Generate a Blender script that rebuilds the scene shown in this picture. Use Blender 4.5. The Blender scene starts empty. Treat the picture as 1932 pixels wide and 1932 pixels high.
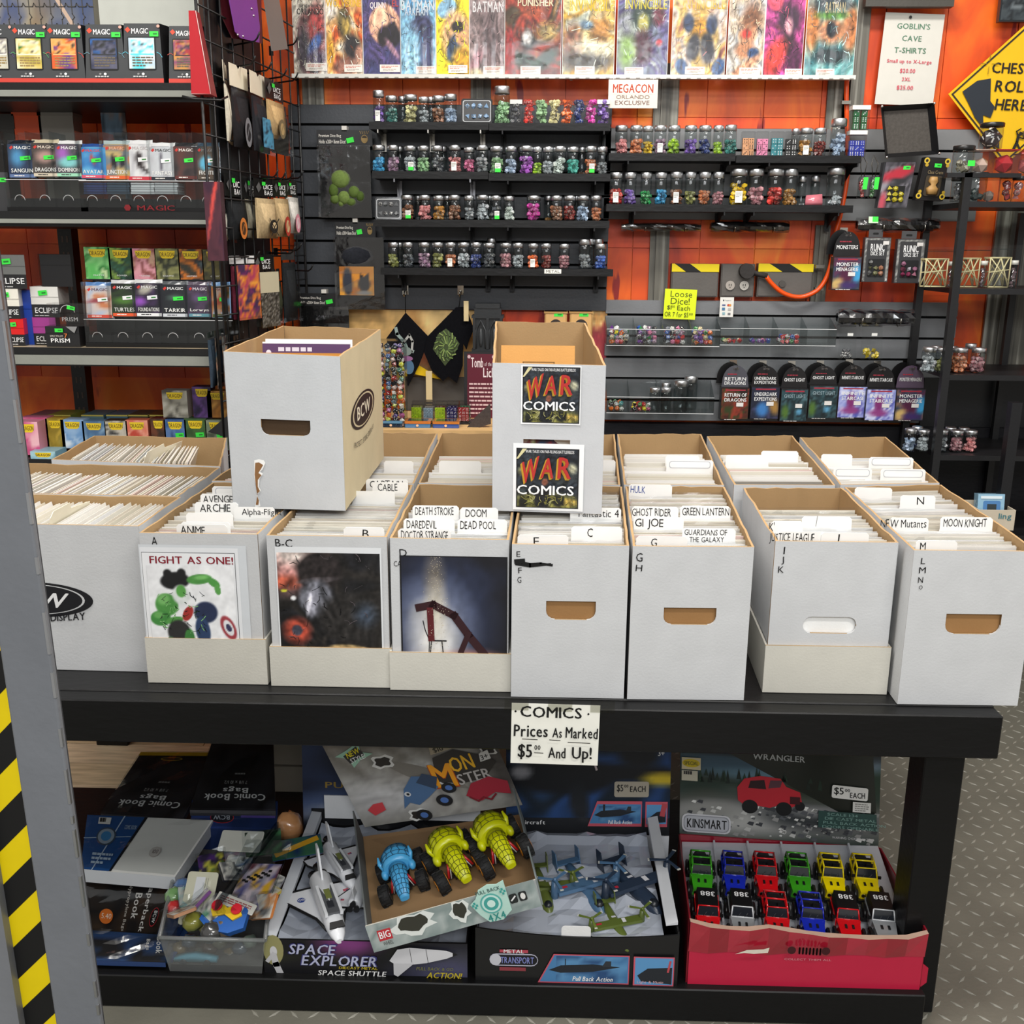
import bpy,math,random
from mathutils import Vector,Matrix,noise
PI=math.pi
R_=random.Random(7)
sc=bpy.context.scene
COL=sc.collection

# ---------------------------------------------------------------- camera
F_PX,PITCH,YAW,ROLL,CAM=1930.0,math.radians(14.6),math.radians(1.5),0.007,Vector((0,0,1.35))
cam_d=bpy.data.cameras.new('camera'); cam=bpy.data.objects.new('camera',cam_d); COL.objects.link(cam)
RM=Matrix.Rotation(YAW,3,'Z') @ Matrix.Rotation(PI/2-PITCH,3,'X') @ Matrix.Rotation(ROLL,3,'Z')
cam.matrix_world=Matrix.Translation(CAM) @ RM.to_4x4()
cam_d.sensor_width=36; cam_d.lens=36*F_PX/1932; cam_d.clip_start=0.02
sc.camera=cam
sc.view_settings.view_transform='Standard'; sc.view_settings.look='None'
sc.view_settings.gamma=1; sc.view_settings.use_curve_mapping=False
sc.view_settings.exposure=0.04
cy=sc.cycles
cy.use_denoising=True; cy.max_bounces=7; cy.diffuse_bounces=3; cy.glossy_bounces=3
cy.transmission_bounces=4; cy.transparent_max_bounces=24; cy.caustics_reflective=False; cy.caustics_refractive=False
cy.sample_clamp_indirect=4.0

# ---------------------------------------------------------------- light: the shop's soft surroundings and its ceiling panels
w=bpy.data.worlds.new('shop_ambient'); sc.world=w; w.use_nodes=True
w.node_tree.nodes['Background'].inputs[0].default_value=(1.0,0.96,0.90,1)
w.node_tree.nodes['Background'].inputs[1].default_value=0.47
def area(name,x,y,sx,sy,e,col=(1,.97,.92),z=2.95):
    l=bpy.data.lights.new(name,'AREA'); l.shape='RECTANGLE'; l.size=sx; l.size_y=sy; l.energy=e; l.color=col
    o=bpy.data.objects.new(name,l); COL.objects.link(o); o.location=(x,y,z)
area('ceiling_lamp_front',.9,.2,1.2,.3,34)
area('ceiling_lamp_table',-.6,1.3,1.2,.3,34)
area('ceiling_lamp_wall',.7,2.2,1.2,.3,44)
area('ceiling_lamp_back_left',-1.6,1.6,1.2,.3,16)
area('ceiling_lamp_behind',0,-1.6,1.2,.6,30,(.93,.97,1))
ln=bpy.data.lights.new('added_front_fill','AREA'); ln.shape='RECTANGLE'; ln.size=3.2; ln.size_y=.7; ln.energy=66; ln.color=(.95,.97,1)  # added fill light behind the camera, brightens the goods under the table
lo=bpy.data.objects.new('added_front_fill',ln); COL.objects.link(lo); lo.location=(.3,-2.4,2.9); lo.rotation_euler=(math.radians(56),0,0)

def P(px,py,Y): # a point of the photograph at depth Y (metres)
    d=RM @ Vector(((px-966)/F_PX,-(py-966)/F_PX,-1)); return CAM+d*(Y/d.y)
def PZ(px,py,z): # the same at height z
    d=RM @ Vector(((px-966)/F_PX,-(py-966)/F_PX,-1)); return CAM+d*((z-CAM.z)/d.z)

# ---------------------------------------------------------------- colour and materials
def lin(c): return tuple((x/12.92 if x <= .04045 else ((x+.055)/1.055)**2.4) for x in c)
_hx={}
def H(s):
    if not isinstance(s,str): return s
    if s not in _hx: _hx[s]=tuple(int(s[i:i+2],16)/255 for i in (0,2,4))
    return _hx[s]
MATS={}
def mat(name,rough=.7,metal=0,spec=.5,noise_amt=.06,scale=40,bump=0,bscale=200,coat=0,kind=None,alpha=1.0,stretch=(1,1,1)):
    m=bpy.data.materials.new(name); m.use_nodes=True; nt=m.node_tree; N=nt.nodes; L=nt.links
    b=N['Principled BSDF']; at=N.new('ShaderNodeAttribute'); at.attribute_name='Col'
    tc=N.new('ShaderNodeTexCoord'); mp=N.new('ShaderNodeMapping'); mp.inputs['Scale'].default_value=stretch
    L.new(tc.outputs['Object'],mp.inputs['Vector'])
    nz=N.new('ShaderNodeTexNoise'); nz.inputs['Scale'].default_value=scale; nz.inputs['Detail'].default_value=4
    L.new(mp.outputs[0],nz.inputs['Vector'])
    mr=N.new('ShaderNodeMapRange'); mr.inputs[1].default_value=.3; mr.inputs[2].default_value=.7
    mr.inputs[3].default_value=1-noise_amt; mr.inputs[4].default_value=1+noise_amt*.6; L.new(nz.outputs['Fac'],mr.inputs[0])
    mx=N.new('ShaderNodeMix'); mx.data_type='RGBA'; mx.blend_type='MULTIPLY'; mx.inputs['Factor'].default_value=1
    L.new(at.outputs['Color'],mx.inputs['A']); L.new(mr.outputs[0],mx.inputs['B']); L.new(mx.outputs['Result'],b.inputs['Base Color'])
    b.inputs['Roughness'].default_value=rough; b.inputs['Metallic'].default_value=metal
    b.inputs['Specular IOR Level'].default_value=spec; b.inputs['Coat Weight'].default_value=coat; b.inputs['Coat Roughness'].default_value=.08
    if bump:
        n2=N.new('ShaderNodeTexNoise'); n2.inputs['Scale'].default_value=bscale; L.new(mp.outputs[0],n2.inputs['Vector'])
        bp=N.new('ShaderNodeBump'); bp.inputs['Strength'].default_value=bump; bp.inputs['Distance'].default_value=.002
        L.new(n2.outputs['Fac'],bp.inputs['Height']); L.new(bp.outputs[0],b.inputs['Normal'])
        if coat: L.new(bp.outputs[0],b.inputs['Coat Normal'])
    if kind in ('film','glass','frost','wrap'):
        out=N['Material Output']; tr=N.new('ShaderNodeBsdfTransparent'); gl=N.new('ShaderNodeBsdfGlossy')
        gl.inputs['Roughness'].default_value=rough; ms=N.new('ShaderNodeMixShader'); fr=N.new('ShaderNodeFresnel'); fr.inputs['IOR'].default_value=1.5
        L.new(at.outputs['Color'],tr.inputs['Color'])
        ge=N.new('ShaderNodeNewGeometry'); io=N.new('ShaderNodeMapRange'); io.inputs[3].default_value=1.5; io.inputs[4].default_value=1/1.5
        L.new(ge.outputs['Backfacing'],io.inputs[0]); L.new(io.outputs[0],fr.inputs['IOR'])
        mm=N.new('ShaderNodeMath'); mm.operation='MULTIPLY_ADD'; mm.inputs[1].default_value={'film': .5,'glass': .8,'frost': 1,'wrap': 1.6}[kind]; mm.inputs[2].default_value={'film': .004,'glass': .008,'frost': .02,'wrap': .05}[kind]
        L.new(fr.outputs[0],mm.inputs[0]); L.new(mm.outputs[0],ms.inputs[0]); L.new(tr.outputs[0],ms.inputs[1]); L.new(gl.outputs[0],ms.inputs[2])
        if bump:
            L.new(bp.outputs[0],gl.inputs['Normal'])
        if kind=='frost':
            m2=N.new('ShaderNodeMixShader'); m2.inputs[0].default_value=alpha; df=N.new('ShaderNodeBsdfDiffuse'); df.inputs[0].default_value=(.7,.72,.72,1)
            L.new(ms.outputs[0],m2.inputs[1]); L.new(df.outputs[0],m2.inputs[2]); L.new(m2.outputs[0],out.inputs[0])
        else: L.new(ms.outputs[0],out.inputs[0])
        N.remove(b)
    MATS[name]=m; return m
mat('matte',.85,noise_amt=.05); mat('card',.72,spec=.3,noise_amt=.045,scale=18,bump=.12,bscale=260)
mat('ink',.5,spec=.35,noise_amt=.03); mat('gloss',.16,coat=.6,noise_amt=.02,bump=.1,bscale=14)
mat('sheet',.32,noise_amt=.02,bump=.25,bscale=22)
mat('plastic',.32,noise_amt=.03); mat('metal',.34,metal=1,noise_amt=.05); mat('chrome',.12,metal=1,noise_amt=.02)
mat('black_paint',.45,spec=.3,noise_amt=.25,scale=9,bump=.3,bscale=90,stretch=(.35,1,1))
mat('steel_paint',.4,spec=.45,noise_amt=.08,scale=14,bump=.15,bscale=120)
mat('cloth',.95,spec=.1,noise_amt=.18,scale=120,bump=.5,bscale=600)
mat('rubber',.75,noise_amt=.2,scale=60,bump=.4,bscale=300)
mat('foil',.2,coat=.9,noise_amt=.03,bump=1.0,bscale=30)
mat('film',.1,kind='film',bump=.35,bscale=26); mat('glass',.05,kind='glass'); mat('acrylic',.07,kind='glass')
mat('frost',.2,kind='frost',bump=.2,bscale=60,alpha=.16); mat('wrap',.12,kind='wrap',bump=1.0,bscale=26)
mat('print',.45,spec=.4,noise_amt=.015)

# ---------------------------------------------------------------- glyphs of the built-in font, turned into flat polygons once per letter
_gl={}
def glyph(ch,bold=False):
    k=(ch,bold)
    if k not in _gl:
        def mesh_of(t):
            c=bpy.data.curves.new('g','FONT'); c.body=t; c.resolution_u=2; c.fill_mode='FRONT'
            o=bpy.data.objects.new('g',c); me=bpy.data.meshes.new_from_object(o)
            vs=[(v.co.x,v.co.y) for v in me.vertices]; fs=[tuple(p.vertices) for p in me.polygons]
            bpy.data.objects.remove(o); bpy.data.curves.remove(c); bpy.data.meshes.remove(me); return vs,fs
        if bold and ch != ' ': v0,f0,ad=glyph(ch); _gl[k]=(v0,f0,ad+.045); return _gl[k]
        if ch==' ': _gl[k]=([],[],.32)
        else:
            vs,fs=mesh_of(ch); x0=min(v[0] for v in vs); x1=max(v[0] for v in vs)
            vs=[(x-x0,y) for x,y in vs]; _gl[k]=(vs,fs,x1-x0+.075)
    return _gl[k]

# ---------------------------------------------------------------- mesh builder
def strokes(m,seed,n,cols,u0=.03,v0=.03,u1=.97,v1=.9,w=.006,l=.12):
    r=random.Random(seed); m.lay+=1; L=m.lay
    for _ in range(n):
        u,v,a=r.uniform(u0,u1),r.uniform(v0,v1),r.uniform(0,6.3); b=a+r.uniform(-.9,.9); s=l*r.uniform(.3,1); p=[(u,v),(u+s*.5*math.cos(a),v+s*.4*math.sin(a)),(u+s*.5*(math.cos(a)+math.cos(b)),v+s*.4*(math.sin(a)+math.sin(b)))]
        if all(u0 <= x <= u1 and v0 <= y <= v1 for x,y in p): m.lay=L; m.line(p,w*r.uniform(.5,1.3),r.choice(cols))
class MB:
    def __init__(s,col='888888',m='matte'):
        s.v=[]; s.f=[]; s.c=[]; s.mi=[]; s.sm=[]; s.ms=[]; s.T=None; s.col=col; s.m=m; s.lay=0; s.fr=None
    def _m(s,m):
        m=m or s.m
        if m not in s.ms: s.ms.append(m)
        return s.ms.index(m)
    def av(s,p):
        p=Vector(p); s.v.append(s.T @ p if s.T is not None else p); return len(s.v)-1
    def af(s,idx,col=None,m=None,sm=False):
        c=s.col if col is None else col
        s.f.append(tuple(idx)); s.mi.append(s._m(m)); s.sm.append(sm)
        if isinstance(c,list): s.c.append([lin(H(q)) for q in c])
        else: s.c.append(lin(H(c)))
    def poly(s,pts,col=None,m=None): s.af([s.av(p) for p in pts],col,m)
    def hexa(s,p,col=None,m=None,cols=None): # p: 4 bottom (ccw from above) + 4 top; cols: dict of face index -> colour (0 bottom 1 top 2..5 sides)
        i=[s.av(q) for q in p]; fs=[(3,2,1,0),(4,5,6,7),(0,1,5,4),(1,2,6,5),(2,3,7,6),(3,0,4,7)]
        for k,f in enumerate(fs): s.af([i[a] for a in f],(cols or {}).get(k,col),m)
    def box(s,x0,y0,z0,x1,y1,z1,col=None,m=None,cols=None):
        if x1<x0: x0,x1=x1,x0
        if y1<y0: y0,y1=y1,y0
        if z1<z0: z0,z1=z1,z0
        s.hexa([(x0,y0,z0),(x1,y0,z0),(x1,y1,z0),(x0,y1,z0),(x0,y0,z1),(x1,y0,z1),(x1,y1,z1),(x0,y1,z1)],col,m,cols)
    def rbox(s,x0,y0,z0,x1,y1,z1,r,col=None,m=None,n=3,ax='z'): # box with rounded vertical edges
        pts=rr(x0,y0,x1,y1,r,n)
        s.prism([(x,y,z0) for x,y in pts],(0,0,z1-z0),col,m)
    def prism(s,pts,d,col=None,m=None,cap=None,sm=False):
        d=Vector(d); n=len(pts); a=[s.av(p) for p in pts]; b=[s.av(Vector(p)+d) for p in pts]
        s.af(a[::-1],col,m); s.af(b,cap if cap is not None else col,m)
        for k in range(n): s.af([a[k],a[(k+1) % n],b[(k+1) % n],b[k]],col,m,sm)
    def cyl(s,p0,p1,r0,r1=None,n=12,col=None,m=None,caps=True,cap0=None,cap1=None):
        r1=r0 if r1 is None else r1; p0=Vector(p0); p1=Vector(p1); ax=(p1-p0).normalized()
        u=ax.orthogonal().normalized(); w_=ax.cross(u)
        a=[]; b=[]
        for k in range(n):
            t=2*PI*k/n; d=u*math.cos(t)+w_*math.sin(t); a.append(s.av(p0+d*r0)); b.append(s.av(p1+d*r1))
        for k in range(n): s.af([a[k],a[(k+1) % n],b[(k+1) % n],b[k]],col,m,True)
        if caps: s.af(a[::-1],cap0 if cap0 is not None else col,m); s.af(b,cap1 if cap1 is not None else col,m)
    def lathe(s,prof,n=12,c=(0,0,0),col=None,m=None,sq=0,cols=None): # sq>0: squarish cross-section
        rings=[]
        for r,z in prof:
            ring=[]
            for k in range(n):
                t=2*PI*(k+.5)/n; cx,sx=math.cos(t),math.sin(t)
                q=1.0 if not sq else (1-sq)+sq*(1/max(abs(cx),abs(sx)))*.92
                ring.append(s.av((c[0]+r*q*cx,c[1]+r*q*sx,c[2]+z)))
            rings.append(ring)
        for j in range(len(rings)-1):
            for k in range(n): s.af([rings[j][k],rings[j][(k+1) % n],rings[j+1][(k+1) % n],rings[j+1][k]],cols[j] if cols else col,m,True)
        s.af(rings[0][::-1],cols[0] if cols else col,m); s.af(rings[-1],cols[-1] if cols else col,m)
    def tube(s,path,r,n=6,col=None,m=None):
        path=[Vector(p) for p in path]; rings=[]; u=None
        for i,p in enumerate(path):
            t=(path[min(i+1,len(path)-1)]-path[max(i-1,0)]).normalized()
            u=t.orthogonal().normalized() if u is None else (u-t*u.dot(t)).normalized()
            w_=t.cross(u); rr_=r[i] if isinstance(r,(list,tuple)) else r
            rings.append([s.av(p+(u*math.cos(2*PI*k/n)+w_*math.sin(2*PI*k/n))*rr_) for k in range(n)])
        for j in range(len(rings)-1):
            for k in range(n): s.af([rings[j][k],rings[j][(k+1) % n],rings[j+1][(k+1) % n],rings[j+1][k]],col,m,True)
        s.af(rings[0][::-1],col,m); s.af(rings[-1],col,m)
    def ball(s,c,r,col=None,m=None,n=10,k=6,fn=None):
        r=(r,r,r) if not isinstance(r,(tuple,list)) else r; rows=[]
        for j in range(k+1):
            ph=PI*j/k-PI/2; row=[]
            for i in range(n):
                t=2*PI*i/n; d=Vector((math.cos(ph)*math.cos(t),math.cos(ph)*math.sin(t),math.sin(ph)))
                q=fn(d) if fn else 1
                row.append(s.av((c[0]+d.x*r[0]*q,c[1]+d.y*r[1]*q,c[2]+d.z*r[2]*q)))
            rows.append(row)
        for j in range(k):
            for i in range(n): s.af([rows[j][i],rows[j][(i+1) % n],rows[j+1][(i+1) % n],rows[j+1][i]],col,m,True)
    def loft(s,secs,col=None,m=None,sm=True,caps=True): # secs: lists of equal-length rings
        rs=[[s.av(p) for p in q] for q in secs]; n=len(rs[0])
        for j in range(len(rs)-1):
            for k in range(n): s.af([rs[j][k],rs[j][(k+1) % n],rs[j+1][(k+1) % n],rs[j+1][k]],col,m,sm)
        if caps: s.af(rs[0][::-1],col,m); s.af(rs[-1],col,m)
    # ---- flat print on a plane: O origin (lower left), U and V edge vectors; all coordinates 0..1
    def plane(s,O,U,V,e=.00025):
        s.O,s.U,s.V=Vector(O),Vector(U),Vector(V); s.N=s.U.cross(s.V).normalized(); s.e=e; s.lay=1; return s
    def q(s,u,v): return s.O+s.U*u+s.V*v+s.N*(s.e*s.lay)
    def rect(s,u0,v0,u1,v1,col,m=None,r=0,rot=0):
        s.lay+=1; asp=s.U.length/s.V.length
        if r or rot:
            pts=rr(u0*asp,v0,u1*asp,v1,r,3) if r else [(u0*asp,v0),(u1*asp,v0),(u1*asp,v1),(u0*asp,v1)]
            cx,cy_=(u0+u1)/2*asp,(v0+v1)/2; ca,sa=math.cos(rot),math.sin(rot)
            pts=[((cx+(x-cx)*ca-(y-cy_)*sa)/asp,cy_+(x-cx)*sa+(y-cy_)*ca) for x,y in pts]
            s.poly([s.q(*p) for p in pts],col,m)
        else: s.poly([s.q(u0,v0),s.q(u1,v0),s.q(u1,v1),s.q(u0,v1)],col,m)
    def shape(s,pts,col,m=None): s.lay+=1; s.poly([s.q(*p) for p in pts],col,m)
    def ell(s,cu,cv,ru,rv,col,m=None,n=20,rot=0):
        s.lay+=1; asp=s.U.length/s.V.length; ca,sa=math.cos(rot),math.sin(rot); pts=[]
        for k in range(n):
            x,y=ru*asp*math.cos(2*PI*k/n),rv*math.sin(2*PI*k/n); pts.append(s.q(cu+(x*ca-y*sa)/asp,cv+x*sa+y*ca))
        s.poly(pts,col,m)
    def line(s,pts,wd,col,m=None): # polyline of width wd (fraction of height)
        s.lay+=1; asp=s.U.length/s.V.length
        for (a,b),(c,d) in zip(pts,pts[1:]):
            dx,dy=(c-a)*asp,d-b; l=math.hypot(dx,dy) or 1; nx,ny=-dy/l*wd/2/asp,dx/l*wd/2
            ex,ey=dx/l*wd*.4/asp,dy/l*wd*.4
            s.poly([s.q(a-nx-ex,b-ny-ey),s.q(c-nx+ex,d-ny+ey),s.q(c+nx+ex,d+ny+ey),s.q(a+nx-ex,b+ny-ey)],col,m)
    def art(s,fn,u0=0,v0=0,u1=1,v1=1,nx=12,ny=16,m=None):
        s.lay+=1; g=[[fn((i+.5)/(nx+1),(j+.5)/(ny+1)) for i in range(nx+1)] for j in range(ny+1)]
        ix=[[s.av(s.q(u0+(u1-u0)*i/nx,v0+(v1-v0)*j/ny)) for i in range(nx+1)] for j in range(ny+1)]
        for j in range(ny):
            for i in range(nx): s.af([ix[j][i],ix[j][i+1],ix[j+1][i+1],ix[j+1][i]],[g[j][i],g[j][i+1],g[j+1][i+1],g[j+1][i]],m)
    def text(s,t,u0,v0,u1,v1,col,m=None,bold=False,jit=0,shear=0,rot=0,arc=0): # fitted into the rectangle
        s.lay+=1; x=0; out=[]; jr=random.Random(hash(t) % 1000 if 0 else sum(map(ord,t)))
        lo=any(ch in 'gjpqy,' for ch in t); up=any(ch.isupper() or ch.isdigit() or ch in 'bdfhklt!$' for ch in t)
        for ch in t:
            vs,fs,ad=glyph(ch,bold); a=jr.uniform(-1,1)*jit; dy=jr.uniform(-.12,.12)*jit*3; sc_=1+jr.uniform(-.2,.2)*jit*3
            out.append(([(x+(px*math.cos(a)-py*math.sin(a))*sc_,dy+(px*math.sin(a)+py*math.cos(a))*sc_) for px,py in vs],fs)); x+=ad*(1+jr.uniform(-.1,.1)*jit*2)
        x-=.07; y0,y1=(-.2 if lo else 0),(.71 if up else .53); x=max(x,.05)
        nat=x/(y1-y0); want=(u1-u0)*s.U.length/((v1-v0)*s.V.length); k_=want/nat
        lm=1.7 if len(t)>1 else 1.15
        if k_>lm: um=(u0+u1)/2; hw=(u1-u0)/2*lm/k_; u0,u1=um-hw,um+hw
        for sx,sy in (((0,0),(.04,0),(.02,.014)) if bold else ((0,0),)):
            for vs,fs in out:
                ii=[]
                for px,py in vs:
                    a,b=(px+sx)/x,(py+sy-y0)/(y1-y0)
                    if arc: b+=arc*(1-(2*a-1)**2)
                    u=u0+(u1-u0)*a+shear*(v1-v0)*b; v=v0+(v1-v0)*b+rot*(a-.5)
                    ii.append(s.av(s.q(u,v)))
                for f in fs: s.af([ii[k] for k in f],col,m)
            s.lay+=.4
    def bars(s,u0,v0,u1,v1,n,col,seed=1,m=None,fill=.55): # fine print too small to read: short strokes
        r=random.Random(seed); s.lay+=1
        for k in range(n):
            vv=v1-(v1-v0)*(k+.8)/n; h=(v1-v0)/n*fill; u=u0
            while u<u1-.01:
                w_=(u1-u0)*r.uniform(.08,.24); e=min(u+w_,u1)
                s.poly([s.q(u,vv),s.q(e,vv),s.q(e,vv+h),s.q(u,vv+h)],col,m); u=e+(u1-u0)*.03
                if k==n-1 and u>u0+(u1-u0)*.6: break
    def build(s,name,parent=None,loc=None,rot=None):
        me=bpy.data.meshes.new(name); me.from_pydata([tuple(v) for v in s.v],[],s.f)
        for m in s.ms: me.materials.append(MATS[m])
        me.polygons.foreach_set('material_index',s.mi); me.polygons.foreach_set('use_smooth',s.sm)
        ca=me.color_attributes.new('Col','FLOAT_COLOR','CORNER'); buf=[]
        for f,c in zip(s.f,s.c):
            if isinstance(c,list):
                for q in c: buf+=(q[0],q[1],q[2],1)
            else: buf+=[c[0],c[1],c[2],1]*len(f)
        ca.data.foreach_set('color',buf); me.update()
        o=bpy.data.objects.new(name,me); COL.objects.link(o)
        if parent is not None: o.parent=parent
        if loc is not None: o.location=loc
        if rot is not None: o.rotation_euler=rot
        return o
def rr(x0,y0,x1,y1,r,n=3):
    o=[]
    for cx,cy_,a0 in ((x1-r,y0+r,-PI/2),(x1-r,y1-r,0),(x0+r,y1-r,PI/2),(x0+r,y0+r,PI)):
        for k in range(n+1): t=a0+PI/2*k/n; o.append((cx+r*math.cos(t),cy_+r*math.sin(t)))
    return o
def tag(o,label=None,cat=None,group=None,kind=None):
    if label: o['label']=label
    if cat: o['category']=cat
    if group: o['group']=group
    if kind: o['kind']=kind
    return o
def thing(name,label,cat,loc=(0,0,0),rot=(0,0,0),group=None,kind=None):
    o=bpy.data.objects.new(name,None); COL.objects.link(o); o.location=loc; o.rotation_euler=rot; o.empty_display_size=.02
    return tag(o,label,cat,group,kind)
def copy_tree(o,loc,label=None,group=None,rot=None,parent=None):
    c=o.copy(); COL.objects.link(c); c.location=loc
    if rot is not None: c.rotation_euler=rot
    if label: c['label']=label
    if group: c['group']=group
    for ch in list(o.children):
        d=ch.copy(); COL.objects.link(d); d.parent=c
        for g in list(ch.children):
            e=g.copy(); COL.objects.link(e); e.parent=d
    return c
def painter(seed,pal,fx=3,fy=3,warp=.6,blobs=(),sharp=1.0,det=0):
    pal=[H(p) for p in pal]; n=len(pal)
    def fn(u,v):
        wx=noise.noise(Vector((u*fx*.7+seed*3.1,v*fy*.7,seed)))*warp; wy=noise.noise(Vector((u*fx*.7,v*fy*.7+seed*1.7,seed+9)))*warp
        t=noise.noise(Vector((u*fx+wx*2,v*fy+wy*2,seed*5.3)))*.95*sharp+.5; t=min(max(t,0),.9999)*(n-1)
        i=int(t); f=t-i; f=f*f*(3-2*f); a,b=pal[i],pal[min(i+1,n-1)]
        c=[a[k]+(b[k]-a[k])*f for k in range(3)]
        for B in blobs:
            cu,cv,ru,rv,rot,bc=B[:6]; soft=B[6] if len(B)>6 else .25; op=B[7] if len(B)>7 else 1
            x,y=u-cu,v-cv; x,y=x*math.cos(rot)+y*math.sin(rot),-x*math.sin(rot)+y*math.cos(rot)
            d=math.hypot(x/ru,y/rv)+wx*.25
            k=min(max((1+soft-d)/(2*soft),0),1)*op
            if k>0: bc=H(bc); c=[c[q]+(bc[q]-c[q])*k for q in range(3)]
        if det: d=1+det*2.2*noise.noise(Vector((u*fx*4+wx*6,v*fy*4+wy*6,seed*2)))+det*noise.noise(Vector((u*fx*11,v*fy*11,seed*3))); c=[q*d for q in c]
        return tuple(min(max(q,0),1) for q in c)
    return fn
ORD=['first','second','third','fourth','fifth','sixth','seventh','eighth','ninth','tenth','eleventh','twelfth','thirteenth','fourteenth','fifteenth','sixteenth','seventeenth','eighteenth','nineteenth','twentieth','twenty-first','twenty-second']
def struct(name,mb,parent=None,**k):
    o=mb.build(name,parent,**k)
    if parent is None: o['kind']='structure'
    return o
X3,Z3=Vector((1,0,0)),Vector((0,0,1))
KRAFT,KRAFT2,WHITE,CREAM='a88a62','98784e','c9cacb','e6dfc6'
STICK='3fe04a'
# ================================================================ setting: floor, wall, slats, battens
WY=3.5 # depth of the back wall
def wall_material():
    m=bpy.data.materials.new('painted_orange_wall'); m.use_nodes=True; nt=m.node_tree; N=nt.nodes; L=nt.links; b=N['Principled BSDF']
    tc=N.new('ShaderNodeTexCoord'); at=N.new('ShaderNodeAttribute'); at.attribute_name='Col'
    mp=N.new('ShaderNodeMapping'); mp.inputs['Scale'].default_value=(1,1,.45); L.new(tc.outputs['Object'],mp.inputs[0])
    n1=N.new('ShaderNodeTexNoise'); n1.inputs['Scale'].default_value=6; n1.inputs['Detail'].default_value=7; n1.inputs['Distortion'].default_value=.8; L.new(mp.outputs[0],n1.inputs[0])
    r=N.new('ShaderNodeValToRGB'); L.new(n1.outputs['Fac'],r.inputs[0]); e=r.color_ramp.elements
    e[0].position=.28; e[0].color=(*lin(H('a8380f')),1); e[1].position=.74; e[1].color=(*lin(H('ffae40')),1)
    x=e.new(.44); x.color=(*lin(H('e05a10')),1); x=e.new(.58); x.color=(*lin(H('f5781c')),1)
    mx=N.new('ShaderNodeMix'); mx.data_type='RGBA'; mx.blend_type='MULTIPLY'; mx.inputs['Factor'].default_value=1
    L.new(r.outputs[0],mx.inputs['A']); L.new(at.outputs['Color'],mx.inputs['B'])
    mp2=N.new('ShaderNodeMapping'); mp2.inputs['Scale'].default_value=(1.3,1,.22); L.new(tc.outputs['Object'],mp2.inputs[0])
    n2=N.new('ShaderNodeTexNoise'); n2.inputs['Scale'].default_value=14; n2.inputs['Detail'].default_value=3; L.new(mp2.outputs[0],n2.inputs[0])
    mr=N.new('ShaderNodeMapRange'); mr.inputs[1].default_value=.66; mr.inputs[2].default_value=.70; L.new(n2.outputs['Fac'],mr.inputs[0])
    m3=N.new('ShaderNodeMix'); m3.data_type='RGBA'; L.new(mr.outputs[0],m3.inputs['Factor']); L.new(mx.outputs['Result'],m3.inputs['A']); m3.inputs['B'].default_value=(*lin(H('8c1410')),1)
    L.new(m3.outputs['Result'],b.inputs['Base Color']); b.inputs['Roughness'].default_value=.45
    bp=N.new('ShaderNodeBump'); bp.inputs['Strength'].default_value=.25; bp.inputs['Distance'].default_value=.004; L.new(n1.outputs['Fac'],bp.inputs['Height']); L.new(bp.outputs[0],b.inputs['Normal'])
    MATS['wall']=m
wall_material()
def batten_material():
    m=bpy.data.materials.new('streaked_grey_paint'); m.use_nodes=True; nt=m.node_tree; N=nt.nodes; L=nt.links; b=N['Principled BSDF']
    tc=N.new('ShaderNodeTexCoord'); mp=N.new('ShaderNodeMapping'); mp.inputs['Scale'].default_value=(60,60,2); L.new(tc.outputs['Object'],mp.inputs[0])
    n=N.new('ShaderNodeTexNoise'); n.inputs['Scale'].default_value=1; n.inputs['Detail'].default_value=3; L.new(mp.outputs[0],n.inputs[0])
    r=N.new('ShaderNodeValToRGB'); L.new(n.outputs['Fac'],r.inputs[0]); e=r.color_ramp.elements
    e[0].position=.35; e[0].color=(*lin(H('4c4a44')),1); e[1].position=.72; e[1].color=(*lin(H('a9a89e')),1); x=e.new(.55); x.color=(*lin(H('6d6a60')),1)
    L.new(r.outputs[0],b.inputs['Base Color']); b.inputs['Roughness'].default_value=.5; MATS['batten']=m
batten_material()
mb=MB('ffffff','wall'); mb.box(-2.6,WY,-.02,3.4,WY+.08,3.1); back=struct('wall_back',mb)
# painted boards of the wall, each a little proud of it, with its own tint
tints=['ffffff','fff2d8','ffdcc8','fff6ee','ffe9b8','ffffff']
xs=[-2.1,-1.72,-1.45,-1.22,-.98,-.78,-.62,-.45,-.27,-.12,.07,.3,.52,.7,.88,1.06,1.25,1.47,1.72,1.95,2.2]
for i in range(len(xs)-1):
    for z0,z1,tt in ((.9,1.345,('e8b088','f0d088','e8b890')[i % 3]),(1.345,1.75,('f8c8b8','ffd8c0')[i % 2]),(1.75,2.25,tints[i % 6])):
        b=MB(tt,'wall'); b.box(xs[i]+.0015,WY-.006-.002*(i % 2),z0+.001,xs[i+1]-.0015,WY-.0002,z1-.001); b.build('board',back)
def batten(x0,x1,y0,y1):
    a=P(x0,y0,WY-.02); c=P(x1,y1,WY-.02); b=MB('777777','batten')
    b.box(a.x,WY-.02,c.z,c.x,WY-.008,a.z); w3=(c.x-a.x)*.42; b.box(a.x+w3*.7,WY-.028,c.z,a.x+w3*1.5,WY-.0195,a.z); b.build('batten',back)
for a in ((568,612,120,215),(888,926,120,215),(1236,1278,120,250),(1228,1258,425,570),(1574,1598,20,250),(1606,1624,0,250),(1884,1932,395,705),(1540,1556,425,570)): batten(*a)
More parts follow.
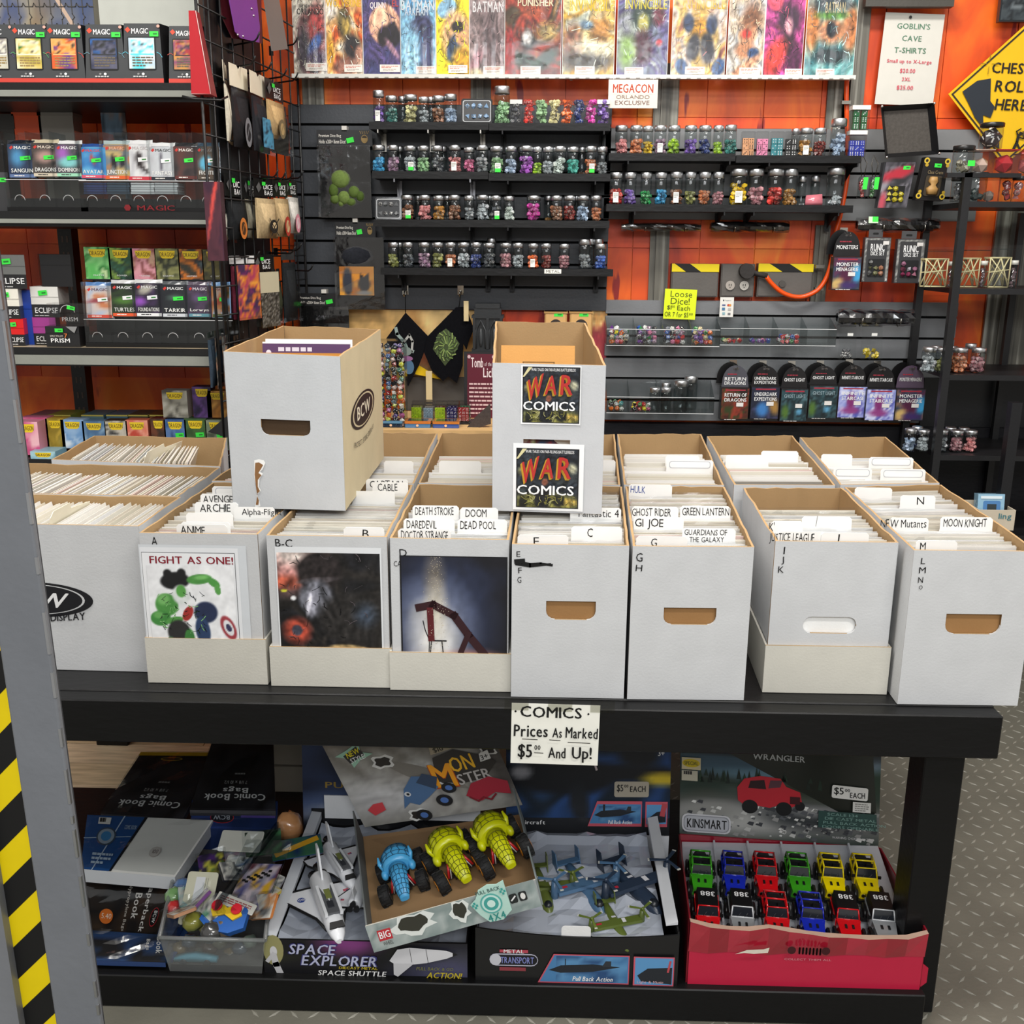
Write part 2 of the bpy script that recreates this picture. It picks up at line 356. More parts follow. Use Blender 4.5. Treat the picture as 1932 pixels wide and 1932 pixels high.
# slatted display panels
def slatwall(label,x0,x1,ys,col,yb=None):
    t=thing('slatwall_panel',label,'slatwall',(0,0,0)); t['kind']='structure'
    a=P(x0,ys[0],WY-.02); c=P(x1,ys[-1],WY-.02)
    k=MB('0c0c0d','matte'); k.box(a.x,WY-.014,c.z,c.x,WY-.0075,a.z); k.build('backing',t)
    for y0,y1 in zip(ys,ys[1:]):
        zt=P((x0+x1)/2,y0,WY-.03).z-.004; zb=P((x0+x1)/2,y1,WY-.03).z+.004
        s=MB(col,'steel_paint'); s.box(a.x,WY-.034,zb,c.x,WY-.0145,zt); s.build('slat',t)
    return t
slatwall('dark grey slatted display panel behind the four shelves of dice jars',545,1143,[196,236,281,325,369,413,456,498,541,586],'3c3f44')  # slat grey darkened to carry the shadow behind the jar shelves
slatwall('grey slatted display panel behind the two right jar shelves',1143,1836,[241,284,327,372,418],'7c7d7e')  # lighter slat grey, also on the next panel, has the light painted in
slatwall('grey slatted display panel below the hazard-striped socket boxes',1143,1780,[566,596,636,676,716,757,797],'787a7d')
mb=MB('15151a','black_paint'); a=P(690,794,3.44); c=P(1800,794,3.44); mb.box(a.x,3.44,.0,2.3,WY-.009,a.z); struct('baseboard_back',mb)
tb_=thing('pale_carton','pale grey stacked cartons seen under the table beside the black bag packs','carton',(0,0,0))
for x0,x1,y0,y1 in ((508,600,1395,1442),(514,600,1448,1545)): a=P(x0,y1,2.32); b=P(x1,y0,2.32); mb=MB('9c968a','card'); mb.box(a.x,2.32,a.z if y1<1500 else 0,b.x,2.5,b.z); mb.build('carton',tb_)
a=P(514,1448,2.33); b=P(600,1442,2.33); mb=MB('141414','matte'); mb.box(a.x,2.33,a.z,b.x,2.49,b.z); mb.build('dark_gap',tb_)
mb=MB('1a1b1e','steel_paint'); a=P(1742,712,3.47); mb.box(a.x,3.455,0,2.6,3.49,a.z); struct('trim_1',mb)
for x0,x1,y0,y1,sd in ((655,946,586,715,3),(1095,1146,586,715,5)):
    a=P(x0,y1,3.478); b=P(x1,y0,3.478); m=MB('d8a860','matte'); m.box(a.x,3.478,a.z,b.x,3.485,b.z); m.plane((a.x,3.478,a.z),(b.x-a.x,0,0),(0,0,b.z-a.z)); m.art(painter(sd,['e0b470','d8a05c','e4c080','c87458','b84050'],3,2,det=.12),nx=40,ny=16,m='print'); m.build('board',back)
# floor: diamond plate sheet with raised lugs; wood-look planks at the left
def plate_mat():
    mat('plate',.45,metal=.0,noise_amt=.2,scale=5,bump=.25,bscale=120)
    mat('wood',.5,noise_amt=.28,scale=9,bump=.1,bscale=60,stretch=(1,9,1))
plate_mat()
mb=MB('68665c','plate'); mb.box(-.62,-.6,-.03,3.4,3.5,0); mb.box(-2.6,-.6,-.03,-.62,1.9,0); floor=struct('floor',mb)
lug=MB('86847a','plate'); LP=.034
def add_lug(x,y,a,z=0):
    l,w_,h=.0135,.0036,.0016; ca,sa=math.cos(a),math.sin(a)
    def t(u,v,hh): return (x+u*ca-v*sa,y+u*sa+v*ca,z+hh)
    i=[lug.av(t(-l,0,.0001)),lug.av(t(0,-w_,.0001)),lug.av(t(l,0,.0001)),lug.av(t(0,w_,.0001)),lug.av(t(-l*.45,0,h)),lug.av(t(l*.45,0,h))]
    for f in ((0,1,4),(1,5,4),(1,2,5),(2,3,5),(3,4,5),(3,0,4)): lug.af([i[k] for k in f],None,None)
for j in range(66):
    for i in range(64):
        x,y=-.5+i*LP*1.05,1.28+j*LP
        if x<.62 and not (y>2.3 or y<1.6): continue
        if x<-.4 and y>1.9: continue
        add_lug(x,y,PI/4 if (i+j) % 2 else-PI/4)
lg=lug.build('tread_lugs',floor); lg['kind']='stuff'
pw=.11; k=0
for j in range(14):
    y0=1.9+j*pw; xx=-2.0-(j*37 % 60)/100
    while xx<-.62:
        x1=min(xx+.75,-.621); xa=max(xx,-2.0)
        if x1>xa+.01:
            b=MB(('d0b896','c4aa86','d8c0a0','c8b08c')[(j*3+k) % 4],'wood'); b.box(xa+.001,y0+.001,-.03,x1-.001,y0+pw-.001,0.0005*(k % 2)); b.build('plank',floor); k+=1
        xx+=.75
# ---- steel post with hazard tape, close to the camera at the left
pt=thing('steel_post','grey painted steel post with chipped edge and yellow black hazard tape','post',(0,0,0))
pt['kind']='thing'
def post():
    pa=P(190,1932,.86); pb=P(5,580,.86); kk=(pb.x-pa.x)/(pb.z-pa.z)
    SH=Matrix(((1,0,kk,-kk*pa.z),(0,1,0,0),(0,0,1,0),(0,0,0,1)))
    Yp=.86; a=P(190,1932,Yp); top=P(5,580,Yp)
    x1=a.x
    xa=P(105,1932,Yp).x
    m=MB('5b5e63','steel_paint'); m.T=SH; m.rbox(xa,Yp,-.0,x1,Yp+.008,2.7,.002,'6e7176'); m.build('front_flange',pt)
    ch=MB('b9bcc0','metal'); ch.T=SH; z=.05
    while z<1.6:
        h=R_.uniform(.005,.05); ch.box(x1-.0022,Yp-.0003,z,x1+.0003,Yp+.003,z+h); z+=h+R_.uniform(.004,.05)
    ch.build('chipped_paint',pt)['kind']='stuff'
    Ys=.90; xs0=P(48,1932,Ys).x
    m=MB('3a3c40','steel_paint'); m.T=SH; m.box(xs0-.002,Ys,0,xa+.004,Ys+.05,2.7); m.build('web',pt)
    t=MB('f2d600','ink'); t.T=SH; t.plane((xs0,Ys-.0005,0),(xa-xs0,0,0),(0,0,1.6)); t.rect(0,0,1,.66,'eed202')
    wv=.034
    for k in range(24):
        v=.005+k*.0465*1.0; t.lay=3; t.shape([(0,v),(1,v+.034),(1,v+.034+.024),(0,v+.024)],'141414')
    t.build('hazard_tape',pt)
    xs1=P(0,1932,Ys).x-.03
    m=MB('77797d','steel_paint'); m.T=SH; m.box(xs1,Ys-.012,0,xs0,Ys+.06,2.7); m.build('rear_flange',pt)
post()
# ================================================================ table
TX0,TX1,TY0,TY1,TZ=-1.22,.768,1.56,2.68,.61
tb=thing('display_table','long black painted wooden display table carrying two rows of white comic boxes','table',(0,0,0))
BK='0b0b0c'
def plank(nm,*a,col=BK,parent=tb):
    b=MB(col,'black_paint'); b.box(*a); o=b.build(nm,parent)
    md=o.modifiers.new('b','BEVEL'); md.width=.002; md.segments=1; return o
plank('tabletop',TX0,TY0+.036,TZ-.019,TX1,TY1,TZ,col='151516')
plank('front_rail',TX0,TY0,TZ-.079,TX1,TY0+.0355,TZ-.002)
plank('side_rail',TX1-.036,TY0+.04,TZ-.1,TX1,TY1-.04,TZ-.0195)
plank('back_rail',TX0,TY1-.036,TZ-.085,TX1-.04,TY1,TZ-.0195)
lx=.664
plank('leg',lx,TY0+.037,0,lx+.068,TY0+.105,TZ-.0195)
plank('leg',lx-.02,TY1-.11,0,lx+.045,TY1-.04,TZ-.0195)
a=P(191,1402,2.58).x; b=P(250,1402,2.58).x
plank('leg',a,TY1-.13,0,b,TY1-.07,TZ-.0195)
plank('leg',TX0+.02,TY0+.037,0,TX0+.09,TY0+.105,TZ-.0195)
plank('lower_shelf',TX0+.02,TY0+.036,.045,lx-.001,2.22,.062,col='101011')
plank('lower_rail',TX0+.01,TY0,.0,.70,TY0+.035,.067)

# ================================================================ comic boxes
ZB=.611
def wallseg(mb,a0,a1,i0,i1,zb,cout,cin,jt=.0012,seed=0,n=9):
    # a: outer top corners, i: inner top corners; wavy rim
    r=random.Random(seed); po=[]; pi=[]
    for k in range(n+1):
        t=k/n; dz=0 if k in (0,n) else r.uniform(-jt,jt)*1.3; db=r.uniform(-.0008,.0008)
        o=a0.lerp(a1,t); q=i0.lerp(i1,t); o=Vector((o.x+db,o.y+db,o.z+dz)); q=Vector((q.x+db,q.y+db,q.z+dz)); po.append(o); pi.append(q)
    for k in range(n):
        o,p,q,s=po[k],po[k+1],pi[k+1],pi[k]
        B=lambda v: Vector((v.x,v.y,zb))
        mb.poly([B(o),B(p),p,o],cout); mb.poly([o,p,q,s],cin); mb.poly([B(q),B(s),s,q],cin)
def comic_box(label,top,zb=ZB,hole=None,flap=KRAFT2,tray=False,side=WHITE,group=None,seed=1,outer=WHITE,name='comic_box',cat='box'):
    FL,FR,BR,BL=[Vector(p) for p in top]; base=Vector(((FL.x+FR.x)/2,FL.y,zb)); t=thing(name,label,cat,base,group=group)
    c=[p-base for p in (FL,FR,BR,BL)]; T=.004; inn=[]
    for k in range(4):
        e1=(c[(k+1) % 4]-c[k]); e2=(c[k-1]-c[k]); e1.z=e2.z=0; inn.append(c[k]+e1.normalized()*T+e2.normalized()*T)
    # side and back panels, floor
    for nm,i,j,co in (('side_panel',1,2,side),('back_panel',2,3,outer),('side_panel',3,0,outer)):
        m=MB(co,'card'); wallseg(m,c[i],c[j],inn[i],inn[j],0,co,KRAFT,seed=seed*7+i); m.build(nm,t)
    m=MB(KRAFT2,'card'); bt=[Vector((p.x,p.y,0)) for p in inn]; m.hexa(bt+[p+Vector((0,0,.003)) for p in bt]); m.build('bottom_panel',t)
    # front panel, its hand hole cut out
    m=MB(outer,'card'); A,B=c[0],c[1]; zt=(A.z+B.z)/2
    def Q(u,v,dep): return Vector((A.x+(B.x-A.x)*u,A.y+(B.y-A.y)*u+dep,(A.z+(B.z-A.z)*u)*v))
    def slab(us,vs,ue,ve):
        m.hexa([Q(us,vs,0),Q(ue,vs,0),Q(ue,vs,T),Q(us,vs,T),Q(us,ve,0),Q(ue,ve,0),Q(ue,ve,T),Q(us,ve,T)],outer,None,{1: KRAFT,4: KRAFT,5: KRAFT2,3: KRAFT2,0: 'e8e4da'})
    if hole:
        u0,v0,u1,v1=hole[:4]; slab(0,0,u0,1); slab(u1,0,1,1); slab(u0,0,u1,v0); slab(u0,v1,u1,1)
        rv=(v1-v0)*.45; ru=rv*zt/(B-A).length
        cs=[(u0,v0,1,1),(u1,v0,-1,1)]+([(u0,v1,1,-1),(u1,v1,-1,-1)] if len(hole)>4 else [])
        for cu,cv,su,sv in cs:
            pts=[(cu,cv)]+[(cu+su*ru*(1-math.sin(k*PI/8)),cv+sv*rv*(1-math.cos(k*PI/8))) for k in range(5)]
            if su*sv<0: pts=[pts[0]]+pts[1:][::-1]
            m.prism([Q(u,v,.0) for u,v in pts][::-1],(0,T,0),outer)
        fl=MB(KRAFT if flap=='none' else flap,'card'); fl.hexa([Q(u0-.02,v0-.03,T+.001),Q(u1+.02,v0-.03,T+.001),Q(u1+.02,v0-.03,T+.004),Q(u0-.02,v0-.03,T+.004),Q(u0-.02,v1+.02,T+.004),Q(u1+.02,v1+.02,T+.004),Q(u1+.02,v1+.02,T+.007),Q(u0-.02,v1+.02,T+.007)])
        m.build('front_panel',t)
        if flap != 'none': fl.build('hand_hole_flap_or_shade',t)
    else: slab(0,0,1,1); m.build('front_panel',t)
    if tray:
        m=MB('cecbc0','card'); h=tray; g=.0035; e=.0045
        x0,x1=A.x-e,B.x+e; y0=min(A.y,B.y)-e; y1=max(c[2].y,c[3].y)+.001
        sx0,sx1=c[3].x-e,c[2].x+e
        for (xa,ya,xb,yb) in ((x0,y0,x1,y0),): m.box(x0,y0,.0,x1,y0+.0035,h,None,None,{1: KRAFT}); m.box(x0+.002,y0+.0036,h-.004,x1-.002,y0+.0044,h)
        for s0,s1,xx in ((x0,sx0,1),(x1,sx1,-1)):
            p=[(s0,y0+.004,0),(s0+.0035*xx,y0+.004,0),(s1+.0035*xx,y1,0),(s1,y1,0)]
            if xx<0: p=[p[1],p[0],p[3],p[2]]
            m.hexa([Vector(q) for q in p]+[Vector((q[0],q[1],h)) for q in p])
        m.build('bottom_tray',t)
    t['_A']=[FL.x,FL.y,FR.x,FR.y,zb,FL.z,FR.z]
    return t,(FL,FR,BR,BL,zb)
class Front: # maps photo pixels on a box front to fractions of that face
    def __init__(s,bx,t,dy=-.0008,col='ffffff'):
        s.FL,s.FR,s.zb=bx[0],bx[1],bx[4]; s.t=t; base=Vector(t.location); s.h=(s.FL.z+s.FR.z)/2-s.zb
        s.O=Vector((s.FL.x,s.FL.y+dy,s.zb))-base; s.U=Vector((s.FR.x-s.FL.x,s.FR.y-s.FL.y,0)); s.V=Vector((0,0,s.h))
    def uv(s,px,py):
        p=P(px,py,s.FL.y); p=P(px,py,s.FL.y+(s.FR.y-s.FL.y)*(p.x-s.FL.x)/(s.FR.x-s.FL.x)); return (p.x-s.FL.x)/(s.FR.x-s.FL.x),(p.z-s.zb)/s.h
    def mb(s,m='ink',e=.0002): return MB('111111',m).plane(s.O,s.U,s.V,e)
    def rc(s,x0,y0,x1,y1): ym=(y0+y1)/2; xm=(x0+x1)/2; return s.uv(x0,ym)[0],s.uv(xm,y1)[1],s.uv(x1,ym)[0],s.uv(xm,y0)[1]
def jot(fr,items,name='pen_lettering',col='141414'):
    m=fr.mb();
    for t,x0,y0,x1,y1 in items: m.text(t,*fr.rc(x0,y0,x1,y1),col,jit=.06)
    m.build(name,fr.t)

# comics: a bagged comic seen edge-on from above; a few meshes shared by all
CH,CW,CT=.255,.171,.0042
def comic_mesh(k):
    m=MB('f0ede4','sheet'); r=random.Random(k); col=['dedcd6','d6d0c2','e2e1de','cec8b8','dcc6c0','d8dadc','dcd8cc','8c8880'][k]
    m.box(-CW/2,-CT/2,0,CW/2,-CT/2+.0015,CH,col); m.box(-CW/2+.002,-CT/2+.0016,0,CW/2-.002,CT/2,CH-.004,['d8cdb8','cfd6da','e0d0c0','c9b8b0'][k % 4])
    zz=CH+.001; pts=[]
    for i in range(9): pts.append((-CW/2+CW*i/8,r.uniform(-.002,.002),zz+.0035+r.uniform(-.002,.003)))
    for i in range(8): m.poly([(pts[i][0],-CT/2-.0004,CH-.012),(pts[i+1][0],-CT/2-.0004,CH-.012),pts[i+1],pts[i]],'f6f6f6','film')
    return m
CM=[comic_mesh(k) for k in range(8)]; CMo=[]
STUFF=MB('f0ede4','sheet')
DIVY={}
n_single=0
def fill(bx,key,f0,f1,n,single,label,group,seed=1,lean=.07,ax='y',zoff=0,tall=CH,dark=()):
    global n_single
    FL,FR,BR,BL,zb=bx; r=random.Random(seed); divs=DIVY.get(key,[])
    for k in range(n):
        f=f0+(f1-f0)*(k+.5)/n+r.uniform(-.3,.3)*(f1-f0)/n; ty=r.choice([0,0,1,2,2,3,5,6,6,0,4 if r.random()<.4 else 1])
        if k in dark: ty=7
        if ax=='y':
            l=FL.lerp(BL,f); q=FR.lerp(BR,f); c=(l+q)/2; wd=(q-l).length-.011; ang=math.atan2(q.y-l.y,q.x-l.x)
        else:
            l=FL.lerp(FR,f); q=BL.lerp(BR,f); c=(l+q)/2; wd=(q-l).length-.011; ang=math.atan2(q.y-l.y,q.x-l.x)
        h=r.uniform(-.004,.003); off=r.uniform(-.003,.003) if wd>CW+.012 else 0
        sx=min(wd/CW,1.09)-.004; le=lean+r.uniform(-.012,.012); c=Vector((c.x,c.y,zb+.004))
        # lean: top moves backwards
        if ax=='y': c.y-=math.sin(le)*CH*.97
        else: c.x-=math.sin(le)*CH*.97
        if any(abs((c.y if ax=='y' else c.x)-d)<.0065 for d in divs): continue
        if f<f0 or c.y+0<min(FL.y,FR.y)+.008 and ax=='y': c.y=max(c.y,max(FL.y,FR.y)+.009)
        M_=Matrix.Translation(c+Vector((off*math.cos(ang),off*math.sin(ang),0))) @ Matrix.Rotation(ang,4,'Z') @ Matrix.Rotation(-le if ax=='y' else le,4,'X') @ Matrix.Diagonal((sx,1,(tall+h)/CH,1))
        if single:
            if ty >= len(CMo):
                pass
            key2=ty
            if key2 not in _cm: o=CM[ty].build('comic_book'); _cm[key2]=o
            else: o=_cm[key2].copy(); COL.objects.link(o)
            o.matrix_world=M_; tag(o,label,'comic book',group); n_single+=1
        else:
            src=CM[ty]; n0=len(STUFF.v); STUFF.v+=[M_ @ v for v in src.v]
            for f_,c_,mi,sm in zip(src.f,src.c,src.mi,src.sm):
                if src.ms[mi]=='film': continue
                STUFF.f.append(tuple(a+n0 for a in f_)); STUFF.c.append(c_); STUFF.mi.append(STUFF._m(src.ms[mi])); STUFF.sm.append(sm)
_cm={}
LE=.07
def divider(key,bx,x0,x1,yt,text,label,zt=.893,tx=None,col='151515',ax='y',blank=False,th=.0145,two=None,name='divider_card',frame=True):
    FL,FR,BR,BL,zb=bx; a=PZ(x0,yt,zt); b=PZ(x1,yt,zt); yy=(a.y+b.y)/2
    f=(yy-(FL.y+FR.y)/2)/((BL.y+BR.y)/2-(FL.y+FR.y)/2); f=min(max(f,.03),.97)
    l=FL.lerp(BL,f); q=FR.lerp(BR,f); l=l+Vector((.006,0,0)); q=q-Vector((.006,0,0))
    yb=yy-math.sin(LE)*(zt-zb)
    yb=max(yb,max(FL.y,FR.y)+.0065)
    dy=yy-yb if yb<yy else 0.004
    if dy<.002: dy=.002; yy=yb+dy
    DIVY.setdefault(key,[]).append(yb)
    base=Vector(((l.x+q.x)/2,yb,zb+.0035)); t=.0009
    m=MB('f4f4f2','sheet')
    def S(x,z): return Vector((x-base.x,dy*(z-base.z)/(zt-base.z),z-base.z))
    a.x=max(a.x,l.x); b.x=min(max(b.x,a.x+.02),q.x)
    zs=zt-.026; r_=.004
    out=[(l.x,base.z),(q.x,base.z),(q.x,zs),(b.x+.001,zs),(b.x,zs+.004),(b.x,zt-r_),(b.x-r_,zt),(a.x+r_,zt),(a.x,zt-r_),(a.x,zs+.004),(a.x-.001,zs),(l.x,zs)]
    if b.x >= q.x-.002: out=out[:2]+[(q.x,zs+.001)]+out[4:]
    if a.x <= l.x+.002: out=out[:-3]+[(l.x,zs+.001)]
    m.prism([S(x,z) for x,z in out],(0,t,0),'f3f3f1')
    o=m.build(name,None,base); tag(o,label,'divider card')
    if text or frame:
        w_=b.x-a.x; ink=MB(col,'ink').plane(S(a.x,zt-.026)+Vector((0,-.0001,0)),(w_,0,0),S(a.x,zt)-S(a.x,zt-.026),.00012)
        if frame and not text:
            ink.rect(.06,.3,.94,.9,'b9bcc4',r=.2); ink.rect(.075,.35,.925,.85,'f4f4f2',r=.18)
        if text:
            u0,u1=((PZ(tx[0],yt,zt).x-a.x)/w_,(PZ(tx[1],yt,zt).x-a.x)/w_) if tx else (.1,.9)
            if two: ink.text(text,u0,.55,u1,.93,col,jit=.07); ink.text(two,u0+.1,.1,u1-.05,.45,col,jit=.07)
            else: ink.text(text,u0,.9-th/.026,u1,.9,col,jit=.07)
        ink.build('handwriting' if text else 'printed_frame',o)
    return o
def top4(FL,FR,BR,BL,z=.88): return [PZ(*FL,z),PZ(*FR,z),PZ(*BR,z),PZ(*BL,z)]
g4=lambda pts,z=.88: [Vector((x,y,z)) for x,y in pts]
FRONT={
 'A': (g4([(-.668,1.632),(-.468,1.632),(-.462,2.008),(-.662,2.01)]),'white comic box with an A and a poster of a green runner',None,.083,41),
 'BC': (g4([(-.452,1.628),(-.250,1.628),(-.253,2.012),(-.450,2.012)]),'white comic box marked B-C with a dark picture of a helmeted figure on its front',None,.072,12),
 'D': (g4([(-.2445,1.622),(-.047,1.620),(-.042,2.018),(-.2440,2.018)]),'white comic box marked D with a dark blue picture of a glowing figure and chair',None,.069,13),
 'E': (g4([(-.0415,1.597),(.1490,1.597),(.1690,2.020),(-.0325,2.020)]),'white comic box marked E F G with one blacked-out word above the hand hole',(.30,.52,.73,.64),0,14),
 'GH': (g4([(.1545,1.595),(.351,1.599),(.378,2.030),(.1760,2.022)]),'white comic box marked G and H with a plain front and hand hole',(.28,.5,.72,.61),0,15),
 'K': (g4([(.3935,1.637),(.596,1.638),(.6155,2.035),(.4130,2.022)]),'white comic box marked I J K with a rounded slot, standing in a low tray',(.28,.40,.72,.51,1),.086,16),
 'L': (g4([(.606,1.595),(.806,1.597),(.829,2.075),(.6210,2.040)]),'white comic box marked L M N O at the right end of the table',(.32,.47,.77,.60),0,17)}
BX={}
for k,(tp,lab,hole,tray,sd) in FRONT.items():
    BX[k]=comic_box(lab,tp,hole=hole,tray=tray,seed=sd,group='white comic boxes in the front row',flap=('f2f2f0' if k=='K' else '9c7448'))
BACK={
 'BC2': (g4([(-.452,2.022),(-.253,2.022),(-.262,2.60),(-.470,2.60)]),'open comic box in the back row, showing right behind the box with the oval logo'),
 'A2': (g4([(-.668,2.024),(-.472,2.022),(-.488,2.58),(-.668,2.58)]),'back row comic box hidden behind the stacked box with the oval logo'),
 'D2': (g4([(-.2440,2.030),(-.042,2.030),(-.016,2.612),(-.2530,2.602)]),'comic box in the back row with its left rim taped, behind the D box'),
 'E2': (g4([(-.032,2.034),(.1670,2.034),(.1950,2.615),(-.008,2.615)]),'comic box in the back row, partly behind the stacked war comics box'),
 'GH2': (g4([(.1750,2.038),(.379,2.044),(.421,2.630),(.203,2.618)]),'comic box in the back row, behind the one marked G and H'),
 'K2': (g4([(.400,2.050),(.607,2.056),(.655,2.624),(.431,2.600)]),'back row comic box behind the one marked I J K, dark comics in front'),
 'L2': (g4([(.619,2.062),(.831,2.090),(.893,2.624),(.668,2.604)]),'comic box at the right end of the back row, behind L M N O')}
for i,(k,(tp,lab)) in enumerate(BACK.items()): BX[k]=comic_box(lab,tp,seed=60+i,group='white comic boxes in the back row')
SIDE={
 'S1': (g4([(-1.09,1.680),(-.684,1.672),(-.684,1.884),(-1.09,1.884)]),'white comic box turned sideways with half of an oval logo, beside the grey post'),
 'S2': (g4([(-1.13,1.900),(-.690,1.888),(-.690,2.150),(-1.13,2.172)]),'sideways comic box in the middle of the three at the left end of the table'),
 'S3': (g4([(-1.090,2.215),(-.693,2.163),(-.780,2.500),(-1.118,2.508)]),'sideways comic box farthest back of the three at the left end')}
for i,(k,(tp,lab)) in enumerate(SIDE.items()): BX[k]=comic_box(lab,tp,seed=80+i,group='comic boxes set sideways at the left end')
# box with the oval logo, standing on the front row
bt=[(-.556,1.795),(-.351,1.783),(-.350,2.262),(-.556,2.285)]
BX['TOP']=comic_box('stacked white comic box with an oval logo on its side and a torn strip',[Vector((-.556,1.795,1.1665)),Vector((-.348,1.783,1.161)),Vector((-.350,2.262,1.1705)),Vector((-.572,2.285,1.1745))],zb=.8835,hole=(.29,.485,.72,.585),flap='4a3826',side='cabd9c',seed=97,outer='c2c5c8')  # dark brown flap paints the shade inside this hand hole
BX['WAR']=comic_box('stacked white comic box with two war comics pictures taped on its front',[Vector((-.083,1.799,1.151)),Vector((.1145,1.783,1.150)),Vector((.098,2.262,1.188)),Vector((-.098,2.262,1.190))],zb=.8835,hole=(.28,.40,.70,.50),flap='none',seed=98,outer='c4c6c9')
# ---- dividers (their places are needed before the comics are filled in)
D=divider
def dv(key,*a,**k): return divider(key,BX[key][1],*a,**k)
dv('A',399,500,918,'','blank white divider behind the one reading as a team title, in the A box')
dv('A',377,470,932,'AVENGERS','divider handwritten with a team title starting with A, cut off by the stacked box',tx=(382,455))
dv('A',366,450,948,'ARCHIE','divider handwritten with a six letter boy name, second from the top in the A box',tx=(376,435))
dv('A',440,545,957,'Alpha-Flight','divider with lower case lettering just under the stacked box with the oval logo',tx=(455,532))
dv('A',350,440,968,'','blank divider halfway down the A box',frame=False)
dv('A',340,435,985,'','blank divider just behind the front one of the A box',frame=False)
dv('A',327,425,993,'ANIME','front divider of the A box, handwritten ANIME',tx=(335,382))
dv('BC',690,770,904,'CAPTAIN','divider half hidden behind the one reading CABLE',tx=(697,760))
dv('BC',702,782,910,'CABLE','divider handwritten CABLE in the B-C box',tx=(712,750))
dv('BC',664,745,927,'','blank clear-edged divider in the B-C box below the CABLE one',frame=False)
dv('BC',640,725,1006,'B','front divider of the B-C box',tx=(675,690))
dv('D',778,866,954,'DEATH STROKE','rear left divider of the D box, handwritten in two words',tx=(783,856))
dv('D',868,940,958,'DOOM','divider handwritten DOOM beside the stacked war comics box',tx=(878,918))
dv('D',761,858,979,'DAREDEVIL','middle left divider of the D box, one long word',tx=(767,824))
dv('D',863,957,980,'DEAD POOL','middle right divider of the D box, handwritten in two words',tx=(868,936))
dv('D',749,850,1001,'DOCTOR STRANGE','front divider of the D box',tx=(755,845))
dv('E',1076,1172,958,'Fantastic 4','divider ending in the number 4 beside the war comics box',tx=(1092,1168))
dv('E',1078,1174,994,'C','divider with a small c in the E F G box',tx=(1108,1118))
dv('E',976,1073,1015,'E','front divider of the E F G box, marked E',tx=(1007,1018))
dv('GH',1180,1268,914,'HULK','divider with blue handwriting at the back of the G H box',tx=(1190,1218),col='3a4f9a')
dv('GH',1190,1280,956,'GHOST RIDER','rear left divider of the G H box with black handwriting in two words',tx=(1193,1266))
dv('GH',1284,1378,955,'GREEN LANTERN','rear right divider of the G H box with bold black handwriting',tx=(1288,1376))
dv('GH',1190,1290,976,'GI JOE','divider handwritten GI JOE',tx=(1199,1252))
dv('GH',1288,1388,997,'GUARDIANS OF','divider with two lines of handwriting in the G H box',tx=(1292,1372),two='THE GALAXY')
dv('GH',1198,1300,1018,'G','front divider of the G H box, marked G',tx=(1231,1243))
dv('K',1514,1607,975,'/','divider with a single stroke in the I J K box',tx=(1540,1543))
dv('K',1430,1515,983,"K'",'divider marked K in the I J K box',tx=(1452,1462))
dv('K',1452,1560,1003,'JUSTICE LEAGUE','divider with a long two word title in the I J K box',tx=(1453,1537))
dv('K',1560,1650,1014,'I','front divider of the I J K box, marked I',tx=(1590,1596))
dv('L',1600,1683,920,'','blank divider at the back of the L M N O box',frame=False)
dv('L',1700,1765,935,'N','divider marked N in the L M N O box',tx=(1731,1744))
dv('L',1660,1752,977,'NEW Mutants','divider with bold handwriting in a printed frame, L M N O box',tx=(1663,1748))
dv('L',1776,1873,976,'MOON KNIGHT','wide divider with two slanted handwritten words at the right, L M N O box',tx=(1782,1862))
dv('L',1712,1812,1024,'M','front divider of the L M N O box, marked M',tx=(1743,1754))
for key,x0,x1,y,lab in (('GH2',1256,1320,860,'blank divider farthest back in the box behind G and H'),('GH2',1258,1346,868,'framed blank divider in the box behind G and H'),
    ('K2',1437,1506,851,'blank divider farthest back in the box behind I J K'),('K2',1370,1450,859,'nearer blank divider in the box behind I J K'),
    ('L2',1545,1608,857,'small blank divider at the back left of the box behind L M N O'),('L2',1641,1723,863,'framed blank divider at the back right of the box behind L M N O'),
    ('L2',1567,1645,883,'framed blank divider at the front left of the box behind L M N O'),('L2',1663,1746,885,'framed blank divider at the front right of the box behind L M N O'),
    ('BC2',724,780,870,'blank divider right of the stacked box with the oval logo'),('D2',828,908,870,'blank divider in the taped back row box'),('E2',1128,1167,868,'blank divider right of the stacked war comics box')):
    dv(key,x0,x1,y,'',lab,frame='framed' in lab)
# ---- the comics
def fl(key,f0,f1,n,single,where,**k):
    fill(BX[key][1],key,f0,f1,n,single,'white-backed bagged comic standing in '+where,'bagged comics in '+where,seed=sum(map(ord,key)),**k)
fl('A',.07,.97,36,True,'the box marked A'); fl('BC',.1,.98,38,True,'the box marked B-C'); fl('D',.07,.62,24,True,'the box marked D')
fl('E',.06,.97,38,True,'the box marked E F G'); fl('GH',.06,.97,38,True,'the box marked G and H'); fl('K',.07,.63,25,True,'the box marked I J K'); fl('L',.06,.97,40,True,'the box marked L M N O')
fl('A2',.06,.5,10,False,''); fl('BC2',.07,.55,22,False,''); fl('D2',.07,.6,24,False,''); fl('E2',.07,.62,24,False,''); fl('GH2',.06,.66,28,False,''); fl('K2',.05,.68,30,False,'',dark=(0,1,2,3,5)); fl('L2',.06,.62,26,False,'')
fl('S1',.04,.99,52,False,'',ax='x',lean=-.2,tall=.258); fl('S2',.02,.97,56,False,'',ax='x',lean=.25,tall=.262); fl('S3',.04,.80,40,False,'',ax='x',lean=.25,tall=.262)
st=STUFF.build('comic_books'); tag(st,'rows of white bagged comics packed in the back row and the sideways boxes','comic book',kind='stuff')
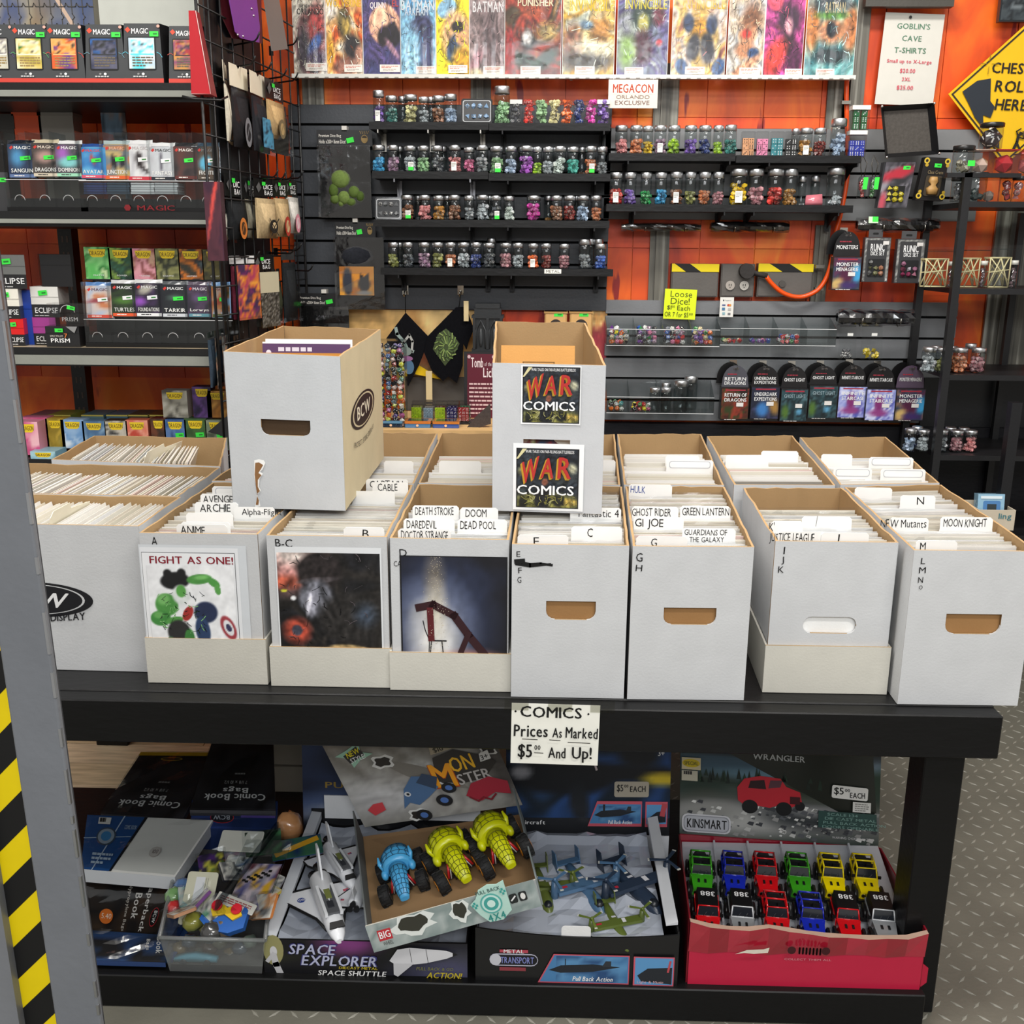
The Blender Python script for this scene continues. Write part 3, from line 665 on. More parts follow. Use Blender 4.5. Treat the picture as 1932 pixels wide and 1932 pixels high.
for bxk,x,h,lab in (('S1',-.905,.285,'tall cream divider leaning in the nearest sideways box'),('S1',-1.0,.272,'cream divider near the post in the nearest sideways box'),('S3',-.955,.287,'cream divider sticking up in the farthest sideways box')):
    bb=BX[bxk][1]; y0=bb[0].y+.02; y1=bb[3].y-.02
    m=MB('eee8d2','sheet'); m.prism([(0,0,0),(0,(y1-y0),0),(0,y1-y0,h-.02),(0,(y1-y0)*.5,h-.012),(0,(y1-y0)*.45,h),(0,.01,h),(0,0,h-.01)],(.001,0,0)); o=m.build('divider_card',None,(x,y0,ZB+.004),(0,.25 if bxk=='S3' else .2,0)); tag(o,lab,'divider card')
# comics and envelope in the two stacked boxes
def stacked(key,f,label,col,hgt,print_=None,name='comic_book',cat='comic book',wd=None,lean=.1,nm='cover_edge'):
    FL,FR,BR,BL,zb=BX[key][1]; l=FL.lerp(BL,f); q=FR.lerp(BR,f); c=(l+q)/2; w_=wd or (q-l).length-.014
    m=MB(col,'sheet'); m.box(-w_/2,0,0,w_/2,.004,hgt,col); o=m.build(name,None,(c.x,c.y-.02,zb+.004),(-lean,0,0)); tag(o,label,cat)
    if print_: k=MB('111111','print').plane((-w_/2,-.0001,hgt-.08),(w_,0,0),(0,0,.08),.0002); print_(k); k.build(nm,o)
    return o
stacked('TOP',.10,'front bagged comic in the stacked box with the oval logo','ececee',.256,wd=.165)
stacked('TOP',.17,'second bagged comic in the stacked box with the oval logo','f3f3f3',.260,wd=.165)
stacked('TOP',.30,'orange edged comic in the stacked box with the oval logo','c98a3c',.264,wd=.168)
def purple(k): k.rect(.0,0,1,.96,'5c3f66'); k.bars(.18,.74,.75,.92,1,'e0d8e4',4); k.ell(.07,.74,.03,.07,'e8e0ea')
stacked('TOP',.42,'purple covered comic in the stacked box with the oval logo','f4f4f4',.279,purple,wd=.172)
stacked('TOP',.47,'white board behind the purple comic in the stacked box','fafafa',.2825,wd=.172)
FL,FR,BR,BL,zb=BX['WAR'][1]
m=MB('cf9a55','card'); m.box(-.062,0,0,.078,.02,.297,'c08c4c'); m.plane((-.062,-.0001,.212),(.14,0,0),(0,0,.085),.0002)
m.line([(.3,.2),(.3,.62),(.72,.62),(.72,.5)],.02,'6a4a20'); m.text('CLIP',.2,.3,.27,.6,'6a4a20')
o=m.build('cardboard_mailer',None,(-.012,1.86,.8875),(-.35,0,.0)); tag(o,'tan cardboard mailer standing inside the stacked war comics box','mailer')
def warcover(k):
    k.art(painter(5,['2a2c30','1f2430','6b6a3c','94904e','2a2a22','b05030'],4,4,blobs=[(.1,.5,.12,.2,0,'3a3d38',.3)]),nx=22,ny=20)
w_=FR.x-FL.x
m=MB('333333','print').plane((FL.x-((FL.x+FR.x)/2)+.055,.0085,.105),(.095,.0,0),(0,0,.05),.0002)
m.rect(0,0,1,1,'38414a'); m.art(painter(9,['b23030','2d4a6a','6a2a2a','c8c0a8','58782a'],4,2),nx=16,ny=8); m.ell(.78,.62,.22,.3,'eeeade'); m.text('RANGE!',.66,.5,.95,.78,'151515',jit=.05)
m.build('comic_cover_in_hole',BX['WAR'][0])

# ---------------------------------------------------------------- pictures and writing on the box fronts
f=Front(BX['A'][1],BX['A'][0]); jot(f,[('A',286,1012,297,1028)])
m=f.mb('sheet',.0003); m.rect(*f.rc(270,1028,470,1228),'d6dade'); m.rect(*f.rc(272,1033,455,1227),'e9ebee'); m.rect(*f.rc(275,1042,449,1227),'55585c'); m.rect(*f.rc(275.8,1043,448,1227),'f0f1f3')
m.text('FIGHT AS ONE!',*f.rc(283,1049,441,1063),'8a1a2c',bold=True)
GRN=['55994a','3f7f3c','78b860','2f6030']
x0,y0,x1,y1=f.rc(284,1066,446,1226)
m.art(painter(3,['f1f2f4','f1f2f4'],2,2,warp=.9,blobs=[(.32,.82,.17,.10,.1,'17171a',.1),(.24,.90,.05,.05,.8,'17171a',.2),(.40,.91,.05,.05,-.6,'17171a',.2),(.20,.54,.13,.13,.3,'4f9446',.08),(.12,.38,.12,.09,0,'438840',.08),(.17,.60,.07,.06,.4,'78b868',.3),(.10,.42,.06,.04,0,'6aac5c',.3),(.28,.36,.1,.04,.2,'55994a',.1),(.60,.84,.15,.06,.1,'4f9446',.08),(.62,.86,.08,.025,.1,'7cc06c',.4),(.76,.80,.08,.045,-.6,'4f9446',.08),(.80,.72,.035,.06,.2,'5a9e4e',.08),
  (.38,.66,.10,.11,0,'dfe5e2',.15),(.38,.70,.055,.07,0,'5ba34c',.12),(.32,.22,.13,.14,0,'2c2c2c',.1),(.44,.13,.06,.13,0,'3f7f3c',.1),(.22,.08,.05,.09,0,'4a6e50',.1),(.65,.46,.13,.12,0,'25304f',.1),(.60,.24,.08,.16,.1,'2c4166',.1),(.63,.06,.05,.06,0,'a02028',.1),(.44,.44,.05,.09,-.5,'a5302c',.1),(.9,.28,.08,.15,.4,'a34048',.08),(.9,.28,.05,.1,.4,'e8e8ea',.08),(.9,.28,.03,.05,.4,'3a3a5c',.08)],det=.035),x0,y0,x1,y1,90,88); strokes(m,4,60,['1c3a1c','20242c','8cc87c'],x0+.1*(x1-x0),y0+.2*(y1-y0),x1-.35*(x1-x0),y0+.7*(y1-y0),.004,.06)
m.build('poster',BX['A'][0])
f=Front(BX['BC'][1],BX['BC'][0]); jot(f,[('B-C',520,1017,551,1032)])
m=f.mb('sheet',.0003); m.rect(*f.rc(524,1032,722,1243),'e4e6e8'); x0,y0,x1,y1=f.rc(527,1043,719,1240)
m.art(painter(11,['141416','1d1d20','2a2725','18181a'],3,3,blobs=[(.08,.9,.3,.22,0,'c48a84',.6),(.15,.98,.2,.1,0,'d8c8c0',.6),(.05,.72,.18,.06,0,'a4523e',.5),(.42,.82,.22,.18,0,'2b2626',.12),(.40,.74,.20,.03,.1,'4a4446',.2),(.38,.58,.17,.17,.1,'63646c',.15),(.33,.55,.05,.14,-.1,'9a9aa6',.4),(.30,.52,.02,.1,-.2,'e4e2ee',.4),(.68,.40,.28,.24,.2,'2b2928',.2),(.84,.42,.1,.1,.6,'404a58',.6),
  (.17,.26,.11,.1,0,'c0503c',.5),(.17,.265,.045,.045,0,'4a4a58',.2),(.70,.06,.24,.07,-.1,'b39a6c',.12),(.95,.06,.1,.03,.1,'8a7a58',.4),(.15,.57,.025,.02,0,'e8e8ea',.3),(.06,.64,.03,.012,0,'cbc83c',.3)],det=.25),x0,y0,x1,y1,90,90); strokes(m,14,50,['3c3a3c','0e0e10','5c5458'],x0,y0,x1,y1,.004,.08)
m.build('picture',BX['BC'][0])
f=Front(BX['D'][1],BX['D'][0]); jot(f,[('D',754,1036,768,1050),('CA',743,1058,757,1068)])
m=f.mb('sheet',.0003); m.rect(*f.rc(756,1049,957,1249),'15151a'); x0,y0,x1,y1=f.rc(759,1051,955,1247)
m.art(painter(21,['14141a','17171f','1c2030'],2,2,blobs=[(.36,.42,.40,.44,.3,'3c4a70',.7),(.34,.34,.28,.34,.3,'8a8fa2',.7),(.33,.22,.2,.24,.1,'e4e2de',.6),(.22,.46,.1,.1,0,'b8b8bc',.7),(.32,.8,.08,.2,0,'6a6460',.6),(.33,.5,.08,.2,0,'d6cfc0',.7),(.68,.05,.2,.06,0,'b47a74',.8)],det=.06),x0,y0,x1,y1,40,40)
W_,H_=x1-x0,y1-y0; q=lambda a,b: (x0+W_*a,y0+H_*b)
m.line([q(.20,.39),q(.22,.30),q(.26,.20),q(.25,.0)],.006,'15151a'); m.line([q(.26,.2),q(.42,.2)],.01,'15151a'); m.line([q(.38,.2),q(.40,.0)],.006,'15151a'); m.line([q(.28,.2),q(.26,.0)],.006,'15151a')
m.line([q(.16,.52),q(.3,.55),q(.5,.45),q(.64,.26),q(.84,.02)],.05,'33161c'); m.line([q(.64,.28),q(.55,.06)],.035,'33161c'); m.line([q(.27,.5),q(.28,.22)],.04,'5c1c22')
for k in range(260):
    a=R_.random(); v=1-a*1.0; sp=.05+.13*(a**2); u=.34+R_.gauss(0,sp*.6); u=min(max(u,.02),.96); vv=max(v,.01); s_=.004
    x,y=q(u,vv); m.lay=12; m.poly([m.q(x,y),m.q(x+s_,y+.001),m.q(x+s_*.9,y+s_*.9),m.q(x-.001,y+s_*.6)],R_.choice(['e6dcc4','c8b89a','8a7c68']))
m.build('picture',BX['D'][0])
f=Front(BX['E'][1],BX['E'][0]); jot(f,[('E',973,1039,984,1050),('F',976,1070,987,1081),('G',976,1087,984,1099)])
m=f.mb('ink'); m.line([f.uv(974,1058),f.uv(984,1061),f.uv(1000,1064),f.uv(1020,1063),f.uv(1041,1066)],.016,'101010'); m.line([f.uv(974,1064),f.uv(1000,1068),f.uv(1038,1064)],.014,'101010'); m.line([f.uv(974,1059),f.uv(987,1058)],.03,'101010'); m.build('crossed_out_word',BX['E'][0])
f=Front(BX['GH'][1],BX['GH'][0]); jot(f,[('G',1200,1042,1213,1059),('H',1199,1065,1211,1077)])
f=Front(BX['K'][1],BX['K'][0]); jot(f,[('I',1475,1031,1484,1045),('J',1471,1049,1483,1061),('K',1468,1067,1479,1080)])
f=Front(BX['L'][1],BX['L'][0]); jot(f,[('L',1736,1052,1747,1064),('M',1734,1069,1747,1081),('N',1732,1088,1741,1099),('O',1733,1103,1740,1111)])
f=Front(BX['S1'][1],BX['S1'][0]); m=f.mb('ink'); c=f.uv(66,1131); e=f.uv(176,1131); ru=e[0]-c[0]; rv=f.uv(66,1098)[1]-c[1]
m.ell(c[0],c[1],ru,rv,'15151a',n=40); m.ell(c[0],c[1]+.003,ru*.86,rv*.86,'c9cacb',n=40); m.ell(c[0],c[1]+.003,ru*.82,rv*.82,'15151a',n=40)
a=f.rc(2,1117,122,1145); m.text('BCW',*a,'e8e8e8',bold=True,shear=.25); a=f.rc(96,1156,162,1170); m.text('DISPLAY',*a,'15151a',bold=True,rot=.018); m.build('printed_logo',BX['S1'][0])
f=Front(BX['TOP'][1],BX['TOP'][0])
m=f.mb('card',.0003); pts=[(480,868),(489,866),(498,868),(501,873),(496,885),(491,890),(497,893),(490,903),(489,918),(493,925),(486,933),(490,946),(492,955),(481,957),(485,940),(484,920),(480,900)]
m.shape([f.uv(*p) for p in pts],'f0f0ee'); m.shape([f.uv(*p) for p in [(482,873),(489,872),(497,877),(493,884),(488,892),(494,896),(487,905),(487,918),(491,926),(485,932),(489,944),(488,952),(483,952),(486,935),(483,915),(481,895)]],'8a6440'); m.build('torn_strip',BX['TOP'][0])
# logo on the right side of that box
FL,FR,BR,BL,zb=BX['TOP'][1]; base=Vector(BX['TOP'][0].location)
m=MB('15151a','ink').plane(Vector((FR.x+.0006,FR.y,zb))-base,Vector((BR.x-FR.x,BR.y-FR.y,0)),(0,0,.281),.0002)
def suv(px,py):
    d=RM @ Vector(((px-966)/F_PX,-(py-966)/F_PX,-1)); k=(FR.x-CAM.x)/d.x; p=CAM+d*k; return (p.y-FR.y)/(BR.y-FR.y),(p.z-zb)/.281
c=suv(686,771); e=suv(707,760); t_=suv(686,737); ru=abs(e[0]-c[0]); rv=abs(t_[1]-c[1])
m.ell(c[0],c[1],ru,rv,'15151a',n=36); m.ell(c[0],c[1],ru*.88,rv*.88,'cabd9c',n=36); m.ell(c[0],c[1],ru*.8,rv*.8,'15151a',n=36); m.text('BCW',c[0]-ru*.66,c[1]-rv*.36,c[0]+ru*.66,c[1]+rv*.4,'e8dfc8',bold=True)
m.text('PROTECT. STORE. DISPLAY.',c[0]-ru*.85,c[1]-rv*1.62,c[0]+ru*.85,c[1]-rv*1.32,'2a2a2a',arc=-.8); m.build('printed_logo',BX['TOP'][0])
# war comics pictures
f=Front(BX['WAR'][1],BX['WAR'][0])
for (x0,y0,x1,y1,mx0,my0,mx1,my1) in ((983,690,1096,801,986,692,1094,798),(968,837,1101,963,974,846,1092,958)):
    m=f.mb('sheet',.0003); m.rect(*f.rc(x0,y0,x1,y1),'f2f3f4'); a=f.rc(mx0,my0,mx1,my1); m.rect(*a,'16171a'); W_,H_=a[2]-a[0],a[3]-a[1]
    def r4(u0,v0,u1,v1): return a[0]+W_*u0,a[1]+H_*v0,a[0]+W_*u1,a[1]+H_*v1
    m.art(painter(15,['20242a','2a3038','343a3c'],4,4,blobs=[(.5,.08,.6,.16,0,'7c7a3e',.3),(.85,.1,.2,.06,0,'a08a44',.4),(.42,.16,.14,.2,.1,'1d1f22',.2),(.46,.44,.05,.06,0,'b06a50',.3),(.44,.54,.08,.05,0,'2c2c28',.2),(.68,.12,.1,.1,0,'22241f',.2),(.1,.08,.07,.1,0,'22241f',.2),(.1,.62,.08,.07,.5,'8a8458',.5),(.9,.68,.07,.08,.5,'a8a68c',.5)],det=.3),*r4(.02,.015,.98,.985),60,60); strokes(m,7,60,['121214','b8b478','8c8844'],*r4(.03,.03,.95,.24),.005,.07)
    m.shape([r4(.0,.82,0,0)[:2],r4(.03,.82,0,0)[:2],r4(.17,.99,0,0)[:2],r4(.1,.99,0,0)[:2]],'d8d0a0')
    m.text('WAR TALES ON FAR-FLUNG BATTLEFIELDS',*r4(.15,.925,.92,.975),'ececec',bold=True)
    for dx,dy,cc in ((-.03,-.035,'d9a832'),(-.015,-.018,'d9a832'),(0,0,'b8302c')):
        m.text('W',*r4(.08+dx,.46+dy,.36+dx,.84+dy),cc,bold=True,rot=.05,shear=.06); m.text('A',*r4(.39+dx,.52+dy,.6+dx,.86+dy),cc,bold=True,shear=.1); m.text('R',*r4(.66+dx,.52+dy,.88+dx,.88+dy),cc,bold=True,shear=.08)
    m.text('COMICS',*r4(.02,.24,.93,.40),'f6f6f6',bold=True); m.build('taped_picture',BX['WAR'][0])

# paper price sign taped to the table rail
a=P(963,1440,1.556); b=P(1131,1330,1.556); m=MB('f1f0e6','sheet'); w_,h_=b.x-a.x,b.z-a.z
m.box(0,0,0,w_,.0006,h_,'f1f0e6'); m.plane((0,-.0001,0),(w_,0,0),(0,0,h_),.0002)
sg=m.build('price_sign',None,(a.x,1.5575,a.z),(0,.014,0)); tag(sg,'handwritten white sign about comics prices taped to the table rail','sign')
m=MB('151515','ink').plane((0,-.0003,0),(w_,0,0),(0,0,h_),.0002)
m.text('COMICS',.1,.78,.8,.96,'151515',jit=.03,bold=True); m.ell(.045,.87,.012,.018,'151515',n=8); m.ell(.87,.86,.012,.018,'151515',n=8)
m.text('Prices',.03,.46,.42,.66,'151515',jit=.04,bold=True); m.text('As',.47,.46,.58,.62,'151515',jit=.04,bold=True); m.text('Marked',.62,.46,.985,.64,'151515',jit=.04,bold=True)
m.text('$5',.08,.12,.25,.34,'151515',jit=.04,bold=True); m.text('00',.27,.25,.34,.33,'151515',bold=True); m.text('And',.43,.12,.63,.30,'151515',jit=.04,bold=True); m.text('Up!',.7,.07,.93,.32,'151515',jit=.04,bold=True)
for u0,u1,v in ((.13,.3,.43),(.44,.56,.43),(.65,.9,.4),(.27,.37,.21)): m.line([(u0,v),(u1,v-.005)],.012,'151515')
m.build('lettering',sg)
m=MB('e8e8e0','film')
for x in (-.012,.06,.13): m.plane((x,-.001,h_-.012),(.04,0,0),(0,0,.022),.0003); m.rect(0,0,1,1,'dcdcd6')
m.build('clear_tape',sg)
def shade(c,d): c=H(c); return tuple(min(max(x*(1+d),0),1) for x in c)
# ================================================================ rack of bagged comics along the top of the wall
YR=3.40
rk=thing('comic_rack','white wire ledge rack fixed high on the orange wall, holding covers face out','rack',(0,0,0))
a=P(552,138,YR); b=P(1612,148,YR); zR=(a.z+b.z)/2; PZR=zR
m=MB('d8d6ce','plastic'); m.box(a.x,YR-.014,zR-.010,b.x,YR-.010,zR+.002); m.box(a.x,YR-.010,zR-.004,b.x,YR+.05,zR-.001); m.build('ledge',rk)
m=MB('8e8c86','plastic')
x=a.x+.01
while x<b.x: m.box(x,YR-.0150,zR-.010,x+.012,YR-.0141,zR-.007); x+=.031
m.build('ledge_notches',rk)['kind']='stuff'
for xx in (a.x+.004,(a.x+b.x)/2,b.x-.004):
    m=MB('c8c6c0','metal'); m.box(xx-.004,YR+.052,zR-.006,xx+.004,YR+.058,zR+.4); m.build('upright',rk)
CV=[
 (556,617,'bagged comic with a cream border and the word ORLANDO, leftmost on the wall rack',['d8cfc0','cfc5b4'],[(.55,.42,.5,.42,0,'8c5a58',.1),(.75,.62,.25,.25,0,'b84a48',.4),(.3,.35,.2,.3,0,'4a444c',.4),(.68,.4,.25,.1,.4,'4a68a8',.3),(.7,.22,.25,.12,0,'5a5068',.4)],[('ORLANDO',.14,.84,.98,.9,'1c1c1c',0),('THE NEW FRONTIER',.2,.915,.98,.94,'3c3c3c',0)]),
 (617,686,'bagged comic with fiery orange background and yellow title, second on the wall rack',['e8903c','c8501c','e8b070','e0d0b8'],[(.15,.84,.16,.12,0,'e0d4c4',.3),(.5,.68,.18,.2,.2,'5a5030',.3),(.55,.62,.1,.1,0,'b89a4c',.4),(.72,.36,.24,.16,0,'2a2426',.3),(.5,.12,.34,.12,0,'9a6858',.3),(.9,.28,.1,.1,0,'c89078',.4),(.1,.3,.1,.2,0,'d8a030',.4)],[('WOLVERINE',.02,.93,.98,1.0,'e8b820',.1)]),
 (686,757,'bagged comic with a peach full moon on night blue, on the wall rack',['3a3c68','4a4070','58466c'],[(.58,.64,.42,.24,0,'e8a888',.06),(.58,.64,.34,.19,0,'eeb898',.3),(.55,.5,.16,.12,.3,'20181c',.2),(.82,.52,.18,.14,-.3,'1c161c',.2),(.75,.62,.12,.03,.4,'1c161c',.2),(.78,.34,.2,.05,-.5,'9a7484',.3)],[('QUINN',.2,.91,.62,.97,'f0e8e8',.1),('EL',.8,.93,.97,.99,'c84038',0)]),
 (757,823,'bagged comic with a pale blue wall and a dark cloaked shape at its right',['7ab4dc','8cc0e0','5a98c8'],[(.72,.3,.2,.5,0,'4a4c70',.2),(.6,.62,.32,.12,0,'3a3c60',.2),(.5,.74,.08,.1,.2,'303458',.2),(.3,.3,.25,.3,0,'9ad0ea',.5)],[('BATMAN',.02,.89,.98,.99,'e8ecf2',0),('ARKHAM',.12,.83,.8,.9,'d8e4f0',0)]),
 (823,886,'bagged comic with a bright yellow background and a pale blue ball',['e8cc20','f0d428','e0c020'],[(.32,.84,.3,.12,.1,'88b4d0',.08),(.6,.52,.46,.3,0,'d8a878',.2),(.55,.36,.24,.16,.4,'3c506c',.2),(.8,.2,.3,.18,0,'c8942c',.3),(.72,.5,.14,.1,0,'d8a070',.2),(.65,.62,.2,.07,0,'2c2420',.2)],[]),
 (886,952,'bagged comic in soft mauve grey with a white title',['9a8484','b09c9c','84706e','a89090'],[(.5,.75,.3,.12,0,'7a6868',.4),(.6,.45,.3,.3,.3,'6e5c5e',.4),(.2,.2,.2,.1,.5,'b88890',.3),(.2,.04,.2,.06,0,'d8c8a0',.4)],[('BATMAN',.08,.87,.98,.98,'ece8e8',0)]),
 (952,1058,'bagged comic with a red and dark green scene and cream title',['8a2c20','6a3020','a84030','4a3a24','9a7038'],[(.42,.44,.14,.13,0,'2a2c2c',.3),(.4,.48,.1,.1,0,'c8c4c0',.25),(.38,.2,.24,.1,-.2,'28382c',.3),(.7,.2,.25,.1,.4,'34483a',.3),(.5,.8,.2,.08,0,'b05030',.4),(.1,.3,.08,.3,0,'a02828',.3),(.75,.55,.2,.12,0,'a89058',.5)],[('PUNISHER',.22,.93,.86,1.0,'e8dcb8',.04)]),
 (1060,1158,'pale gold bagged comic with a blinding light, first of three yellow titled ones',['d8cc90','e8d8a0','c89838','b8c0b0'],[(.7,.6,.2,.2,0,'c88a40',.4),(.7,.8,.15,.1,0,'dcb878',.3),(.45,.64,.14,.06,0,'7a98b0',.3),(.2,.4,.2,.25,0,'8a5a48',.4),(.5,.2,.5,.12,0,'3c3428',.4),(.6,.36,.35,.08,-.1,'fff4d0',.6)],[('INVINCIBLE',.12,.88,.98,1.0,'e0c020',0)]),
 (1162,1258,'bagged comic with a storm of purple and green around a striped shape',['48406c','7a8498','5c5088','a8b0a8'],[(.5,.75,.22,.16,0,'22382c',.3),(.5,.66,.1,.12,0,'b0a85c',.3),(.5,.35,.2,.2,0,'4a2030',.3),(.2,.3,.18,.2,.5,'86a858',.4),(.82,.42,.06,.04,0,'e02030',.4),(.8,.75,.12,.12,0,'6a2438',.3)],[('INVINCIBLE',.14,.9,.96,1.0,'c8b820',0)]),
 (1264,1366,'bagged comic with a wide-legged blue and gold shape on a peach sky',['d8a878','c8b8b0','e0bc6c','9a5c58'],[(.5,.78,.14,.1,0,'c8a050',.3),(.5,.6,.2,.12,0,'d0942c',.2),(.3,.66,.1,.12,.4,'2c3c5c',.2),(.72,.64,.1,.12,-.4,'2c3c5c',.2),(.4,.36,.12,.18,-.4,'34343c',.2),(.66,.36,.12,.18,.4,'34343c',.2),(.2,.12,.12,.1,-.4,'3c5c8c',.2),(.88,.12,.12,.1,.4,'3c5c8c',.2)],[('INVINCIBLE',.18,.9,.96,1.0,'d8b020',0)]),
 (1370,1438,'bagged comic with a warm beach scene, left of the magenta one',['b8a898','c8b49c','a8a8a8','bca488'],[(.62,.7,.3,.2,.2,'7a5038',.4),(.55,.52,.22,.12,0,'c88c68',.3),(.5,.34,.28,.1,0,'c08460',.3),(.72,.3,.16,.07,0,'34507c',.2),(.5,.12,.5,.07,.3,'c89070',.3),(.5,.54,.14,.06,0,'b83830',.3)],[]),
 (1438,1512,'bagged comic in magenta and red with dark figures',['a83878','c84c94','7c2c60','d85068'],[(.62,.72,.3,.2,0,'3c2438',.3),(.6,.62,.1,.12,0,'d8a0a8',.3),(.6,.36,.2,.18,0,'38202c',.3),(.3,.24,.3,.2,.4,'d84038',.3),(.8,.2,.2,.2,0,'4c2040',.3)],[]),
 (1514,1608,'bagged comic in teal with orange side shapes, rightmost on the wall rack',['58a8a8','8cc8c4','3c7c84','a8dcd4'],[(.1,.6,.16,.3,0,'c87c40',.3),(.88,.6,.16,.3,0,'c07848',.3),(.5,.56,.3,.16,0,'c88860',.3),(.5,.58,.1,.1,0,'20242c',.2),(.5,.26,.36,.1,0,'303c40',.3),(.5,.76,.3,.05,0,'5c8c3c',.4),(.5,.9,.4,.1,0,'38444c',.4)],[('BATMAN',.35,.86,.75,.97,'c8b890',0)])]
LB=[(578,119,617,134),(650,122,684,136),(717,122,755,136),(785,125,822,139),(846,123,882,138),(912,125,951,140),(982,125,1020,140),(1084,125,1122,140),(1178,127,1214,141),(1292,126,1330,140),(1394,128,1434,142),(1480,130,1513,143),(1538,130,1574,144)]
for i,(x0,x1,lab,pal,bl,tx) in enumerate(CV):
    a=P(x0,137,YR+.02); b=P(x1,137,YR+.02); w_=b.x-a.x; h=.262; full=.172; yy=YR+.015+.003*((i*2) % 3)
    if i in (7,8,9,12,6): yy-=.006
    t=thing('comic_book',lab.replace('left of the two-letter-taller titles','first of three with the same yellow title'),'comic book',(a.x,yy,zR),(-.02,0,0),'covers on the wall rack')
    m=MB('e8e6e0','sheet'); m.box(0,0,0,w_,.003,h); m.build('backing_board',t)
    m=MB('333333','print').plane((.0015,-.0001,.002),(w_-.003,0,0),(0,0,h-.004),.0002)
    m.art(painter(30+i,pal,3,4,blobs=[(q[0],q[1]*.88,q[2],q[3]*.88)+tuple(q[4:]) for q in bl],det=.24),nx=44,ny=64); strokes(m,i,70,['1c1a1e',shade(pal[0],-.45),shade(pal[-1],.3),shade(pal[1],-.3)],w=.006,l=.16)
    for s,u0,v0,u1,v1,c,sh in tx: m.text(s,u0,v0-.165,u1,v1-.155,c,bold=True,shear=sh)
    if i==0: m.bars(.5,.02,.95,.05,1,'555555')
    m.build('cover',t)
    q0=P(LB[i][0],LB[i][3],yy); q1=P(LB[i][2],LB[i][1],yy)
    m=MB('efeadf','ink').plane((q0.x-a.x,-.0022,q0.z-zR),(q1.x-q0.x,0,0),(0,0,q1.z-q0.z),.0002); m.rect(0,0,1,1,'efe8de'); m.bars(.08,.5,.92,.86,2,'d08878',i); m.bars(.15,.15,.8,.42,2,'b0a8a0',i+50)
    m.build('price_label',t)
    if i in (0,3,5,6,7,8,9,12):
        m=MB('f4f4f4','film'); n=8
        for k in range(n): m.poly([(w_*k/n,-.0045-.001*(k % 2),.0),(w_*(k+1)/n,-.0045-.001*((k+1) % 2),.0),(w_*(k+1)/n,-.0035-.0012*((k+1) % 2),h+.006),(w_*k/n,-.0035-.0012*(k % 2),h+.006)])
        m.build('clear_bag',t)
# MEGACON card
def card(name,label,cat,x0,y0,x1,y1,Y,fn,base='f2efe6',th=.0015,rot=0,mt='sheet',group=None,pm='ink',rx=0):
    a=P(x0,y1,Y); b=P(x1,y0,Y); w_,h=b.x-a.x,b.z-a.z; t=thing(name,label,cat,(a.x,Y,a.z),(rx,rot,0),group)
    m=MB(base,mt); m.box(0,0,0,w_,th,h,base); m.build('card',t)
    k=MB('222222',pm).plane((0,-.0001,0),(w_,0,0),(0,0,h),.0002); fn(k); k.build('print',t); return t,w_,h
def f_(k):
    k.rect(.06,.5,.94,.95,'e8e0d4'); k.text('MEGACON',.09,.54,.91,.84,'b84020',bold=True); k.text('ORLANDO',.16,.33,.84,.46,'907a6c'); k.text('EXCLUSIVE',.14,.12,.84,.27,'7a6058')
t,w_,h=card('event_card','small white card with big rust red capitals hung below the comic rack','sign',1147,150,1242,204,YR-.03,f_,base='dcd2c6')
m=MB('e8e8e4','plastic'); m.tube([(w_*.1,0,h),(w_*.1,.01,h+.012)],.001,4); m.tube([(w_*.9,0,h),(w_*.9,.01,h+.012)],.001,4); m.build('ties',t)['kind']='stuff'

# ================================================================ shelves of dice jars
SHY0,SHY1=3.325,3.455
def wall_shelf(label,x0,x1,y,th=.018,brackets=(),bcol='1a1a1c',group=None):
    a=P(x0,y,SHY0); b=P(x1,y,SHY0); t=thing('wall_shelf',label,'shelf',(a.x,SHY0,a.z),group=group)
    L=b.x-a.x; m=MB('101011','black_paint'); m.box(0,0,-th,L,SHY1-SHY0,0); m.box(0,-.001,-th-.002,L,.004,.002); m.build('board',t)
    for bx_ in brackets:
        xx=P(bx_,y+30,SHY0+.1).x-a.x; m=MB(bcol,'metal' if bcol != '1a1a1c' else 'black_paint')
        m.box(xx-.008,SHY1-SHY0-.004,-.075,xx+.008,SHY1-SHY0,-th-.002); m.poly([(xx,.02,-th-.001),(xx,SHY1-SHY0,-.07),(xx,SHY1-SHY0,-th-.001)]); m.box(xx-.002,.0,-th-.012,xx+.002,SHY1-SHY0,-th-.001)
        m.build('bracket',t)
    return a.z
SG='black shelves of dice jars'
ZA=wall_shelf('top left black jar shelf with three pale brackets',696,922,231,brackets=(722,814,910),bcol='a8a49c',group=SG)
ZA2=wall_shelf('top shelf of acrylic dice boxes, right of the three-bracket shelf',923,1152,233,brackets=(950,1136),group=SG)
ZB_=wall_shelf('second black jar shelf from the top, left half',702,921,324,brackets=(752,891),bcol='8a8a8e',group=SG)
ZB2=wall_shelf('second black jar shelf from the top, right half',922,1152,328,brackets=(960,1120),group=SG)
ZC=wall_shelf('third black jar shelf from the top, on the dark slatted panel',706,1150,415,brackets=(890,960,1118),group=SG)
ZD=wall_shelf('lowest jar shelf on the dark slatted panel, with a METAL tag',718,1157,506,brackets=(760,920,966,1125),group=SG)
ZE=wall_shelf('upper right jar shelf, left half, under the striped battens',1149,1388,290,brackets=(1180,1366),group=SG)
ZE2=wall_shelf('upper right jar shelf, right half, with a stack of green and blue dice boxes',1389,1625,294,brackets=(1438,1600),group=SG)
ZF=wall_shelf('lower right jar shelf above the rolled black mats',1144,1610,386,brackets=(1192,1356,1410,1565),group=SG)
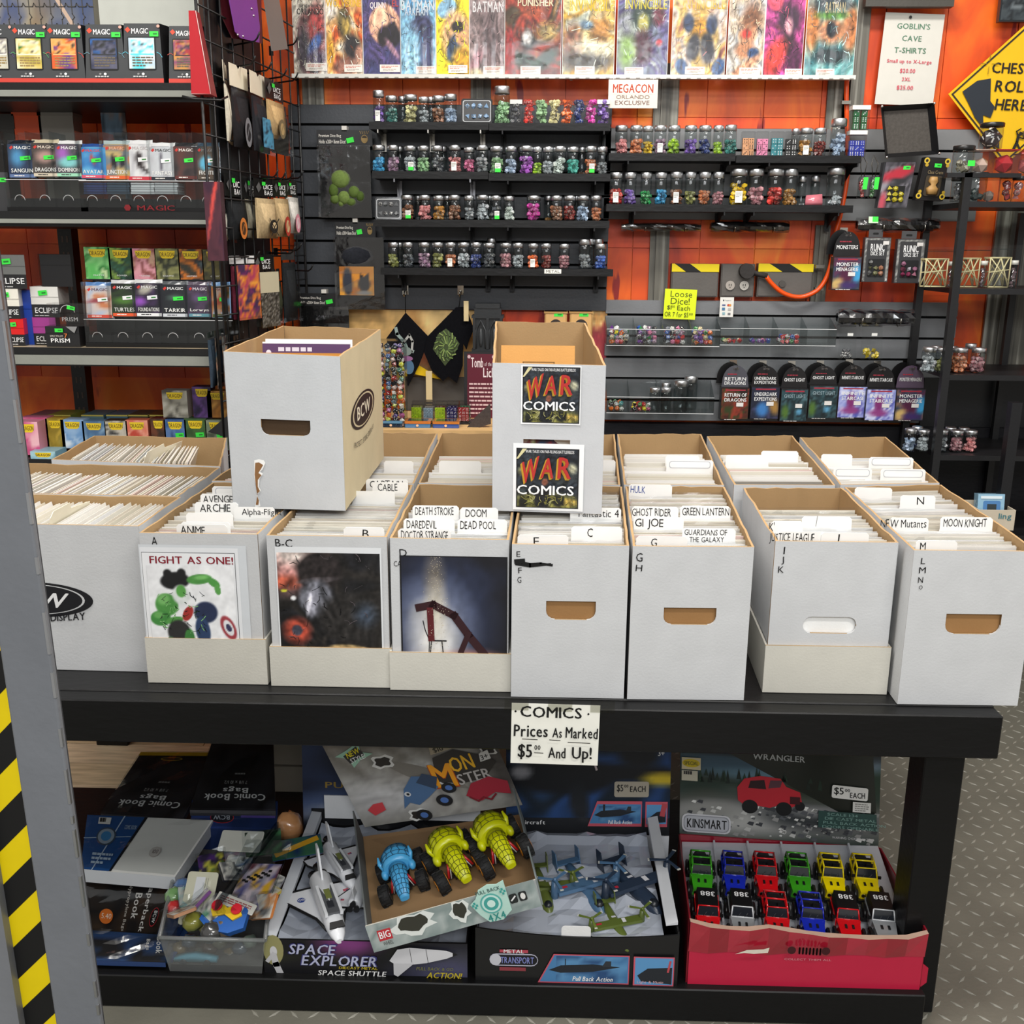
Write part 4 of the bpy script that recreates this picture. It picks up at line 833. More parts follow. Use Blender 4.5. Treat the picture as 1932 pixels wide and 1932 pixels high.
a=P(1027,516,3.322); b=P(1059,508,3.322); k=MB('efece4','ink').plane((0,0,0),(b.x-a.x,0,0),(0,0,b.z-a.z)); k.rect(0,0,1,1,'efece4'); k.text('METAL',.1,.2,.9,.8,'303030')
o=k.build('shelf_tag',None,(a.x,3.3235,a.z)); tag(o,'tiny white tag reading METAL on the lowest jar shelf edge','tag')
# --- dice: shapes
def polyh(kind):
    if kind==0: v=[(1,1,1),(-1,-1,1),(-1,1,-1),(1,-1,-1)]; v=[Vector(p)*.62 for p in v]; f=[(0,1,2),(0,3,1),(0,2,3),(1,3,2)]
    elif kind==1: q=.62; v=[Vector((x*q,y*q,z*q)) for x in (-1,1) for y in (-1,1) for z in (-1,1)]; f=[(0,1,3,2),(4,6,7,5),(0,4,5,1),(2,3,7,6),(0,2,6,4),(1,5,7,3)]
    elif kind==2: v=[Vector(p) for p in ((1,0,0),(-1,0,0),(0,1,0),(0,-1,0),(0,0,1),(0,0,-1))]; f=[(0,2,4),(2,1,4),(1,3,4),(3,0,4),(2,0,5),(1,2,5),(3,1,5),(0,3,5)]
    elif kind==3:
        v=[Vector((0,0,1)),Vector((0,0,-1))]+[Vector((math.cos(PI*k/5),math.sin(PI*k/5),.12*(-1)**k)) for k in range(10)]
        f=[(0,2+k,2+(k+1) % 10,2+(k+2) % 10) for k in range(1,10,2)]+[(1,2+(k+2) % 10,2+(k+1) % 10,2+k) for k in range(0,10,2)]
    else:
        p=(1+5**.5)/2; s_=1/math.sqrt(1+p*p); v=[Vector(q)*s_ for q in ((-1,p,0),(1,p,0),(-1,-p,0),(1,-p,0),(0,-1,p),(0,1,p),(0,-1,-p),(0,1,-p),(p,0,-1),(p,0,1),(-p,0,-1),(-p,0,1))]
        f=[(0,11,5),(0,5,1),(0,1,7),(0,7,10),(0,10,11),(1,5,9),(5,11,4),(11,10,2),(10,7,6),(7,1,8),(3,9,4),(3,4,2),(3,2,6),(3,6,8),(3,8,9),(4,9,5),(2,4,11),(6,2,10),(8,6,7),(9,8,1)]
    return v,f
PH=[polyh(k) for k in range(5)]
def add_die(mb,kind,c,r,col,rnd,numerals='e8e4dc',m='plastic',axis=False):
    v,f=PH[kind]; R=Matrix.Identity(3) if axis else (Matrix.Rotation(rnd.uniform(0,6),3,'Z') @ Matrix.Rotation(rnd.uniform(0,6),3,'X') @ Matrix.Rotation(rnd.uniform(0,6),3,'Y'))
    q=[Vector(c)+R @ (p*r) for p in v]; ii=[mb.av(p) for p in q]; k=0
    for fc in f:
        mb.af([ii[a] for a in fc],shade(col,rnd.uniform(-.06,.06)),m); k+=1
        if numerals and len(f) <= 20:
            ce=sum((q[a] for a in fc),Vector())/len(fc); n=(q[fc[1]]-q[fc[0]]).cross(q[fc[2]]-q[fc[0]]).normalized()
            if n.y>.4: continue
            u=(q[fc[0]]-ce).normalized(); w_=n.cross(u); s_=r*(.15 if len(f)==20 else .22)
            mb.poly([ce+n*r*.02+u*s_*1.5+w_*s_*.5,ce+n*r*.02-u*s_*1.5+w_*s_*.5,ce+n*r*.02-u*s_*1.5-w_*s_*.5,ce+n*r*.02+u*s_*1.5-w_*s_*.5],numerals,'ink')
DICE=MB('888888','plastic')
def pour(cx,cy_,z0,hw,h,col,n,r,seed,kinds=(0,1,2,3,4,4,3)):
    rd=random.Random(seed); per=max(1,int((2*hw/(1.7*r)))**2); lay=0; k=0
    while k<n:
        for _ in range(min(per,n-k)):
            x=cx+rd.uniform(-1,1)*(hw-r*.8); y=cy_+rd.uniform(-1,.6)*(hw-r*.8); z=z0+r*.8+lay*r*1.35+rd.uniform(0,.35)*r
            cc=col if isinstance(col,str) else rd.choice(col)
            add_die(DICE,rd.choice(kinds),(x,y,min(z,z0+h-r)),r,shade(cc,rd.uniform(-.18,.18)),rd,shade('dcd8cc',-.1) if sum(H(cc))<1.7 else '44403c'); k+=1
        lay+=1
# --- the jar and its variants
def make_jar(sticker=None):
    t=thing('dice_jar','','jar'); W,Hh=.042,.083
    m=MB('e6eaea','glass'); m.lathe([(.0185,.0005),(.0205,.003),(.0208,.061),(.0190,.066),(.0160,.068),(.0160,.074)],16,sq=.45); m.build('glass_body',t)
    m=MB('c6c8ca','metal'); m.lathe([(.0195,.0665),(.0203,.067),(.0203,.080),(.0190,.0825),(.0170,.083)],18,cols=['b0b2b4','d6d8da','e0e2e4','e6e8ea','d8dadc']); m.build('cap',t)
    if sticker is not None:
        m=MB('efeee6','ink').plane((-.008+sticker,-.0212,.006),(.017,0,0),(0,0,.026)); m.rect(0,0,1,1,'efeee8'); m.bars(.1,.45,.9,.9,3,'9a9a94',3); m.rect(0,0,1,.42,STICK) if sticker>0 else None; m.build('price_sticker',t)
    return t
JP={}
CN={'purple': '7a5ca8','teal': '3f7f78','cream': 'd8cf9a','grey': '8a8c90','brown': '8a5c44','pale blue': 'a8b8d0','light blue': '4aa0d0','mauve': '9a7890','pale green': '9ac090','dark grey': '54565c','pink': 'd8789c','lime': '9ac030','violet': 'b060c0','white': 'd4dcd4','sea green': '5ab8a8','amber': 'b8803c','rose': 'e09090','magenta': 'c8409c','blue': '4a70c8','olive': '8a8a50','copper': 'c87850','orange': 'e8662c','red': 'c03a34','dark red': '84302c','yellow': 'd8b020','green': '28904c','navy': '34427c','black': '2a2a2e','silver': 'b4b8bc','dusty pink': 'b07880'}
_jn=[0]
def jar(cx,w,ytop,z0,colname,where,Y=3.37,sticker=None,n=36,pos='',base_extra=0,name=None):
    cz=P(cx,300,Y); wpx=(P(cx+w/2,300,Y)-P(cx-w/2,300,Y)).x; top=P(cx,ytop,Y).z; h=top-z0
    key=sticker
    if key not in JP: JP[key]=o=make_jar(sticker); first=True
    else: o=copy_tree(JP[key],(0,0,0)); first=False
    s=wpx/.042; o.location=(cz.x,Y,z0); o.scale=(s,s,h/.083); o['label']=f'glass jar of {colname} dice, {pos} {where}'; o['group']='dice jars '+where; o['category']='jar'
    _jn[0]+=1; r=.0080*min(s,1.15)
    if n: pour(cz.x,Y,z0+.002,.0205*s,h*.68,CN[colname],n,r,_jn[0]*3)
    return o
def row(items,z0,where,Y=None):
    order=sorted(range(len(items)),key=lambda i: items[i][0]); rank={i: r for r,i in enumerate(order)}
    for i,it in enumerate(items):
        cx,w,yt,c=it[:4]; kw=dict(it[4]) if len(it)>4 else {}
        if Y: kw['Y']=Y+(.05 if 'Y' in kw else 0)
        jar(cx,w,yt,z0,c,where,pos=ORD[rank[i]]+' from left',**kw)
K5=dict(sticker=.004)
K6=dict(sticker=-.002)
B_=dict(Y=3.425,n=9)
row([(717,22,171,'purple',dict(sticker=-.002,n=44)),(741,23,181,'teal'),(776,27,179,'cream'),(801,20,183,'silver'),(828,24,181,'brown'),(851,24,178,'pale blue'),(762,20,182,'grey',B_),(815,20,183,'dark grey',B_)],ZA+.0005,'on the top left shelf')
row([(947,30,163,'pale green',dict(n=44))],ZA2+.0005,'beside the acrylic dice boxes')
row([(715,24,274,'light blue'),(742,24,274,'mauve'),(774,24,275,'silver',K5),(799,23,275,'pale green'),(825,24,275,'dark grey'),(858,24,274,'rose',K6),(885,21,278,'pink'),(910,24,274,'grey'),(754,18,276,'grey',B_),(836,18,276,'dark grey',B_)],ZB_+.0005,'on the second shelf, left half')
row([(937,26,276,'pale green',K5),(964,24,276,'pale blue'),(993,28,275,'violet'),(1014,18,277,'lime'),(1034,21,277,'silver'),(1056,26,276,'white'),(1081,24,277,'sea green'),(1114,24,276,'copper',K5),(1136,20,277,'grey'),(1098,18,277,'brown',B_),(983,14,277,'navy',B_)],ZB2+.0005,'on the second shelf, right half')
row([(767,24,368,'brown',K5),(800,24,368,'rose'),(827,22,369,'amber'),(857,24,368,'brown'),(885,20,369,'grey'),(911,26,368,'silver'),(936,22,369,'dark grey',K5),(961,22,370,'white'),(1008,28,369,'magenta'),(1051,24,369,'brown'),(1077,24,369,'dark red'),(1102,24,369,'pale blue'),(1127,22,369,'copper'),(843,18,369,'grey',B_),(788,16,369,'grey',B_),(1036,18,369,'amber',B_),(924,16,369,'olive',B_),(1090,16,369,'grey',B_)],ZC+.0005,'on the third shelf')
row([(739,22,457,'olive'),(767,22,457,'dark grey'),(798,24,457,'mauve'),(824,24,457,'olive'),(849,22,457,'copper',K6),(874,24,457,'silver'),(898,22,457,'navy'),(923,24,458,'dark grey'),(955,24,458,'dusty pink'),(979,22,458,'silver'),(1008,22,459,'orange',K6),(1033,22,459,'dark red'),(1068,22,460,'dusty pink'),(1107,24,451,'grey'),(1138,22,460,'blue',dict(n=36)),(928,18,449,'grey',B_),(751,16,457,'grey',B_),(1118,16,450,'grey',B_),(1133,20,450,'navy',B_)],ZD+.0005,'on the METAL tagged shelf')
row([(1171,24,237,'rose'),(1199,24,237,'copper'),(1221,20,238,'yellow'),(1244,24,237,'mauve',K6),(1270,24,237,'lime'),(1301,24,237,'purple'),(1328,24,237,'navy'),(1353,20,237,'lime'),(1376,24,236,'teal')],ZE+.0005,'on the upper right shelf')
row([(1517,26,242,'amber',K6),(1544,24,242,'dark red'),(1578,30,224,'pale blue',dict(n=44)),(1498,18,243,'grey',B_)],ZE2+.0005,'beside the pip dice boxes')
row([(1164,25,325,'red',K6),(1191,24,325,'purple'),(1221,22,325,'green'),(1249,24,325,'light blue'),(1278,25,324,'brown',K6),(1305,22,324,'olive'),(1332,24,324,'copper'),(1358,22,324,'dusty pink'),(1396,34,318,'yellow',dict(sticker=-.002,n=40)),(1429,30,318,'dusty pink',dict(n=36)),(1466,32,318,'red',dict(n=36)),(1495,27,318,'amber'),(1517,16,332,'grey',B_),(1542,18,331,'dark grey',B_),(1580,34,316,'silver',dict(n=14))],ZF+.0005,'on the lower right shelf')
# --- acrylic boxes of dice
def dice_box(x0,x1,y0,z0,colname,label,Y=3.37,cubes=False,lid='d8d8d4',n=10,col=None,group=None,h=None):
    a=P(x0,300,Y); b=P(x1,300,Y); w_=b.x-a.x; h=h or (P(x0,y0,Y).z-z0); c=(a.x+b.x)/2
    t=thing('dice_box',label,'box',(c,Y,z0),group=group); m=MB('f0f0f0','acrylic'); m.box(-w_/2,-w_*.35,0,w_/2,w_*.35,h-.004); m.build('clear_case',t)
    if lid: m=MB(lid,'plastic'); m.rbox(-w_/2-.001,-w_*.35-.001,h-.012,w_/2+.001,w_*.35+.001,h,.002); m.build('lid',t)
    cc=col or CN[colname]; rd=random.Random(int(x0))
    if cubes:
        nx,nz=(2,3) if cubes is True else cubes; s_=min(w_*.9/nx,(h-.014)/nz)/2
        for i in range(nx):
            for k in range(nz):
                q=(c-w_*.45+(i*2+1)*w_*.45/nx,Y-.003,z0+.002+s_*(2*k+1)); DICE.box(q[0]-s_*.93,q[1]-s_,q[2]-s_*.93,q[0]+s_*.93,q[1]+s_,q[2]+s_*.93,cc,'plastic')
                DICE.plane((q[0]-s_,q[1]-s_-.0002,q[2]-s_),(2*s_,0,0),(0,0,2*s_)); pip='1a1a1a' if sum(H(cc))>1.5 else 'eeeeee'
                for pu,pv in rd.choice([((.3,.3),(.7,.7),(.5,.5)),((.3,.3),(.7,.7),(.3,.7),(.7,.3)),((.3,.3),(.7,.7)),((.3,.25),(.3,.5),(.3,.75),(.7,.25),(.7,.5),(.7,.75))]): DICE.ell(pu,pv,.1,.1,pip,'ink',n=6)
    else: pour(c,Y,z0+.002,w_*.52,h,cc,n*2+6,.0085,int(x0)*7)
    return t
GB='clear boxes of dice on the top right half shelf'
for x0,x1,c,l in ((962,984,'dark grey','d0d0cc'),(986,1007,'red',None),(1009,1031,'pale green',None),(1033,1055,'cream',None),(1057,1079,'orange',None),(1081,1101,'navy',None),(1102,1123,'magenta',None),(1124,1147,'purple','dcdcd8')):
    dice_box(x0,x1,189,ZA2+.0005,c,f'clear acrylic box of {c} dice on the shelf under the comic rack',lid=l,group=GB)
GC='boxes of pip dice on the upper right shelf'
for x0,x1,c,l in ((1397,1421,'e8a878','peach'),(1424,1447,'f090b8','pink'),(1451,1475,'38909a','teal'),(1478,1501,'1a1a1a','black')):
    dice_box(x0,x1,246,ZE2+.0005,None,f'clear box of {l} six-sided dice on the upper right shelf',cubes=True,lid=None,col=c,group=GC)
dice_box(1597,1629,247,ZE2+.0005,None,'white capped box of blue dice at the end of the upper right shelf',cubes=(3,3),col='2c3cb0',lid='e8e4dc')
zt=P(1597,247,3.37).z+.001
dice_box(1598,1631,200,zt,None,'white capped box of green dice standing on the blue one',cubes=(2,3),col='1c6a3a',lid='e8e4dc')
# flat tins of dice on shelves
def tin(x0,y0,x1,y1,z0,label,col='7a98b8'):
    a=P(x0,y1,3.36); b=P(x1,y0,3.36); w_=b.x-a.x; h=b.z-z0; t=thing('dice_tin',label,'tin',(a.x,3.36,z0),(-.12,0,0))
    m=MB('161618','gloss'); pts=rr(0,0,w_,h,.008,3); m.prism([(x,.0,z) for x,z in pts],(0,.016,0)); m.build('case',t)
    m=MB('c8c8c8','plastic').plane((0,-.0004,0),(w_,0,0),(0,0,h),.0003); m.rect(.05,.08,.95,.93,'b4b6b8',r=.08); m.rect(.075,.11,.925,.9,'17181b',r=.08); m.build('window_frame',t)
    m=MB(col,'plastic'); rd=random.Random(3);
    for i in range(4):
        for j in range(2): add_die(m,(i+j*2) % 5,(w_*(.2+.2*i),-.002,h*(.3+.4*j)),.0085,col,rd)
    m.build('tray_dice',t)
tin(870,185,929,228,ZA+.0005,'black rounded tin showing seven grey-blue dice on the top shelf')
tin(708,372,757,414,ZC+.0005,'black rounded tin with a scratched window on the third shelf','5c5e60')
for x,c in ((1542,'b83c54'),):
    a=P(1519,384,3.35); b=P(1552,362,3.35); m=MB('d8a0a8','foil'); m.loft([[(a.x,3.345,ZF+.001),(b.x,3.345,ZF+.001),(b.x,3.36,ZF+.001),(a.x,3.36,ZF+.001)],[(a.x,3.34,ZF+.010),(b.x,3.34,ZF+.010),(b.x,3.365,ZF+.010),(a.x,3.365,ZF+.010)],[(a.x+.002,3.345,ZF+.032),(b.x-.002,3.345,ZF+.036),(b.x-.002,3.357,ZF+.036),(a.x+.002,3.357,ZF+.032)]],'c8707c')
    o=m.build('foil_packet'); tag(o,'small crumpled pink and silver packet lying on the lower right shelf','packet')
# ================================================================ shelving unit at the left, its goods and the wire grid beside it
XR=-.868; YF=2.80; YB=3.34
sh=thing('shelving_unit','black and grey shelving unit with four long shelves against the orange wall at left','shelving',(0,0,0))
SZ={}
for k,(yl,yb) in {1: (157,187),2: (400,425),3: (657,690),4: (868,895)}.items():
    z=P(200,yl,YF).z; zb=P(200,yb,YF).z; SZ[k]=z
    m=MB('b9a88c' if k==3 else '2a2a2c','steel_paint'); m.box(-2.5,YF+.002,z-.012,XR,YB,z); m.build('shelf_board',sh)
    m=MB('141415','steel_paint'); m.box(-2.5,YF-.004,z-.018,XR,YF+.0015,z+.001); m.build('shelf_edge',sh)
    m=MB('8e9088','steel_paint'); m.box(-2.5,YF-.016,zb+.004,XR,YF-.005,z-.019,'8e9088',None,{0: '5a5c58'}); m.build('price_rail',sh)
    m=MB('252527','steel_paint'); m.box(-2.5,YF+.02,zb-.004,XR,YB-.02,z-.013); m.build('shelf_brace',sh)
for x0,x1 in ((-1.545,-1.50),(-.93,-.885)):
    m=MB('18181a','steel_paint'); m.box(x0,YB,0,x1,YB+.05,2.35)
    z=.3
    while z<2.3: m.box(x0+.012,YB-.0008,z,x0+.018,YB+.0002,z+.02,'5a4438'); m.box(x1-.018,YB-.0008,z,x1-.012,YB+.0002,z+.02,'5a4438'); z+=.05
    m.build('upright',sh)
def bx(x0,y0,x1,y1,Y,z0=None): # a box seen from the front: pixel rectangle -> left x, width, base height, height
    a=P(x0,y1,Y); b=P(x1,y0,Y); zz=a.z if z0 is None else z0
    return a.x,b.x-a.x,zz,b.z-zz
def sticker(m,u,v,w_=.25,h=.07,rot=0,col=STICK): m.rect(u,v,u+w_,v+h,col,rot=rot); m.rect(u+w_*.4,v+h*.35,u+w_*.85,v+h*.65,'2a7a30',rot=rot)
m=MB('101012','steel_paint'); m.box(XR+.001,YF+.01,0,XR+.005,YB,2.35); m.build('end_panel',sh)
# --- shelf 1: card decks in windowed boxes
def deck(x0,y0,x1,y1,lab,pal,swirl,stick=True):
    X,w_,z,h=bx(x0,y0,x1,y1,YF+.012,SZ[1]+.0005); t=thing('card_deck_box',lab,'box',(X,YF+.012,z),group='windowed card deck boxes on the top left shelf'); D_=.055; i=w_*.06
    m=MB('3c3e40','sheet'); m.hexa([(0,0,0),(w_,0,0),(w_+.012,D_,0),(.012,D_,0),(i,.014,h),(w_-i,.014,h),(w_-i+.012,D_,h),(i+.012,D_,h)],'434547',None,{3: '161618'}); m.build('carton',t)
    k=MB('222222','print').plane((0,-.0003,0),(w_,0,0),(0,.014,h),.0002); k.rect(0,0,1,.09,'d04438')
    k.rect(.1,.86,.2,.93,'e05038',rot=.7); k.text('MAGIC',.24,.83,.66,.92,'f0f0f0',bold=True,shear=.05)
    k.rect(.13,.23,.83,.78,'151516',r=.03); k.art(painter(x0,pal,2,3),.16,.25,.80,.76,6,8)
    k.art(painter(x0+3,pal+['222222'],4,5),.22,.50,.78,.73,8,6); k.rect(.2,.48,.78,.5,pal[-1]); k.bars(.24,.28,.76,.46,4,'6a6050' if x0>150 else '9a8050',int(x0))
    k.line([(.0,.5),(.08,.53),(.14,.5)],.008,swirl); k.line([(.86,.52),(.93,.5),(.99,.44)],.008,swirl); k.ell(.5,.16,.035,.022,'e8e8e8'); k.ell(.38,.16,.03,.018,'8a8a8a'); k.bars(.25,.1,.75,.14,1,'c8c8c8',4)
    k.ell(.92,.95,.04,.025,'e0a898')
    if stick: sticker(k,.70,.78,.22,.085)
    k.build('printed_front',t)
deck(-34,44,19,153,'purple and black card deck box at the left frame edge of the top shelf',['2a1c38','c8c4b0','e8e4d8'],'5a3c7c',False)
deck(23,44,85,154,'card deck box with a green and gold card in its window',['2c7030','c8b050','e8d8a0','f0e8c8'],'5ab06a')
deck(89,44,152,154,'card deck box with a purple and orange card in its window',['5a3c8c','d85c28','e89840','f0b070'],'d84030')
deck(162,44,229,154,'card deck box with a dark blue card in its window',['2c5c9c','2c3048','5c5c70','303238'],'6a98a8')
deck(234,42,301,154,'card deck box with a silver white card in its window',['d8d8c8','b0c8d8','e8ecf0','58dcf0'],'58c0d8')
deck(319,47,382,157,'card deck box with a red framed card, half hidden by the red pouch',['a83038','c89048','8c4870','383030'],'c84c3c')
# framed jigsaw and white box behind the decks
X,w_,z,h=bx(-60,-40,184,60,YB-.08,SZ[1]+.0005)
t=thing('framed_jigsaw','framed jigsaw puzzle in blue and beige leaning behind the card decks','puzzle',(X,YB-.08,z)); m=MB('6e6a5c','steel_paint'); m.box(0,0,0,w_,.02,h+.1); m.build('frame',t)
m=MB('777777','print').plane((0,-.0004,0),(w_-.02,0,0),(0,0,h+.09),.0002); m.art(painter(77,['b8a88c','c8bca0','7c7c84','5c6890','c0b498','a89070'],3,3,blobs=[(.9,.8,.3,.3,0,'54648c',.6)]),nx=20,ny=16)
m.line([(.5,1),(.95,.33)],.025,'e8c8b0')
for i in range(1,12):
    for j in range(9):
        u=i/12; v=j/8; m.line([(u,v),(u,v+.045),(u+.015,v+.06),(u,v+.08),(u,v+.125)],.006,'54504a');
    m.lay-=9
for j in range(1,8):
    for i in range(12):
        u=i/12; v=j/8; m.line([(u,v),(u+.03,v),(u+.04,v+.02),(u+.055,v),(u+.083,v)],.006,'54504a')
    m.lay-=12
m.build('jigsaw',t)
X,w_,z,h=bx(190,-30,372,60,YB-.12,SZ[1]+.0005); t=thing('storage_box','white cardboard box with a black hand slot behind the card decks','box',(X,YB-.12,z))
m=MB('e2e4da','card'); m.box(0,0,0,w_,.1,h+.05); m.box(-.002,-.002,h*.62,w_+.002,.1,h*.64,'c8c8bc'); m.build('carton',t); m=MB('101010','matte').plane((0,-.0004,0),(w_,0,0),(0,0,h)); m.rect(.42,.30,.70,.48,'0c0c0d',r=.02); m.build('hand_slot',t)
# things at the back of shelf 2
for x0,y0,x1,y1,c,lab in ((28,190,73,262,'f0561c','orange box standing behind the clear pack holder'),(76,190,134,262,'9c968c','grey translucent box behind the clear pack holder'),(-20,215,24,300,'34302c','dark box at the left edge of the second shelf')):
    X,w_,z,h=bx(x0,y0,x1,y1,YF+.25,SZ[2]+.0005); m=MB(c,'plastic'); m.box(0,0,0,w_,.06,h-.04,c); m.box(-.002,-.002,h-.04,w_+.002,.062,h,shade(c,-.08)); m.box(-.001,-.001,h*.62,w_+.001,0,h*.66,shade(c,.1)); o=m.build('deck_box',None,(X,YF+.25,z)); tag(o,lab,'box')
X,w_,z,h=bx(194,190,234,262,YF+.25,SZ[2]+.0005); t=thing('booklet','small picture booklet in blue greys standing behind the packs','booklet',(X,YF+.25,z)); m=MB('30343c','sheet'); m.box(0,0,0,w_,.004,h); m.build('cover_board',t)
m=MB('30343c','print').plane((0,-.0003,0),(w_,0,0),(0,0,h)); m.art(painter(8,['20242c','4c6478','7c98b0','b08468','2c3038'],4,5),nx=10,ny=16); m.ell(.8,.45,.06,.02,'d83030'); m.build('cover',t)
# --- booster packs in clear holders
def pack(x0,y0,x1,y1,lab,pal,tops,Y=YF+.045,word='MAGIC',foot=None,footcol='d8d8d8',stick=STICK,blobs=(),wc='e8e8e8',sub='',group='foil card packs in the clear holders'):
    X,w_,z,h=bx(x0,y0,x1,y1,Y); t=thing('card_pack',lab,'pack',(X,Y,z),(-.1,0,0),group)
    m=MB(tops,'foil'); y_=lambda u:-.004*math.sin(PI*u)
    for k in range(4):
        u0,u1=k/4,(k+1)/4
        m.poly([(w_*u0,y_(u0),0),(w_*u1,y_(u1),0),(w_*u1,y_(u1)-.001,h*.9),(w_*u0,y_(u0)-.001,h*.9)],pal[0]); m.poly([(w_*u0,y_(u0)-.001,h*.9),(w_*u1,y_(u1)-.001,h*.9),(w_*u1,0,h*(.99+.015*(k % 2))),(w_*u0,0,h*(1.0-.012*(k % 2)))],tops)
    m.box(.001,.001,0,w_-.001,.006,h*.93); m.build('wrapper',t)
    k=MB('222222','print').plane((.001,-.0056,h*.02),(w_-.002,0,0),(0,-.001,h*.86),.0002); k.art(painter(x0+y0,pal,2.5,3,blobs=blobs),nx=9,ny=14)
    k.rect(.08,.86,.2,.93,'c83830',rot=.7) if word else None
    if word: k.text(word,.24,.85,.84,.94,wc,bold=True)
    if foot: k.rect(.04,.0,.96,.1,footcol); k.bars(.2,.03,.8,.08,1,'303030' if sum(H(footcol))>1.6 else 'e8e0d8',2)
    if sub: k.text(sub,.1,.15,.9,.27,'e0e0dc',bold=True)
    if stick: sticker(k,.45,.52,.38,.12,rot=.08,col=stick)
    k.build('printed_front',t); return t
PK=[
 (19,263,64,337,'dark blue pack with a pale glowing figure, leftmost in the upper clear holder',['1c2434','2c3c54','24304c'],'20242c','5c7098',[(.35,.6,.2,.25,0,'4c8cb8',.5)],'e8e8e8','SANGUIN',STICK),
 (64,262,108,335,'black pack with a pink grey figure in the upper clear holder',['2a2624','4c4440','1c1a1a'],'c8bca0','c8bca8',[(.5,.6,.3,.15,0,'b08c84',.5)],'e8d8c8','DRAGONS',STICK),
 (108,264,152,335,'dark pack with violet and sea green art in the upper clear holder',['34383c','585058','3c4848'],'e0e0e0','98d0b0',[(.3,.7,.2,.2,0,'9c5cb0',.5),(.5,.45,.35,.15,0,'7cc0c0',.4)],'e8e8e8','DOMINION',STICK),
 (154,270,198,338,'sky blue pack with a small red flying figure',['5ca0c8','3c80b8','2c5c9c'],'2c4c8c','d05068',[(.5,.6,.06,.16,.2,'b83828',.3)],'c8485c','AVATAR',STICK),
 (199,264,242,340,'gold and slate pack with two black figures',['b8a068','6c7880','c87838'],'a8b8b8','d85c28',[(.4,.5,.1,.2,.3,'1c1a1c',.3),(.7,.5,.1,.15,-.3,'24242c',.3)],'d8a890','JUNCTION',STICK),
 (242,263,285,342,'white pack with a black cloaked figure and red foot band',['c8c8c8','d8d8d8','b8b8bc'],'e0e0e0','c03040',[(.5,.55,.14,.24,.3,'241c1c',.2),(.7,.3,.16,.06,-.5,'241c1c',.3)],'b0a8a8','','e0e0e0'),
 (285,268,329,342,'silver pack with a thin grey figure',['b0b0b4','c0c4c8','a0a0a4'],'dcdcdc','20242c',[(.45,.55,.07,.25,0,'54505c',.3)],'383838','FANTASY','e8e8e8'),
 (330,268,371,340,'black pack with dim red landscape',['241e20','3c3030','54302c'],'2c2c2e','5c2c28',[],'e8e0d8','',STICK),
 (373,268,412,341,'dark pack with a light blue creature, rightmost of the upper holder',['2c3438','5c4838','4c3c30'],'3c5060','54483c',[(.4,.5,.25,.2,.3,'5cb0d0',.3)],'888888','FRONTIER','e8e8e8')]
GP='foil card packs in the upper clear holder'
for x0,y0,x1,y1,lab,pal,tp,fc,bl,wc,sub,st_ in PK: pack(x0,y0,x1,y1,lab,pal,tp,foot=True,footcol=fc,blobs=bl,wc=wc,sub=sub,stick=st_,group=GP)
PK2=[
 (165,532,210,601,'pale blue and orange pack with a winged figure, leftmost in the lower holder',['a8b4c8','c8b8b0','c07850'],'4c78b0','c84838',[(.5,.55,.4,.06,.1,'8c3c44',.4)],'5c3c4c','','e8e8e8'),
 (213,528,256,598,'black pack with green letters TURTLES in the lower holder',['1c1e1c','2c3c24','242824'],'c8c8c8','e05830',[(.5,.5,.35,.1,0,'4c7830',.5)],'f0f0f0','TURTLES','e8e8e8'),
 (258,527,304,598,'black pack with a grey beast and pale lettering, white foot band',['241c2c','3c2c4c','1c1c24'],'d0d0d0','e8e8e8',[(.4,.8,.25,.12,.3,'a8a498',.4),(.2,.45,.2,.12,0,'8c4cb0',.5)],'d8d8d8','FOUNDATIONS','e0e0e4'),
 (307,530,353,599,'black pack with bold pale lettering on the lower holder',['1c1e24','24282c'],'484c50','c8ccd0',[(.5,.6,.25,.08,0,'445850',.5)],'e0e0e0','TARKIR',STICK),
 (356,531,397,599,'plum coloured pack with twirly lettering in the lower holder',['382c3c','4c3c54','2c2834'],'584c5c','5c8c98',[(.5,.6,.2,.1,0,'5c4c70',.5)],'e0d8e0','Lorwyn',STICK),
 (401,532,432,600,'pack with a sunny landscape at the right end of the lower holder',['8cb4d8','b07040','4c5c2c'],'6c98c8','4c5c2c',[(.4,.5,.3,.1,.2,'8c3c28',.4)],'6c3838','',STICK)]
for x0,y0,x1,y1,lab,pal,tp,fc,bl,wc,sub,st_ in PK2: pack(x0,y0,x1,y1,lab,pal,tp,foot=True,footcol=fc,blobs=bl,wc=wc,sub=sub,stick=st_,group='foil card packs in the lower clear holder',Y=YF+.05)
